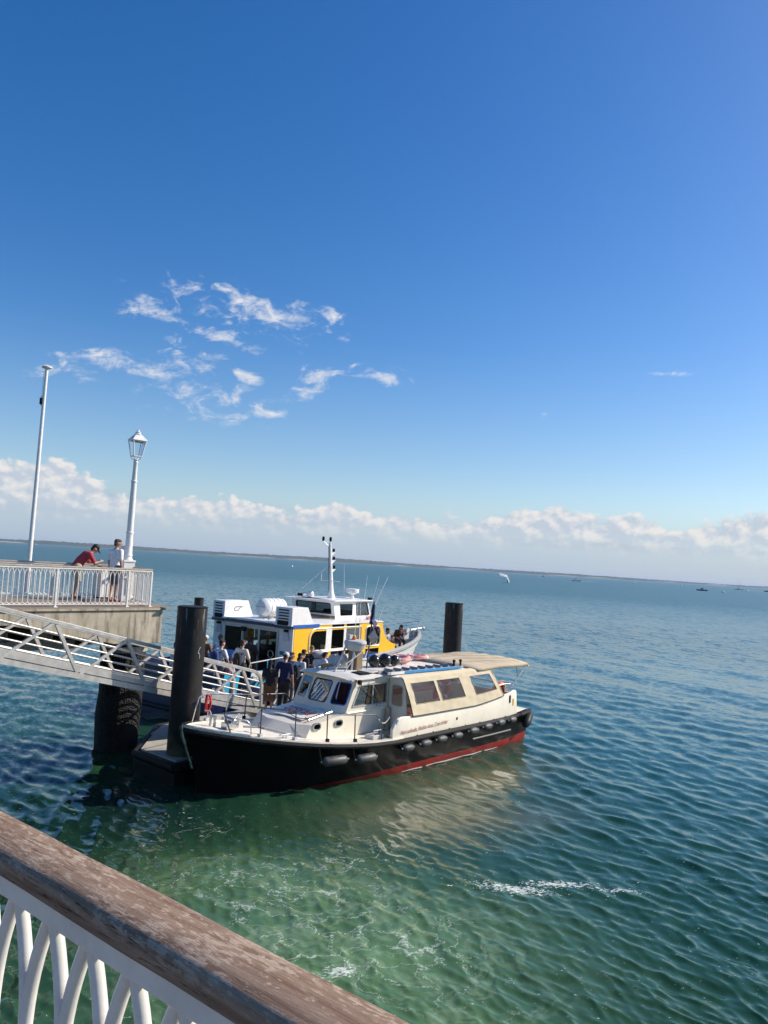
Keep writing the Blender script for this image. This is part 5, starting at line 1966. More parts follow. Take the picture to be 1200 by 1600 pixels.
q.build('stern_hull', 'navy', FE, 50)


def on_side(x, v, out=0.006):
    a, c = Vector(fh(x, 2, -1)), Vector(fh(x, 4, -1))
    return a.lerp(c, v) + Vector((0, -out, 0))


def decal(name, m, outline, out=0.008):
    vs = [on_side(x, v, out) for (x, v) in outline]
    return MB().add(vs, [tuple(range(len(vs)))]).build(name, m, FE, 0)


decal('cyan_panel', 'cyan', [(0.44, 0.30), (0.76, 0.30), (0.74, 0.98), (0.44, 0.98)])
decal('cyan_panel', 'cyan', [(0.86, 0.26), (1.13, 0.26), (1.13, 0.98), (0.98, 0.98), (0.90, 0.6)])
decal('cyan_panel', 'cyan', [(1.64, 0.62), (2.62, 0.56), (2.62, 0.99), (1.64, 0.99)])
decal('cyan_panel', 'cyan', [(1.95, 0.02), (2.55, 0.02), (2.85, 0.35), (2.80, 0.60), (2.45, 0.58), (2.30, 0.30)])
decal('cyan_panel', 'cyan', [(1.70, 0.04), (1.82, 0.04), (1.95, 0.30), (1.86, 0.32)])
decal('navy_swirl', 'navy', [(1.70, 0.60), (1.90, 0.64), (2.05, 0.76), (1.98, 0.78), (1.80, 0.70)], 0.011)
decal('navy_swirl', 'navy', [(2.02, 0.60), (2.20, 0.70), (2.28, 0.80), (2.14, 0.80), (2.08, 0.70)], 0.011)
decal('registration_plate', 'flagwhite', [(1.66, 0.80), (2.20, 0.77), (2.20, 0.975), (1.66, 0.995)], 0.012)
a = on_side(1.70, 0.825, 0.018)
lettering('registration_lettering', 'AC 9', 0.26, a, (1, 0, -0.02), (0, 0, 1), 'black', FE, width=0.46)
MB().prism(rrect(2.22, 1.30, 2.55, 1.66, 0.08), 'y', -2.16, -2.075).build('rubber_bumper', 'black', FE, bevel=0.02)
# transom: dark, name and home port in pale letters
lettering('transom_lettering', 'ARCACHON', 0.20, (-0.012, 1.38, 1.10), (0, -1, 0), (0, 0, 1), 'lightgrey', FE, width=1.25)
MB().span((-0.07, -2.05, 1.585), (0.02, 2.05, 1.66)).build('transom_rail', 'navy', FE, bevel=0.02)
MB().tube([(-0.05, 1.95, 0.25), (-0.05, -1.95, 0.25)], 0.09, 8).build('stern_fender', 'rubber', FE)
# decks
MB().prism([(0.03, -2.0), (3.8, -2.02), (3.8, 2.02), (0.03, 2.0)], 'z', 0.72, 0.80).build('after_deck', 'grey', FE)
rows = [[(x, k * max(0, fs_b(x) - 0.12), fs_z(x) - 0.42 + 0.02 * (1 - k * k)) for k in (-1, 0, 1)] for x in FX if x >= 9.0]
MB().grid(rows).build('fore_deck', 'interior', FE)
for sd in (-1, 1):
    xs_ = [k for k in FX if k >= 9.0]
    rows = [[(x, sd * (fs_b(x) + 0.015), fs_z(x) - 0.04), (x, sd * (fs_b(x) + 0.02), fs_z(x) + 0.03), (x, sd * max(0, fs_b(x) - 0.13), fs_z(x) + 0.03), (x, sd * max(0, fs_b(x) - 0.13), fs_z(x) - 0.40)] for x in xs_]
    MB().grid(rows).build('bulwark', 'lightgrey', FE, 40)
    xs_ = [k for k in FX if k >= 3.0]
    MB().tube([(x, sd * (fs_b(x) + 0.01), fs_z(x) - 0.10) for x in xs_ if x > 8], 0.045, 8).build('rubbing_strake', 'grey', FE)
# passenger cabin: shell with rounded front shoulder that sweeps down on the side
YC = 2.03
RZF = 3.0
CX0, CX1 = 3.8, 9.55


def fy(x): return min(YC, fs_b(x) - 0.03)


for sd in (-1, 1):
    wins = [(4.80, 5.72, 2.12, 2.82, (0.06, 0.04, 0.04, 0.30)), (6.08, 6.86, 2.12, 2.84, 0.05), (7.02, 7.96, 2.12, 2.86, 0.05), (8.42, 9.40, 2.12, 2.86, (0.14, 0.14, 0.22, 0.14))]
    ys = sd * YC
    top_z, bot = RZF + 0.07, 1.765
    sidew = MB()
    # plain strips between windows; arched corners filled round each opening
    xcuts = [CX0]
    for w in wins:
        xcuts += [w[0], w[1]]
    xcuts.append(9.52)
    for k in range(0, len(xcuts), 2):
        sidew.add([(xcuts[k], sd * fy(xcuts[k]), bot), (xcuts[k + 1], sd * fy(xcuts[k + 1]), bot), (xcuts[k + 1], sd * fy(xcuts[k + 1]), top_z), (xcuts[k], sd * fy(xcuts[k]), top_z)], [(0, 1, 2, 3)])
    for (xa, xb, za, zb, rr_) in wins:
        ring = rrect(xa, za, xb, zb, rr_, 4)
        n = len(ring)
        cx_, cy_ = (xa + xb) / 2, (za + zb) / 2
        outr = []
        for (u, v) in ring:
            ddx, ddy = u - cx_, v - cy_
            k = 1e9
            if abs(ddx) > 1e-6:
                k = min(k, ((xb if ddx > 0 else xa) - cx_) / ddx)
            if abs(ddy) > 1e-6:
                k = min(k, ((top_z if ddy > 0 else bot) - cy_) / ddy)
            outr.append((cx_ + ddx * k, cy_ + ddy * k))
        vs = [(u, sd * fy(u), v) for (u, v) in outr] + [(u, sd * fy(u), v) for (u, v) in ring]
        sidew.add(vs, [(k, (k + 1) % n, n + (k + 1) % n, n + k) for k in range(n)])
        for (cu, cv) in ((xa, bot), (xb, bot), (xb, top_z), (xa, top_z)):
            ks = [k for k in range(n)]
            onx = sorted([k for k in ks if abs(outr[k][0] - cu) < 1e-5], key=lambda k: abs(outr[k][1] - cv))
            ony = sorted([k for k in ks if abs(outr[k][1] - cv) < 1e-5], key=lambda k: abs(outr[k][0] - cu))
            if onx and ony:
                sidew.add([(cu, sd * fy(cu), cv), (outr[onx[0]][0], sd * fy(outr[onx[0]][0]), outr[onx[0]][1]), (outr[ony[0]][0], sd * fy(outr[ony[0]][0]), outr[ony[0]][1])], [(0, 1, 2)])
    # the swept shoulder down to the foredeck bulwark
    sh = [(9.52, bot), (9.52, top_z)]
    cur = [(9.58, 3.05), (9.66, 2.80), (9.76, 2.58), (9.92, 2.38), (10.14, 2.22), (10.42, 2.12), (10.75, 2.06), (10.75, 1.84)]
    pts = [sh[1]] + cur + [sh[0]]
    sidew.add([(u, sd * fy(u), v) for (u, v) in pts], [tuple(range(len(pts)))])
    sidew.build('cabin_side', 'yellow', FE, 25)
    for (xa, xb, za, zb, rr_) in wins:
        ring = rrect(xa, za, xb, zb, rr_, 4)
        MB().add([(u, sd * (fy(u) - 0.02), v) for (u, v) in ring], [tuple(range(len(ring)))]).build('window_pane', 'tintglass', FE, 0)
    # white surrounds: first three windows share one frame
    fr_ = MB()
    big_ = rrect(4.70, 2.03, 8.05, 2.92, (0.16, 0.12, 0.08, 0.38), 5)
    fr_.tube([(u, sd * (fy(u) + 0.008), v) for (u, v) in big_], 0.027, 6, closed=True)
    for (xa, xb) in ((5.72, 6.08), (6.86, 7.02)):
        fr_.add([(xa + 0.005, sd * (YC + 0.006), 2.05), (xb - 0.005, sd * (YC + 0.006), 2.05), (xb - 0.005, sd * (YC + 0.006), 2.92), (xa + 0.005, sd * (YC + 0.006), 2.90)], [(0, 1, 2, 3)])
    fr_.add([(4.75, sd * (YC + 0.005), 2.05), (8.02, sd * (YC + 0.005), 2.05), (8.02, sd * (YC + 0.005), 2.118), (4.75, sd * (YC + 0.005), 2.118)], [(0, 1, 2, 3)])
    fr_.tube([(u, sd * (fy(u) + 0.008), v) for (u, v) in rrect(8.38, 2.08, 9.44, 2.90, (0.16, 0.16, 0.24, 0.16), 5)], 0.027, 6, closed=True)
    fr_.build('window_surround', 'white', FE, 40)
    # blue stripe between yellow and the white hull
    rows = [[(x, sd * (fs_b(x) + 0.008), z) for x in (3.75, 5, 6, 7, 8, 9.2)] for z in (1.63, 1.77)]
    MB().grid(rows).build('blue_stripe', 'blue', FE)
    MB().span((3.72, sd * YC - 0.035, 2.97), (5.25, sd * YC + 0.034, 3.09)).build('roof_stripe', 'blue', FE)
# interior seats
for k in range(5):
    for y in (-1.2, 1.2):
        b = MB().box((4.8 + k * 0.95, y, 1.35), (0.5, 1.1, 0.12))
        b.box((5.02 + k * 0.95, y, 1.65), (0.08, 1.1, 0.6))
        b.build('bench_seat', 'woodseat', FE, bevel=0.02)
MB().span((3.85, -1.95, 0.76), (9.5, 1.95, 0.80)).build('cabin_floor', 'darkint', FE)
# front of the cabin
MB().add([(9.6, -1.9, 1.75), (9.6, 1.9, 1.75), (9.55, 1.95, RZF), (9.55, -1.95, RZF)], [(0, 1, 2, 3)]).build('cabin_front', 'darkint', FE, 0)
# roof
rows = []
for x in (3.62, 3.66, 5, 7, 9, 9.5, 9.62):
    hw = 2.06 if x < 9.4 else min(2.06, fs_b(x))
    rows.append([(x, -hw, RZF + 0.05), (x, -hw, RZF + 0.075), (x, -hw + 0.12, RZF + 0.10), (x, 0, RZF + 0.15), (x, hw - 0.12, RZF + 0.10), (x, hw, RZF + 0.075), (x, hw, RZF + 0.05)])
rb = MB().grid(rows, closed=True)
rb.add(rows[0], [tuple(range(7))])
rb.add(rows[-1], [tuple(range(6, -1, -1))])
rb.build('roof', 'white', FE, 30)
MB().span((3.60, -1.2, RZF - 0.04), (3.66, 1.28, RZF + 0.072)).build('roof_edge', 'navy', FE)
# stern bulkhead with sliding glass doors
bw = MB()
bw.span((3.76, 1.44, 0.8), (3.84, 2.03, RZF + 0.048))
bw.span((3.76, -2.03, 0.8), (3.84, -1.36, RZF + 0.048))
bw.span((3.76, -1.358, 2.86), (3.84, 1.438, RZF + 0.048))
bw.build('stern_bulkhead', 'white', FE, 30)
df = MB()
for y in (1.40, 0.46, -0.40, -1.32):
    df.span((3.72, y - 0.035, 0.82), (3.80, y + 0.035, 2.858))
df.span((3.73, -1.28, 2.78), (3.79, 1.36, 2.856))
df.build('door_frame', 'alu', FE, 30)
MB().span((3.745, 0.50, 0.9), (3.755, 1.36, 2.78)).build('glass_door', 'tintglass', FE)
MB().span((3.765, -1.28, 0.9), (3.775, -0.44, 2.78)).build('glass_door', 'glass', FE)
for y in (1.72, -1.74):
    b = MB().lathe([(0.07, 0.10), (0.10, 0.0), (0.16, -0.16), (0.165, -0.2)], 4, (3.70, y, 2.72))
    b.build('deck_speaker', 'lightgrey', FE, 20)
    MB().box((3.70, y, 2.86), (0.12, 0.14, 0.09)).build('speaker_bracket', 'black', FE)
MB().span((3.745, -1.68, 1.97), (3.756, -1.46, 2.10)).build('exit_sign', 'greensign', FE)
MB().box((3.68, 0.36, 2.74), (0.13, 0.22, 0.16)).build('floodlight', 'black', FE, bevel=0.01)
MB().tube([(3.66, -1.1 + 0.13 * math.cos(k * 0.449), 1.95 + 0.13 * math.sin(k * 0.449)) for k in range(14)], 0.016, 6, closed=True).build('hand_wheel', 'steel', FE)
# rail, blue rope lashings and wooden bench near the door
b = MB().tube([(1.62, -1.98, 1.62), (1.7, -1.96, 1.86), (3.6, -1.9, 1.95)], 0.022, 7)
b.tube([(2.75, -1.95, 0.9), (2.75, -1.93, 1.90)], 0.018, 6)
b.build('boarding_rail', 'lightgrey', FE)
b = MB()
for k in range(7):
    a_ = k * 0.9
    b.tube([(2.55 + 0.02 * k, -1.97, 1.90), (2.5 + 0.05 * math.sin(a_) + 0.03 * k, -2.03, 1.7), (2.52 + 0.03 * k, -2.0, 1.48 - 0.03 * (k % 3))], 0.014, 5)
b.build('blue_lashing', 'cyan', FE)
MB().span((2.95, -1.9, 1.15), (3.6, -1.3, 1.28)).build('locker_seat', 'woodseat', FE, bevel=0.02)
MB().span((2.95, -1.9, 0.81), (3.6, -1.3, 1.148)).build('locker', 'blue', FE, bevel=0.02)
# engine room air boxes at the after corners of the roof
for sd in (-1, 1):
    y0, y1 = (1.40, 2.03) if sd > 0 else (-2.03, -1.24)
    bx = MB()
    zt = 3.72
    prof = [(3.64, RZF + 0.035), (3.80, zt), (4.95, zt - 0.0), (5.28, RZF + 0.06)]
    if sd < 0:
        prof = [(3.64, RZF + 0.035), (3.80, zt), (4.55, zt), (4.95, RZF + 0.06)]
    # end towards the stern leans forward
    bx.prism([(x - 0.16, z) if i == 1 else (x, z) for i, (x, z) in enumerate(prof)], 'y', y0, y1)
    ob = bx.build('air_box', 'white', FE, 30, bevel=0.02)
    for k in range(4):
        z = RZF + 0.30 + k * 0.105
        x = 3.635
        MB().box((x, (y0 + y1) / 2, z), (0.02, (y1 - y0) * 0.62, 0.045)).build('louvre', 'black', ob)
    MB().box((3.628, (y0 + y1) / 2 - 0.02 * sd, RZF + 0.145), (0.02, (y1 - y0) * 0.66, 0.17)).build('intake', 'black', ob)
    MB().span((3.61, y0 - 0.004, RZF - 0.06), (3.655, y1 + 0.004, RZF + 0.036)).build('corner_band', 'navy', FE)
    if sd > 0:
        MB().tube([(4.25, y0 - 0.004, 3.48), (4.62, y0 - 0.004, 3.48), (4.45, y0 - 0.004, 3.42), (4.40, y0 - 0.004, 3.33), (4.22, y0 - 0.004, 3.32), (4.17, y0 - 0.004, 3.40), (4.25, y0 - 0.004, 3.475)], 0.011, 5).build('outline_mark', 'black', ob)
# liferaft canister on its cradle
t = MB()
for k in range(5):
    pass
can = MB().lathe([(0.10, -0.66), (0.26, -0.63), (0.345, -0.52), (0.365, -0.40), (0.365, 0.40), (0.345, 0.52), (0.26, 0.63), (0.10, 0.66)], 24, (4.80, 0.02, 3.56), 'x')
co_ = can.build('liferaft_canister', 'white', FE, 30)
for x in (-0.36, -0.12, 0.12, 0.36):
    MB().tube([(4.80 + x, 0.02 + 0.372 * math.cos(k * 0.3927), 3.56 + 0.372 * math.sin(k * 0.3927)) for k in range(16)], 0.011, 5, closed=True).build('strap', 'lightgrey', co_)
MB().tube([(4.80, 0.02 + 0.368, 3.56)] + [(4.80, 0.3, 3.56)], 0.001, 3).build('seal', 'grey', co_)
MB().tube([(4.135 + 0.01, 0.02 + 0.26 * k, 3.60) for k in (-1, -0.5, 0, 0.5, 1)], 0.008, 5).build('seam_line', 'grey', co_)
b = MB()
for x in (4.5, 5.1):
    b.span((x - 0.04, -0.30, 3.08), (x + 0.04, 0.34, 3.20))
    b.tube([(x, -0.33, 3.1), (x, -0.36, 3.42)], 0.018, 6)
    b.tube([(x, 0.37, 3.1), (x, 0.40, 3.42)], 0.018, 6)
b.build('cradle', 'steel', FE)
for y in (0.15, -0.35):
    MB().span((3.66, y - 0.05, RZF + 0.03), (3.76, y + 0.05, RZF + 0.14)).build('roof_lug', 'black', FE)
b = MB().tube([(3.9, -0.55 + 0.16 * math.cos(k * 0.7), RZF + 0.12 + 0.10 * abs(math.sin(k * 0.7))) for k in range(5)], 0.014, 6)
b.build('roof_handle', 'steel', FE)

# wheelhouse
WX0, WX1, WY, WZ0, WZ1 = 7.25, 10.2, 1.12, RZF + 0.08, 3.86
wh = MB()


def framed(b_, P, u0, v0, u1, v1, r_, panes, nrm, thick=0.04):
    ring = rrect(u0, v0, u1, v1, r_, 3)
    n = len(ring)
    cx_, cy_ = (u0 + u1) / 2, (v0 + v1) / 2
    outr = []
    for (u, v) in ring:
        ddx, ddy = u - cx_, v - cy_
        k = 1e9
        if abs(ddx) > 1e-6:
            k = min(k, ((1 if ddx > 0 else 0) - cx_) / ddx)
        if abs(ddy) > 1e-6:
            k = min(k, ((1 if ddy > 0 else 0) - cy_) / ddy)
        outr.append((cx_ + ddx * k, cy_ + ddy * k))
    b_.add([P(*q_) for q_ in outr] + [P(*q_) for q_ in ring], [(k, (k + 1) % n, n + (k + 1) % n, n + k) for k in range(n)])
    for (cu, cv) in ((0, 0), (1, 0), (1, 1), (0, 1)):
        onx = sorted([k for k in range(n) if abs(outr[k][0] - cu) < 1e-5], key=lambda k: abs(outr[k][1] - cv))
        ony = sorted([k for k in range(n) if abs(outr[k][1] - cv) < 1e-5], key=lambda k: abs(outr[k][0] - cu))
        if onx and ony:
            b_.add([P(cu, cv), P(*outr[onx[0]]), P(*outr[ony[0]])], [(0, 1, 2)])
    panes.append([P(*q_) + nrm * (-0.015) for q_ in ring])
    return [P(*q_) + nrm * 0.004 for q_ in ring]


panes, gas = [], []


def quad(A, B_, C_, D_):
    A, B_, C_, D_ = map(Vector, (A, B_, C_, D_))
    return lambda u, v: A.lerp(B_, u).lerp(D_.lerp(C_, u), v)


# aft wall leans out a little towards the stern at the top
gas.append(framed(wh, quad((7.45, WY, WZ0), (7.45, -WY, WZ0), (7.25, -WY, WZ1), (7.25, WY, WZ1)), 0.10, 0.33, 0.92, 0.88, 0.05, panes, Vector((-1, 0, 0))))
for sd in (-1, 1):
    P1 = quad((7.45, sd * WY, WZ0), (8.75, sd * WY, WZ0), (8.75, sd * WY, WZ1), (7.25, sd * WY, WZ1))
    framed(wh, P1, 0.28, 0.24, 0.90, 0.86, 0.03, panes, Vector((0, sd, 0)))
    P2 = quad((8.75, sd * WY, WZ0), (10.25, sd * WY * 0.9, WZ0), (9.85, sd * WY * 0.92, WZ1), (8.75, sd * WY, WZ1))
    gas.append(framed(wh, P2, 0.12, 0.24, 0.88, 0.90, 0.05, panes, Vector((0, sd, 0))))
framed(wh, quad((10.25, -WY * 0.9, WZ0), (10.25, WY * 0.9, WZ0), (9.85, WY * 0.92, WZ1), (9.85, -WY * 0.92, WZ1)), 0.06, 0.3, 0.94, 0.9, 0.04, panes, Vector((1, 0, 0)))
wh.build('wheelhouse', 'white', FE, 25)
for g_ in gas:
    MB().tube(g_, 0.018, 6, closed=True).build('window_gasket', 'black', FE)
for pn in panes:
    MB().add(pn, [tuple(range(len(pn)))]).build('wheelhouse_pane', 'glass', FE, 0)
MB().span((9.2, -0.9, 3.1), (9.9, 0.9, 3.38)).build('console', 'darkint', FE)
MB().span((7.6, -0.7, 3.1), (7.8, 0.7, 3.34)).build('chart_shelf', 'woodseat', FE)
r = MB().prism([(6.78, 1.22), (6.78, -0.2), (7.1, -1.30), (9.9, -1.26), (10.18, -0.8), (10.18, 0.8), (9.9, 1.26), (7.1, 1.30)], 'z', WZ1 + 0.002, WZ1 + 0.05)
r.add([(7.2, -1.1, WZ1 + 0.05), (9.8, -1.1, WZ1 + 0.05), (9.8, 0, WZ1 + 0.10), (7.2, 0, WZ1 + 0.10), (7.2, 1.1, WZ1 + 0.05), (9.8, 1.1, WZ1 + 0.05)], [(0, 1, 2, 3), (3, 2, 5, 4)])
r.build('wheelhouse_roof', 'white', FE, 30, bevel=0.01)
# mast
M0, M1 = Vector((8.05, -0.38, WZ1 + 0.05)), Vector((7.72, -0.38, WZ1 + 2.42))
def mp(t): return M0.lerp(M1, t)
b = MB()
rows = []
for t, w_, d_ in ((0, 0.20, 0.17), (0.06, 0.17, 0.13), (0.15, 0.12, 0.09), (0.5, 0.085, 0.07), (1.0, 0.05, 0.045)):
    c = mp(t)
    rows.append([c + Vector((w_ * math.cos(k * 0.785), d_ * math.sin(k * 0.785), 0)) for k in range(8)])
b.grid(rows, closed=True)
b.add(rows[-1], [tuple(range(8))])
mast = b.build('mast', 'white', FE, 50)
for (t, sgn) in ((0.80, 1), (0.66, 1), (0.50, 1)):
    c = mp(t)
    k = MB().add([c + Vector(v) for v in ((0.03, -0.03, 0.06), (0.30, -0.05, 0.08), (0.30, 0.05, 0.08), (0.03, 0.03, 0.06), (0.05, -0.03, -0.10), (0.05, 0.03, -0.10))], [(0, 1, 2, 3), (0, 4, 1), (3, 2, 5), (1, 4, 5, 2), (0, 3, 5, 4)])
    k.build('lamp_bracket', 'white', mast, 0)
    MB().lathe([(0.055, 0.09), (0.055, 0.20), (0.03, 0.23)], 10, tuple(c + Vector((0.22, 0, 0)))).build('mast_light', 'black', mast)
c = mp(1.0)
for off in (0.02, -0.34):
    MB().lathe([(0.03, 0.04), (0.055, 0.07), (0.055, 0.2), (0.03, 0.23)], 10, tuple(c + Vector((off, 0.1 if off < 0 else 0, 0.0)))).build('mast_light', 'black', mast)
MB().tube([c + Vector((0, 0, -0.2)), c + Vector((-0.2, 0.06, -0.06)), c + Vector((-0.34, 0.1, 0.05))], 0.015, 6).build('light_arm', 'steel', mast)
MB().tube([mp(0.02) + Vector((-0.12, 0.02, 0)), mp(0.4) + Vector((-0.09, 0.02, 0)), mp(0.95) + Vector((-0.06, 0.02, 0))], 0.022, 6).build('cable', 'black', mast)
c = mp(0.32)
b = MB().tube([c + Vector((0, -0.45, 0)), c + Vector((0, 0.55, 0))], 0.018, 6)
b.tube([c + Vector((0, 0.52, 0)), c + Vector((0, 0.52, 0.28))], 0.018, 6)
b.build('crosstree', 'white', mast)
MB().tube([mp(0.62), (6.95, 0.85, WZ1 + 0.06)], 0.02, 6).build('mast_stay', 'white', mast)
# radar on the wheelhouse roof, searchlights and horns
rb_ = MB().lathe([(0.09, 0.0), (0.07, 0.16), (0.16, 0.20), (0.28, 0.25), (0.30, 0.34), (0.28, 0.41), (0.1, 0.43)], 20, (9.3, -0.55, WZ1 + 0.08))
rb_.build('radar', 'white', FE, 30)
MB().tube([(9.2, -0.2, WZ1 + 0.06), (9.05, -0.2, WZ1 + 1.55)], [0.016, 0.008], 6).build('whip_aerial', 'white', FE)
b = MB().lathe([(0.07, -0.10), (0.13, -0.06), (0.13, 0.14), (0.10, 0.16)], 14, (7.30, 0.10, WZ1 + 0.2), 'y')
b.lathe([(0.05, -0.08), (0.11, 0.0), (0.12, 0.1)], 12, (7.05, 0.32, WZ1 + 0.18), 'x')
b.build('searchlight', 'white', FE)
for k in (0.03, 0.16):
    MB().lathe([(0.07, 0.0), (0.07, 0.02)], 10, (6.93, 0.32 + k, WZ1 + 0.18), 'x').build('lamp_lens', 'black', FE)
MB().box((9.95, -1.05, WZ1 + 0.10), (0.12, 0.16, 0.10)).build('side_light', 'black', FE)
for (x, y, tx) in ((10.0, -1.0, 0.5), (10.1, -0.6, 0.05), (9.9, -1.15, 1.1)):
    MB().tube([(x, y, WZ1 - 0.6), (x + tx, y - 0.1, WZ1 + 1.1)], [0.016, 0.008], 6).build('whip_aerial', 'white', FE)
b = MB().tube([(9.2, -1.5, RZF + 0.12), (9.45, -1.6, RZF + 0.2)], 0.10, 8)
b.build('orange_buoy_light', 'lifepink', FE)
# foredeck: seats, windlass, anchor on the stemhead
MB().span((10.9, -1.2, 1.42), (12.6, 1.2, 1.72)).build('deck_locker', 'lightgrey', FE, bevel=0.02)
b = MB().box((14.6, 0, 2.05), (0.4, 0.35, 0.3))
b.lathe([(0.15, -0.25), (0.09, -0.18), (0.09, 0.18), (0.15, 0.25)], 12, (14.6, 0, 2.3), 'y')
b.build('windlass', 'lightgrey', FE)
b = MB().tube([(15.2, 0, 2.3), (16.5, 0, 2.38)], 0.05, 6)
b.tube([(16.1, -0.25, 2.3), (16.45, 0, 2.42), (16.1, 0.25, 2.3)], 0.05, 6)
b.build('anchor', 'alu', FE)
for sd in (-1, 1):
    pts = [(x, sd * (fs_b(x) - 0.1), fs_z(x) + 0.45) for x in (13.4, 14.2, 15.0, 15.6)]
    b = MB().tube(pts + [(15.95, 0, fs_z(16) + 0.48)], 0.02, 6)
    for x in (13.4, 14.4, 15.4):
        b.tube([(x, sd * (fs_b(x) - 0.1), fs_z(x) + 0.02), (x, sd * (fs_b(x) - 0.1), fs_z(x) + 0.45)], 0.016, 6)
    b.build('bow_rail', 'steel', FE)
for k in range(3):
    b = MB().tube([(9.7 + 0.35 * k, -2.16, 1.38), (9.72 + 0.35 * k, -2.2, 1.66)], 0.03, 6)
    b.build('scupper_frame', 'grey', FE)


# ------------------------------------------------------------------ people
def capsule(b, p, q, r0, r1, n=10):
    p, q = Vector(p), Vector(q)
    d = q - p
    L_ = d.length
    if L_ < 1e-5:
        b.ball(p, r0, n, 6)
        return
    d /= L_
    pts, rs = [], []
    for a in (-80, -50, -20):
        pts.append(p + d * (r0 * math.sin(R(a))))
        rs.append(r0 * math.cos(R(a)))
    for a in (20, 50, 80):
        pts.append(q + d * (r1 * math.sin(R(a))))
        rs.append(r1 * math.cos(R(a)))
    b.tube(pts, rs, n)


def fuse(b, name, m, parent, vox=0.014, smooth_it=4):
    """joins overlapping capsules into one continuous skin"""
    me = b.mesh(name, None, 0)
    o = bpy.data.objects.new(name, me)
    COL.objects.link(o)
    rm = o.modifiers.new('remesh', 'REMESH')
    rm.mode = 'VOXEL'
    rm.voxel_size = vox
    sm = o.modifiers.new('smooth', 'SMOOTH')
    sm.iterations = smooth_it
    sm.factor = 0.5
    dg = bpy.context.evaluated_depsgraph_get()
    me2 = bpy.data.meshes.new_from_object(o.evaluated_get(dg))
    me2.name = name
    o.modifiers.clear()
    o.data = me2
    bpy.data.meshes.remove(me)
    me2.materials.clear()
    me2.materials.append(MAT[m] if isinstance(m, str) else m)
    me2.polygons.foreach_set('use_smooth', [True] * len(me2.polygons))
    o.parent = parent
    return o


CLOTH = {}


def cloth(col, name='cloth'):
    k = (name,) + tuple(col)
    if k not in CLOTH:
        CLOTH[k] = mat(name, col, 0.85, var=0.15, scale=8, bmp=0.25)
    return CLOTH[k]


SKIN = {}


def skin(tone):
    if tone not in SKIN:
        m, b = new_mat('skin')
        b.inputs['Base Color'].default_value = (*{'light': (0.55, 0.33, 0.24), 'mid': (0.42, 0.235, 0.155), 'dark': (0.20, 0.10, 0.065)}[tone], 1)
        b.inputs['Roughness'].default_value = 0.5
        SKIN[tone] = m
    return SKIN[tone]


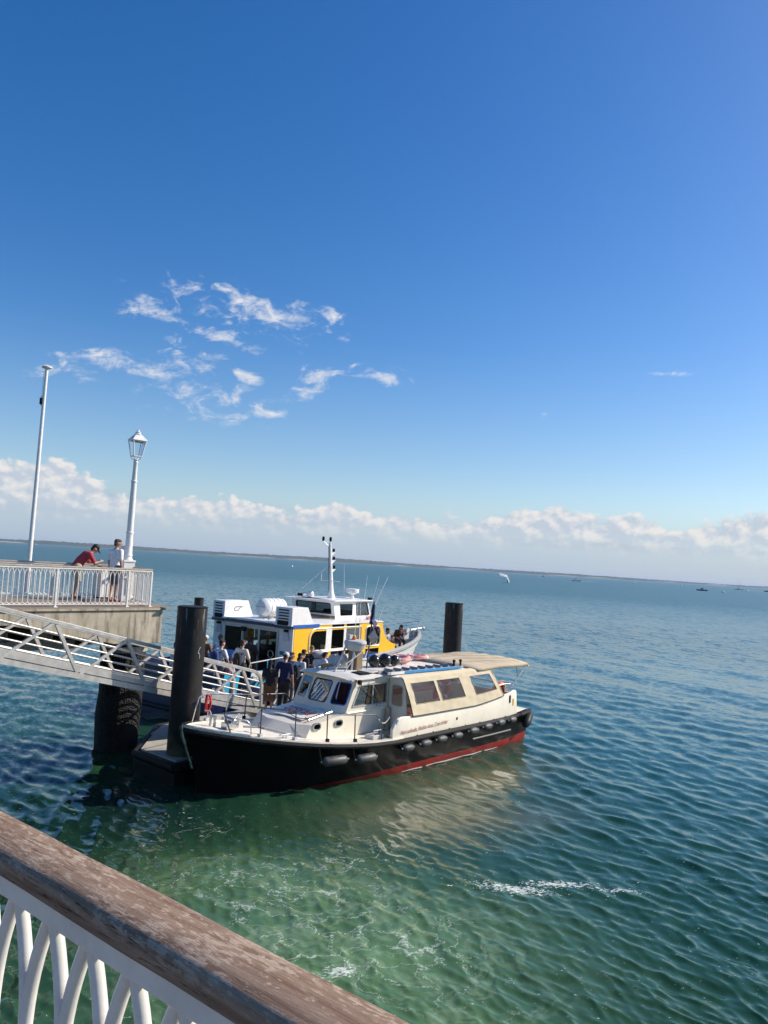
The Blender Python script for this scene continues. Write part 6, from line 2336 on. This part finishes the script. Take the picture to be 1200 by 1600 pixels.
def person(label, loc, rz, h=1.75, tone='light', pose=None, hair=(0.03, 0.02, 0.015), hair_long=0.0, bun=False, cap=None, shirt=(0.7, 0.7, 0.7), sleeves=0.55,
           legs=(0.05, 0.05, 0.06), legcover=0.45, skirt=False, shoes=(0.1, 0.1, 0.1), group=None, build_=1.0, beard=False, vox=0.014):
    """local x is where the person faces, y to the left; feet at z = 0"""
    t = thing('person', label, 'person', loc, rz, group)
    k = h / 1.75
    J = dict(pel=(0, 0, .95), spine=(0, 0, 1.15), chest=(0.01, 0, 1.33), neck=(0, 0, 1.48), head=(0.035, 0, 1.635),
             shl=(0, .185, 1.415), shr=(0, -.185, 1.415), ell=(-.02, .235, 1.13), elr=(-.02, -.235, 1.13), wrl=(.05, .235, .89), wrr=(.05, -.235, .89),
             hil=(0, .09, .92), hir=(0, -.09, .92), knl=(.02, .10, .50), knr=(.02, -.10, .50), anl=(-.02, .105, .085), anr=(-.02, -.105, .085),
             tol=(.13, .125, .035), tor=(.13, -.125, .035))
    if pose:
        J.update(pose)
    J = {a: Vector(v) * k for a, v in J.items()}
    s = build_ * k
    up_ = (J['head'] - J['neck']).normalized()
    face = Vector(pose.get('face', (1, 0, 0))) if pose else Vector((1, 0, 0))
    face = (face - up_ * face.dot(up_)).normalized()
    side = up_.cross(face)
    b = MB()
    C = capsule
    C(b, J['pel'], J['spine'], .130 * s, .118 * s)
    C(b, J['hil'], J['hir'], .105 * s, .105 * s)
    C(b, J['spine'], J['chest'], .118 * s, .128 * s)
    C(b, J['shl'].lerp(J['chest'], .35), J['shr'].lerp(J['chest'], .35), .085 * s, .085 * s)
    C(b, J['chest'], J['neck'], .105 * s, .062 * s)
    C(b, J['neck'], J['head'] - up_ * .06 * k, .055 * k, .052 * k)
    for q in 'lr':
        C(b, J['sh' + q], J['el' + q], .056 * s, .041 * s)
        C(b, J['el' + q], J['wr' + q], .040 * s, .027 * k)
        C(b, J['hi' + q], J['kn' + q], .088 * s, .056 * s)
        C(b, J['kn' + q], J['an' + q], .056 * s, .036 * k)
        C(b, J['an' + q], J['to' + q], .040 * k, .030 * k)
        # hand: palm, four unequal curled fingers, thumb off the side
        f = (J['wr' + q] - J['el' + q]).normalized()
        sd = f.cross(Vector((0, 1, 0)))
        if sd.length < .2:
            sd = f.cross(Vector((0, 0, 1)))
        sd.normalize()
        pn = sd.cross(f)
        w0 = J['wr' + q]
        C(b, w0, w0 + f * .065 * k, .026 * k, .031 * k)
        for i, L_ in enumerate((.070, .080, .075, .058)):
            a = w0 + f * .085 * k + sd * ((i - 1.5) * .019 * k)
            m1 = a + (f + pn * .25).normalized() * (L_ * .55 * k)
            C(b, a, m1, .0105 * k, .010 * k, 6)
            C(b, m1, m1 + (f + pn * .8).normalized() * (L_ * .5 * k), .010 * k, .009 * k, 6)
        a = w0 + f * .03 * k + sd * .028 * k
        C(b, a, a + (f * .8 + sd * .7).normalized() * .055 * k, .013 * k, .010 * k, 6)
    # head: skull, jaw, nose, ears
    hc = J['head']
    C(b, hc + up_ * .035 * k - face * .022 * k, hc + up_ * .03 * k + face * .018 * k, .086 * k, .080 * k, 12)
    C(b, hc - up_ * .02 * k + face * .02 * k, hc - up_ * .075 * k + face * .045 * k, .066 * k, .043 * k, 10)
    C(b, hc + up_ * .012 * k + face * .088 * k, hc - up_ * .022 * k + face * .108 * k, .012 * k, .016 * k, 6)
    for e in (-1, 1):
        C(b, hc + side * (e * .080 * k) + up_ * .015 * k, hc + side * (e * .084 * k) - up_ * .025 * k, .018 * k, .014 * k, 6)
    fuse(b, 'body', skin(tone), t, vox)
    # eyes and mouth
    for e in (-1, 1):
        MB().ball(tuple(hc + face * .087 * k + side * (e * .032 * k) + up_ * .018 * k), (.012 * k,) * 3, 8, 6).build('eye', 'black', t)
    b = MB()
    C(b, hc + face * .092 * k + side * .02 * k - up_ * .052 * k, hc + face * .092 * k - side * .02 * k - up_ * .052 * k, .007 * k, .007 * k, 6)
    b.build('mouth', cloth((0.35, 0.12, 0.10), 'lips'), t)
    # hair
    hb_ = MB()
    C(hb_, hc + up_ * .058 * k - face * .034 * k, hc + up_ * .068 * k + face * .012 * k, .090 * k, .078 * k, 12)
    C(hb_, hc + up_ * .03 * k - face * .05 * k, hc - up_ * .035 * k - face * .055 * k, .076 * k, .050 * k, 10)
    if hair_long > 0:
        C(hb_, hc - face * .06 * k, hc - up_ * hair_long * k - face * .085 * k, .082 * k, .055 * k, 10)
    if bun:
        C(hb_, hc + up_ * .15 * k - face * .04 * k, hc + up_ * .17 * k - face * .04 * k, .042 * k, .038 * k, 8)
    if beard:
        C(hb_, hc - up_ * .075 * k + face * .05 * k, hc - up_ * .085 * k + face * .045 * k, .047 * k, .045 * k, 8)
    fuse(hb_, 'hair', cloth(hair, 'hair'), t, vox * 0.9, 2)
    if cap:
        cb = MB()
        C(cb, hc + up_ * .075 * k - face * .03 * k, hc + up_ * .075 * k + face * .018 * k, .094 * k, .088 * k, 12)
        cb2 = fuse(cb, 'cap', cloth(cap, 'cap_cloth'), t, vox * 0.9, 2)
        pk = MB()
        rows = []
        for i in range(5):
            a = -0.8 + 1.6 * i / 4
            rows.append([hc + up_ * (.075 - .012 * j) * k + face * ((.07 + .075 * j * math.cos(a * .7)) * k) * math.cos(a) + side * (.092 * k * math.sin(a)) for j in range(3)])
        pk.grid(rows)
        po_ = pk.build('peak', cloth(cap, 'cap_cloth'), cb2)
        sd_ = po_.modifiers.new('thickness', 'SOLIDIFY')
        sd_.thickness = 0.008
    # shirt
    g = .016 * k
    sb = MB()
    C(sb, J['pel'] + (J['spine'] - J['pel']) * .1, J['spine'], .137 * s + g, .124 * s + g)
    C(sb, J['spine'], J['chest'], .124 * s + g, .131 * s + g)
    C(sb, J['shl'].lerp(J['chest'], .30), J['shr'].lerp(J['chest'], .30), .088 * s + g, .088 * s + g)
    C(sb, J['chest'], J['chest'].lerp(J['neck'], .72), .108 * s + g, .062 * s + g)
    if sleeves > 0:
        for q in 'lr':
            e = min(1.0, sleeves)
            C(sb, J['sh' + q], J['sh' + q].lerp(J['el' + q], e), .062 * s + g, .052 * s + g)
            if sleeves > 1:
                C(sb, J['el' + q], J['el' + q].lerp(J['wr' + q], sleeves - 1), .046 * s + g * .8, .034 * s + g * .8)
    fuse(sb, 'shirt', cloth(shirt, 'shirt_cloth'), t, vox)
    # trousers, shorts or skirt
    tb = MB()
    C(tb, J['hil'], J['hir'], .113 * s + g, .113 * s + g)
    C(tb, J['pel'], J['pel'].lerp(J['spine'], .35), .133 * s + g * .8, .120 * s + g * .8)
    for q in 'lr':
        if skirt:
            C(tb, J['hi' + q], J['hi' + q].lerp(J['kn' + q], min(1, legcover * 2)), .105 * s + g, .13 * s + g)
        else:
            C(tb, J['hi' + q], J['hi' + q].lerp(J['kn' + q], min(1, legcover * 2)), .095 * s + g, .068 * s + g)
            if legcover > .5:
                C(tb, J['kn' + q], J['kn' + q].lerp(J['an' + q], (legcover - .5) * 2), .064 * s + g, .046 * s + g)
    if skirt:
        C(tb, J['hil'].lerp(J['knl'], min(1, legcover * 2)), J['hir'].lerp(J['knr'], min(1, legcover * 2)), .13 * s, .13 * s)
    fuse(tb, 'skirt' if skirt else ('trousers' if legcover > .55 else 'shorts'), cloth(legs, 'trouser_cloth'), t, vox)
    for q in 'lr':
        fb = MB()
        C(fb, J['an' + q] - Vector((.03 * k, 0, .03 * k)), J['to' + q] + (J['to' + q] - J['an' + q]) * .25 + Vector((0, 0, 0.008)), .040 * k, .036 * k)
        fb.build('shoe', cloth(shoes, 'shoe_leather'), t, 60)
    return t


def backpack(label, loc, rz, col, size=(0.20, 0.32, 0.46), group=None, lean=0.0):
    t = thing('backpack', label, 'backpack', loc, rz, group)
    t.rotation_euler = (0, lean, R(rz))
    b = MB()
    sx, sy, sz = size
    capsule(b, (0, 0, -sz * .22), (0, 0, sz * .22), sy * .46, sy * .40, 12)
    for i, q in enumerate(b.v):
        b.v[i] = (q[0] * sx / sy * 1.05, q[1] * 1.1, q[2])
    b.build('bag', cloth(col, 'pack_cloth'), t, 60)
    p = MB().box((-sx * .45, 0, -sz * .16), (sx * .35, sy * .62, sz * .38))
    p.build('pocket', cloth(tuple(c * .8 for c in col), 'pack_cloth'), t, 60, bevel=0.03)
    for sd in (-1, 1):
        MB().tube([(sx * .3, sd * sy * .32, sz * .36), (sx * .62, sd * sy * .34, sz * .44), (sx * 1.05, sd * sy * .36, sz * .30), (sx * 1.12, sd * sy * .38, 0.0), (sx * .5, sd * sy * .40, -sz * .3)], 0.016, 6).build('strap', cloth(tuple(c * .7 for c in col), 'pack_cloth'), t)
    return t


# --- on the pier head
q = SITE.w(12.55, 20.55, 3.94)
q = Vector((-7.74, 22.5, 3.94))
person('man in a white t-shirt standing at the lamp post, seen from behind', tuple(q), 62, 1.80, 'mid', dict(face=(0.8, -0.6, 0), head=(0.035, -0.01, 1.635)),
       hair=(0.07, 0.055, 0.045), shirt=(0.78, 0.78, 0.80), sleeves=0.7, legs=(0.16, 0.15, 0.17), legcover=0.42, shoes=(0.3, 0.05, 0.05), build_=1.12)
bend = dict(pel=(-.10, 0, .94), spine=(.0, 0, 1.11), chest=(.14, 0, 1.25), neck=(.27, 0, 1.35), head=(.37, 0, 1.455),
            shl=(.20, .19, 1.29), shr=(.20, -.19, 1.29), ell=(.30, .22, 1.05), elr=(.34, -.20, 1.05), wrl=(.54, .10, 1.10), wrr=(.54, -.06, 1.10),
            hil=(-.10, .09, .90), hir=(-.10, -.09, .90), knl=(-.03, .10, .49), knr=(-.05, -.10, .49), anl=(-.10, .10, .085), anr=(-.14, -.10, .085), tol=(.05, .12, .035), tor=(.01, -.12, .035), face=(1, 0, -0.15))
person('man in a red t-shirt and dark cap leaning on the seaward railing', (-9.02, 23.2, 3.94), 38, 1.78, 'mid', bend,
       hair=(0.02, 0.015, 0.012), cap=(0.012, 0.012, 0.014), shirt=(0.40, 0.045, 0.06), sleeves=0.75, legs=(0.42, 0.35, 0.25), legcover=0.45, shoes=(0.35, 0.2, 0.1), build_=1.1)

# --- boarding the ferry and waiting on the pontoon
ZD, ZP = 0.80, DK - 0.08 + 0.008
walk = dict(knl=(.16, .09, .52), anl=(.12, .10, .14), tol=(.27, .11, .09), knr=(-.04, -.10, .50), anr=(-.22, -.10, .10), tor=(-.08, -.11, .04),
            ell=(-.14, .24, 1.14), wrl=(-.08, .25, .90), elr=(.10, -.24, 1.14), wrr=(.22, -.22, .96))
sit = dict(pel=(0, 0, .55), spine=(-.02, 0, .76), chest=(0, 0, .95), neck=(.02, 0, 1.09), head=(.055, 0, 1.245), shl=(.01, .185, 1.03), shr=(.01, -.185, 1.03), ell=(.04, .235, .76), elr=(.04, -.235, .76), wrl=(.26, .16, .66), wrr=(.26, -.16, .66),
           hil=(.02, .09, .54), hir=(.02, -.09, .54), knl=(.42, .12, .54), knr=(.42, -.12, .54), anl=(.40, .12, .09), anr=(.40, -.12, .09), tol=(.53, .13, .04), tor=(.53, -.13, .04))
G = 'passengers boarding the ferry'
w = FB.w(0.32, 0.28, ZD + 0.22)
person('bearded man in a white shirt on the ferry stern left of the thick pile', tuple(w), 30, 1.76, 'mid', dict(sit, face=(1, -0.5, 0)), beard=True, shirt=(0.76, 0.77, 0.8), sleeves=0.6, legs=(0.05, 0.06, 0.1), legcover=1.0)
w = FB.w(2.05, 0.66, ZD)
person('woman in a brown top and white cap half hidden by the thick pile', tuple(w), 70, 1.70, 'mid', dict(walk), cap=(0.75, 0.75, 0.75), shirt=(0.20, 0.085, 0.045), sleeves=0.8, legs=(0.09, 0.03, 0.03), legcover=0.8, hair=(0.05, 0.03, 0.02), hair_long=0.15)
w = FB.w(2.90, 0.78, ZD)
person('woman in a white tank top with her hair in a bun', tuple(w), 60, 1.68, 'light', dict(walk), bun=True, hair=(0.16, 0.10, 0.06), shirt=(0.78, 0.80, 0.84), sleeves=0.0, legs=(0.1, 0.12, 0.2), legcover=0.45)
w = FB.w(0.74, -1.50, ZD + 0.03)
person('short haired man with a big blue backpack and white t-shirt', tuple(w), 50, 1.80, 'light', dict(walk), shirt=(0.76, 0.76, 0.76), sleeves=0.7, legs=(0.22, 0.23, 0.22), legcover=0.45, hair=(0.03, 0.02, 0.015), shoes=(0.5, 0.3, 0.25))
bw_ = Vector((math.cos(R(50)), math.sin(R(50)), 0))
backpack('big navy and blue backpack on the back of the short haired man', tuple(w + Vector((0, 0, 1.18)) - bw_ * 0.24), 50, (0.035, 0.06, 0.20), (0.26, 0.40, 0.62))
w = FB.w(1.50, -1.72, ZD)
person('man with a black backpack and pale t-shirt standing in the boarding gap', tuple(w), 62, 1.82, 'mid', dict(walk), shirt=(0.72, 0.68, 0.60), sleeves=0.75, legs=(0.02, 0.02, 0.02), legcover=1.0, hair=(0.07, 0.035, 0.025))
bw_ = Vector((math.cos(R(62)), math.sin(R(62)), 0))
backpack('black backpack on the man standing in the boarding gap', tuple(w + Vector((0, 0, 1.18)) - bw_ * 0.22), 62, (0.02, 0.02, 0.022), (0.22, 0.34, 0.50))
w = FB.w(0.95, -1.78, ZD + 0.05)
person('small child in pale clothes between the two backpackers', tuple(w), 60, 1.10, 'light', dict(walk), hair=(0.12, 0.07, 0.04), hair_long=0.10, shirt=(0.70, 0.66, 0.58), sleeves=0.8, legs=(0.55, 0.52, 0.45), legcover=0.7, vox=0.012)
backpack('small pink backpack worn by the child', tuple(w + Vector((-0.04, -0.13, 0.78))), 60, (0.75, 0.22, 0.32), (0.15, 0.24, 0.28))
w = FB.w(2.6, -0.35, ZD)
stoop = dict(spine=(.10, 0, 1.10), chest=(.26, 0, 1.20), neck=(.38, 0, 1.27), head=(.48, 0, 1.34), shl=(.30, .18, 1.24), shr=(.30, -.18, 1.24), ell=(.40, .22, 1.0), elr=(.42, -.22, 1.0), wrl=(.55, .15, .85), wrr=(.55, -.15, .85), face=(1, 0, -0.6))
person('woman in a light blue dress bending forward before the glass doors', tuple(w), 150, 1.66, 'light', stoop, hair=(0.05, 0.03, 0.02), shirt=(0.16, 0.30, 0.62), sleeves=0.5, legs=(0.16, 0.30, 0.62), legcover=0.4, skirt=True)
w = FB.w(3.1, -0.62, ZD)
person('dark haired man in dark clothes just inside the ferry doorway', tuple(w), 60, 1.76, 'dark', dict(walk), shirt=(0.04, 0.03, 0.03), sleeves=0.8, legs=(0.03, 0.03, 0.03), legcover=1.0)
w = FB.w(4.45, -0.95, ZD + 0.05)
person('passenger in a grey top sitting behind the glass door of the ferry', tuple(w), 200, 1.76, 'mid', dict(sit), shirt=(0.42, 0.41, 0.40), sleeves=0.9, legs=(0.3, 0.28, 0.24), legcover=0.6, hair=(0.02, 0.015, 0.012))

w = PT.w(5.35, 2.05, ZP)
w = Vector((-2.89, 25.1, ZP + 0.03))
person('man in a navy t-shirt and pale cap standing with his back to us', tuple(w), 70, 1.86, 'light', dict(ell=(-.02, .30, 1.14), wrl=(.06, .29, .90), elr=(-.04, -.28, 1.14), wrr=(.03, -.29, .89), face=(1, -0.15, 0)), cap=(0.55, 0.56, 0.58), hair=(0.05, 0.035, 0.03),
       shirt=(0.012, 0.02, 0.075), sleeves=0.8, legs=(0.015, 0.015, 0.018), legcover=1.0, build_=1.12)
w = Vector((-3.33, 24.95, ZP))
person('dark haired woman in a black top and brown skirt left of the man in navy', tuple(w), 95, 1.66, 'mid', dict(face=(1, -0.3, 0)), hair=(0.008, 0.007, 0.007), hair_long=0.22, shirt=(0.015, 0.015, 0.022), sleeves=0.6, legs=(0.16, 0.07, 0.03), legcover=0.55, skirt=True)
w = Vector((-2.88, 26.75, ZP))
person('brown haired woman mostly hidden behind the man in navy', tuple(w), 60, 1.72, 'light', dict(face=(0.5, -0.8, 0)), hair=(0.12, 0.06, 0.03), hair_long=0.16, shirt=(0.3, 0.2, 0.16), sleeves=0.7, legs=(0.1, 0.1, 0.14), legcover=1.0)
w = Vector((-2.55, 26.5, ZP))
person('black haired youth with a white shirt right beside the man in navy', tuple(w), 55, 1.74, 'mid', dict(face=(0.9, -0.5, 0)), hair=(0.006, 0.006, 0.007), shirt=(0.72, 0.72, 0.72), sleeves=0.7, legs=(0.03, 0.03, 0.04), legcover=1.0)
bw_ = Vector((math.cos(R(55)), math.sin(R(55)), 0))
backpack('black backpack on the youth in the white shirt', tuple(w + Vector((0, 0, 1.15)) - bw_ * 0.22), 55, (0.018, 0.018, 0.02), (0.20, 0.32, 0.46))
w = Vector((-2.34, 28.3, ZP))
person('light brown haired woman in black carrying a round grey bag', tuple(w), -60, 1.82, 'light', dict(face=(1, -0.3, 0), wrr=(.28, -.10, 1.12), elr=(.08, -.25, 1.12)), hair=(0.22, 0.13, 0.06), shirt=(0.014, 0.014, 0.016), sleeves=1.4, legs=(0.015, 0.015, 0.018), legcover=1.0)
t = thing('holdall', 'round grey holdall slung on the shoulder of the woman in black', 'bag', tuple(w + Vector((0.26, 0.05, 1.52))), 20)
b = MB()
capsule(b, (-0.10, 0, 0), (0.10, 0, 0.0), 0.145, 0.145, 14)
b.build('bag', cloth((0.34, 0.34, 0.36), 'pack_cloth'), t, 60)
MB().tube([(-0.14, -0.02, 0.08), (-0.18, 0.0, 0.16), (0.0, 0.02, 0.2), (0.14, 0, 0.1)], 0.014, 6).build('strap', 'black', t)
w = Vector((-1.84, 28.3, ZP))
person('dark haired child in a white top at the right end of the queue', tuple(w), 20, 1.62, 'light', dict(face=(1, 0.4, 0)), hair=(0.03, 0.018, 0.014), hair_long=0.05, shirt=(0.74, 0.76, 0.80), sleeves=0.7, legs=(0.1, 0.1, 0.13), legcover=1.0)
w = Vector((-2.55, 27.6, ZP))
person('man in black with a white bag standing in the middle of the queue', tuple(w), 60, 1.74, 'mid', None, hair=(0.012, 0.010, 0.010), shirt=(0.016, 0.016, 0.018), sleeves=0.8, legs=(0.03, 0.03, 0.03), legcover=1.0)

# --- on the ferry's foredeck
w = FB.w(11.6, -0.95, fs_z(11.6) - 0.62)
person('man in a grey and white t-shirt sitting on the ferry bow deck', tuple(w), -30, 1.76, 'mid', dict(sit), shirt=(0.36, 0.40, 0.48), sleeves=0.6, legs=(0.03, 0.03, 0.05), legcover=0.6, hair=(0.05, 0.025, 0.015))
w = FB.w(13.2, -0.55, fs_z(13.2) - 0.55)
person('dark haired passenger in brown hunched near the ferry stem', tuple(w), -60, 1.70, 'mid', dict(sit, chest=(.12, 0, .92), neck=(.20, 0, 1.04), head=(.28, 0, 1.18), shl=(.12, .18, 1.0), shr=(.12, -.18, 1.0)), shirt=(0.12, 0.05, 0.035), sleeves=1.4, legs=(0.05, 0.035, 0.03), legcover=0.9, hair=(0.03, 0.015, 0.01), hair_long=0.12)
w = FB.w(12.5, -0.65, fs_z(12.5) - 0.60)
person('child in dark clothes sitting low between the two on the ferry bow', tuple(w), -45, 1.15, 'mid', dict(sit), shirt=(0.10, 0.04, 0.04), sleeves=1.0, legs=(0.04, 0.03, 0.03), legcover=0.9, hair=(0.04, 0.02, 0.012), hair_long=0.08, vox=0.012)


# ------------------------------------------------------------------ far out on the bay
def motorboat(label, loc, rz, L_, cab=True, mast_h=0.0, white='white', dark=False, group='small boats far out on the bay'):
    t = thing('motorboat', label, 'boat', loc, rz, group)
    bmx = L_ * 0.17
    rows = []
    for l, (z, k, xe) in enumerate(((-0.2, 0.6, 0.9), (L_ * 0.05, 0.9, 0.96), (L_ * 0.115, 1.0, 1.0))):
        row = []
        for sd in (-1, 1):
            xs_ = (-0.5, -0.2, 0.1, 0.3, 0.42, 0.5)
            rr_ = [(x * L_ * xe, sd * bmx * k * (1 - max(0, (x - 0.05) / 0.45) ** 2), z) for x in xs_]
            row += rr_ if sd < 0 else rr_[::-1]
        rows.append(row)
    b = MB().grid(rows, closed=True)
    b.add(rows[-1], [tuple(range(12))])
    b.build('hull', 'navy' if dark else white, t, 40)
    if cab:
        h0, h1 = L_ * 0.115, L_ * 0.25
        cb = MB().prism([(-0.12 * L_, h0), (-0.10 * L_, h1), (0.06 * L_, h1), (0.17 * L_, h0)], 'y', -bmx * 0.62, bmx * 0.62)
        cb.build('cabin', white, t, 30)
        w = MB().prism([(-0.085 * L_, h0 + (h1 - h0) * 0.45), (-0.078 * L_, h0 + (h1 - h0) * 0.85), (0.065 * L_, h0 + (h1 - h0) * 0.85), (0.11 * L_, h0 + (h1 - h0) * 0.45)], 'y', -bmx * 0.64, bmx * 0.64)
        w.build('window', 'tintglass' if not dark else 'black', t, 30)
        MB().span((-0.15 * L_, -bmx * 0.7, h1), (0.08 * L_, bmx * 0.7, h1 + 0.02 * L_)).build('roof', white, t)
    if mast_h:
        MB().tube([(0.03 * L_, 0, 0.1 * L_), (0.03 * L_, 0, mast_h)], 0.09, 6).build('mast', 'white', t)
        MB().tube([(0.03 * L_, 0, 0.22 * L_), (-0.38 * L_, 0, 0.22 * L_)], 0.08, 6).build('boom', 'white', t)
        st_ = MB().tube([(0.03 * L_, 0, mast_h), (0.48 * L_, 0, 0.12 * L_)], 0.03, 4)
        st_.tube([(0.03 * L_, 0, mast_h), (-0.48 * L_, 0, 0.12 * L_)], 0.03, 4)
        st_.build('stay', 'grey', t)
    return t


foam_m, fb_ = new_mat('white_wake_foam')
fn = noise(objco(), 0.8, 5.0, 0.7)
X.nt.links.new(mixc(fn.ramp(0.3, 0.6), (0.75, 0.78, 0.78), (0.35, 0.45, 0.48)).v, fb_.inputs['Base Color'])
fb_.inputs['Roughness'].default_value = 0.9


def wake(loc, rz, L_, w_):
    rows = []
    for i in range(16):
        u = i / 15
        rows.append([(-L_ * u, w_ * (0.35 + 0.65 * u) * k + 0.12 * w_ * math.sin(i * 2.3 + k * 3), 0.10 + 0.22 * (1 - u) * (1 - k * k) + 0.1 * abs(math.sin(i * 1.7 + 2 * k))) for k in (-1, -0.5, 0, 0.5, 1)])
    o = MB().grid(rows).build('wake_foam', foam_m, None, 50, loc=loc, rot=(0, 0, R(rz)))
    tag(o, None, None, kind='stuff')


motorboat('small white motorboat with dark windows, right of the white wing sail', (211, 830, 0), 200, 11)
wake((214, 833, 0), 200, 26, 2.4)
motorboat('white cabin cruiser lying broadside left of the far sailing boat', (252, 603, 0), 175, 8.5, dark=True)
motorboat('white sailing yacht with bare mast, far right on the horizon', (476, 1022, 0), 190, 12.5, True, 15.0)
motorboat('low dark speedboat trailing white foam beyond the sailing yacht', (505, 1000, 0), -10, 11, True, dark=True)
wake((500, 1001, 0), -10, 38, 2.6)
motorboat('white motorboat with a foaming wake behind the man in the red t-shirt', (-255, 738, 0), 165, 11)
wake((-251, 737, 0), 165, 24, 2.4)
motorboat('tiny white boat near the far shore left of the flagpole', (-880, 1957, 0), 10, 15)
motorboat('tiny sailing boat with bare mast close under the far shore', (330, 1560, 0), 10, 11, True, 13)

# wing sail rider
t = thing('wing_surfer', 'rider on a board under a big white wing sail, far out on the water', 'surfer', (57.1, 353.3, 0), 0)
rows = []
for i in range(13):
    u = i / 12
    y0 = -2.6 + 4.6 * u
    row = []
    for j in range(7):
        v = j / 6
        x = -2.9 + 5.0 * u
        z = 4.05 - 0.9 * u ** 2.2 + (v - 0.5) * (1.5 - 0.5 * u) - (2.2 * max(0, u - 0.72) / 0.28 if u > 0.72 else 0)
        row.append((x + 0.25 * math.sin(v * 3.1), 0.3 * math.sin(math.pi * v) + 0.2 * u + (v - 0.5) * 2.2, z))
    rows.append(row)
b = MB().grid(rows)
o = b.build('wing', 'flagwhite', t, 60)
sd_ = o.modifiers.new('thickness', 'SOLIDIFY')
sd_.thickness = 0.05
MB().tube([(-2.9, 0.1, 4.2), (-0.6, 0.1, 4.5), (1.2, 0.2, 3.9), (2.2, 0.3, 1.4)], 0.16, 8).build('leading_edge', 'white', t)
b = MB()
rows = [[(x, y * w_, 0.25 + 0.25 * max(0, x) ** 2) for y in (-1, 0, 1)] for x, w_ in ((-1.0, 0.25), (0, 0.38), (0.8, 0.25), (1.15, 0.05))]
o = MB().grid(rows).build('board', 'grey', t)
o.modifiers.new('thickness', 'SOLIDIFY').thickness = 0.09
b = MB()
for y in (-0.14, 0.14):
    capsule(b, (1.3 + y, 0, 0.35), (1.25 + y * .6, 0.05, 0.95), .07, .09)
capsule(b, (1.25, 0.05, 0.95), (1.4, 0.1, 1.5), .16, .18)
capsule(b, (1.4, 0.1, 1.68), (1.42, 0.1, 1.78), .1, .1)
capsule(b, (1.4, 0.0, 1.5), (1.8, 0.1, 1.75), .06, .05)
capsule(b, (1.4, 0.2, 1.5), (1.75, 0.3, 1.8), .06, .05)
fuse(b, 'rider', 'black', t, 0.04)

# mooring buoys
GB = 'white mooring buoys scattered on the bay'
for (x, y, lab) in ((-58.8, 511, 'white mooring buoy on the open water left of the ferry mast'), (212, 1026, 'white mooring buoy between the wing sail and the motorboat beside it'),
                    (246.5, 553, 'white mooring buoy below the sailing yacht, nearest of the two there'), (411, 862, 'white mooring buoy between the cabin cruiser and the sailing yacht'),
                    (430, 1101, 'white mooring buoy above and left of the cabin cruiser'), (330, 1000, 'white mooring buoy midway between the motorboat and the cabin cruiser')):
    t = thing('mooring_buoy', lab, 'buoy', (x, y, 0), 0, GB)
    r_ = 0.9 * (y / 700) ** 0.5
    MB().ball((0, 0, r_ * 0.5), (r_, r_, r_), 12, 8).build('float', 'white', t)
    MB().tube([(0, 0, r_ * 1.45), (0, 0, r_ * 2.0)], 0.08, 6).build('eye_rod', 'grey', t)


# ------------------------------------------------------------------ sea air: thin haze that blues the far shore
hm = bpy.data.materials.new('haze')
hm.use_nodes = True
ht = hm.node_tree
ht.nodes.clear()
pv_ = ht.nodes.new('ShaderNodeVolumePrincipled')
pv_.inputs['Color'].default_value = (0.72, 0.84, 1.0, 1)
pv_.inputs['Density'].default_value = 0.00007
pv_.inputs['Anisotropy'].default_value = 0.1
ho_ = ht.nodes.new('ShaderNodeOutputMaterial')
ht.links.new(pv_.outputs[0], ho_.inputs['Volume'])
hz = MB().span((-47000, -47000, -8.0), (47000, 47000, 70.0)).build('haze', hm, None, 0)
tag(hz, None, None, kind='stuff')
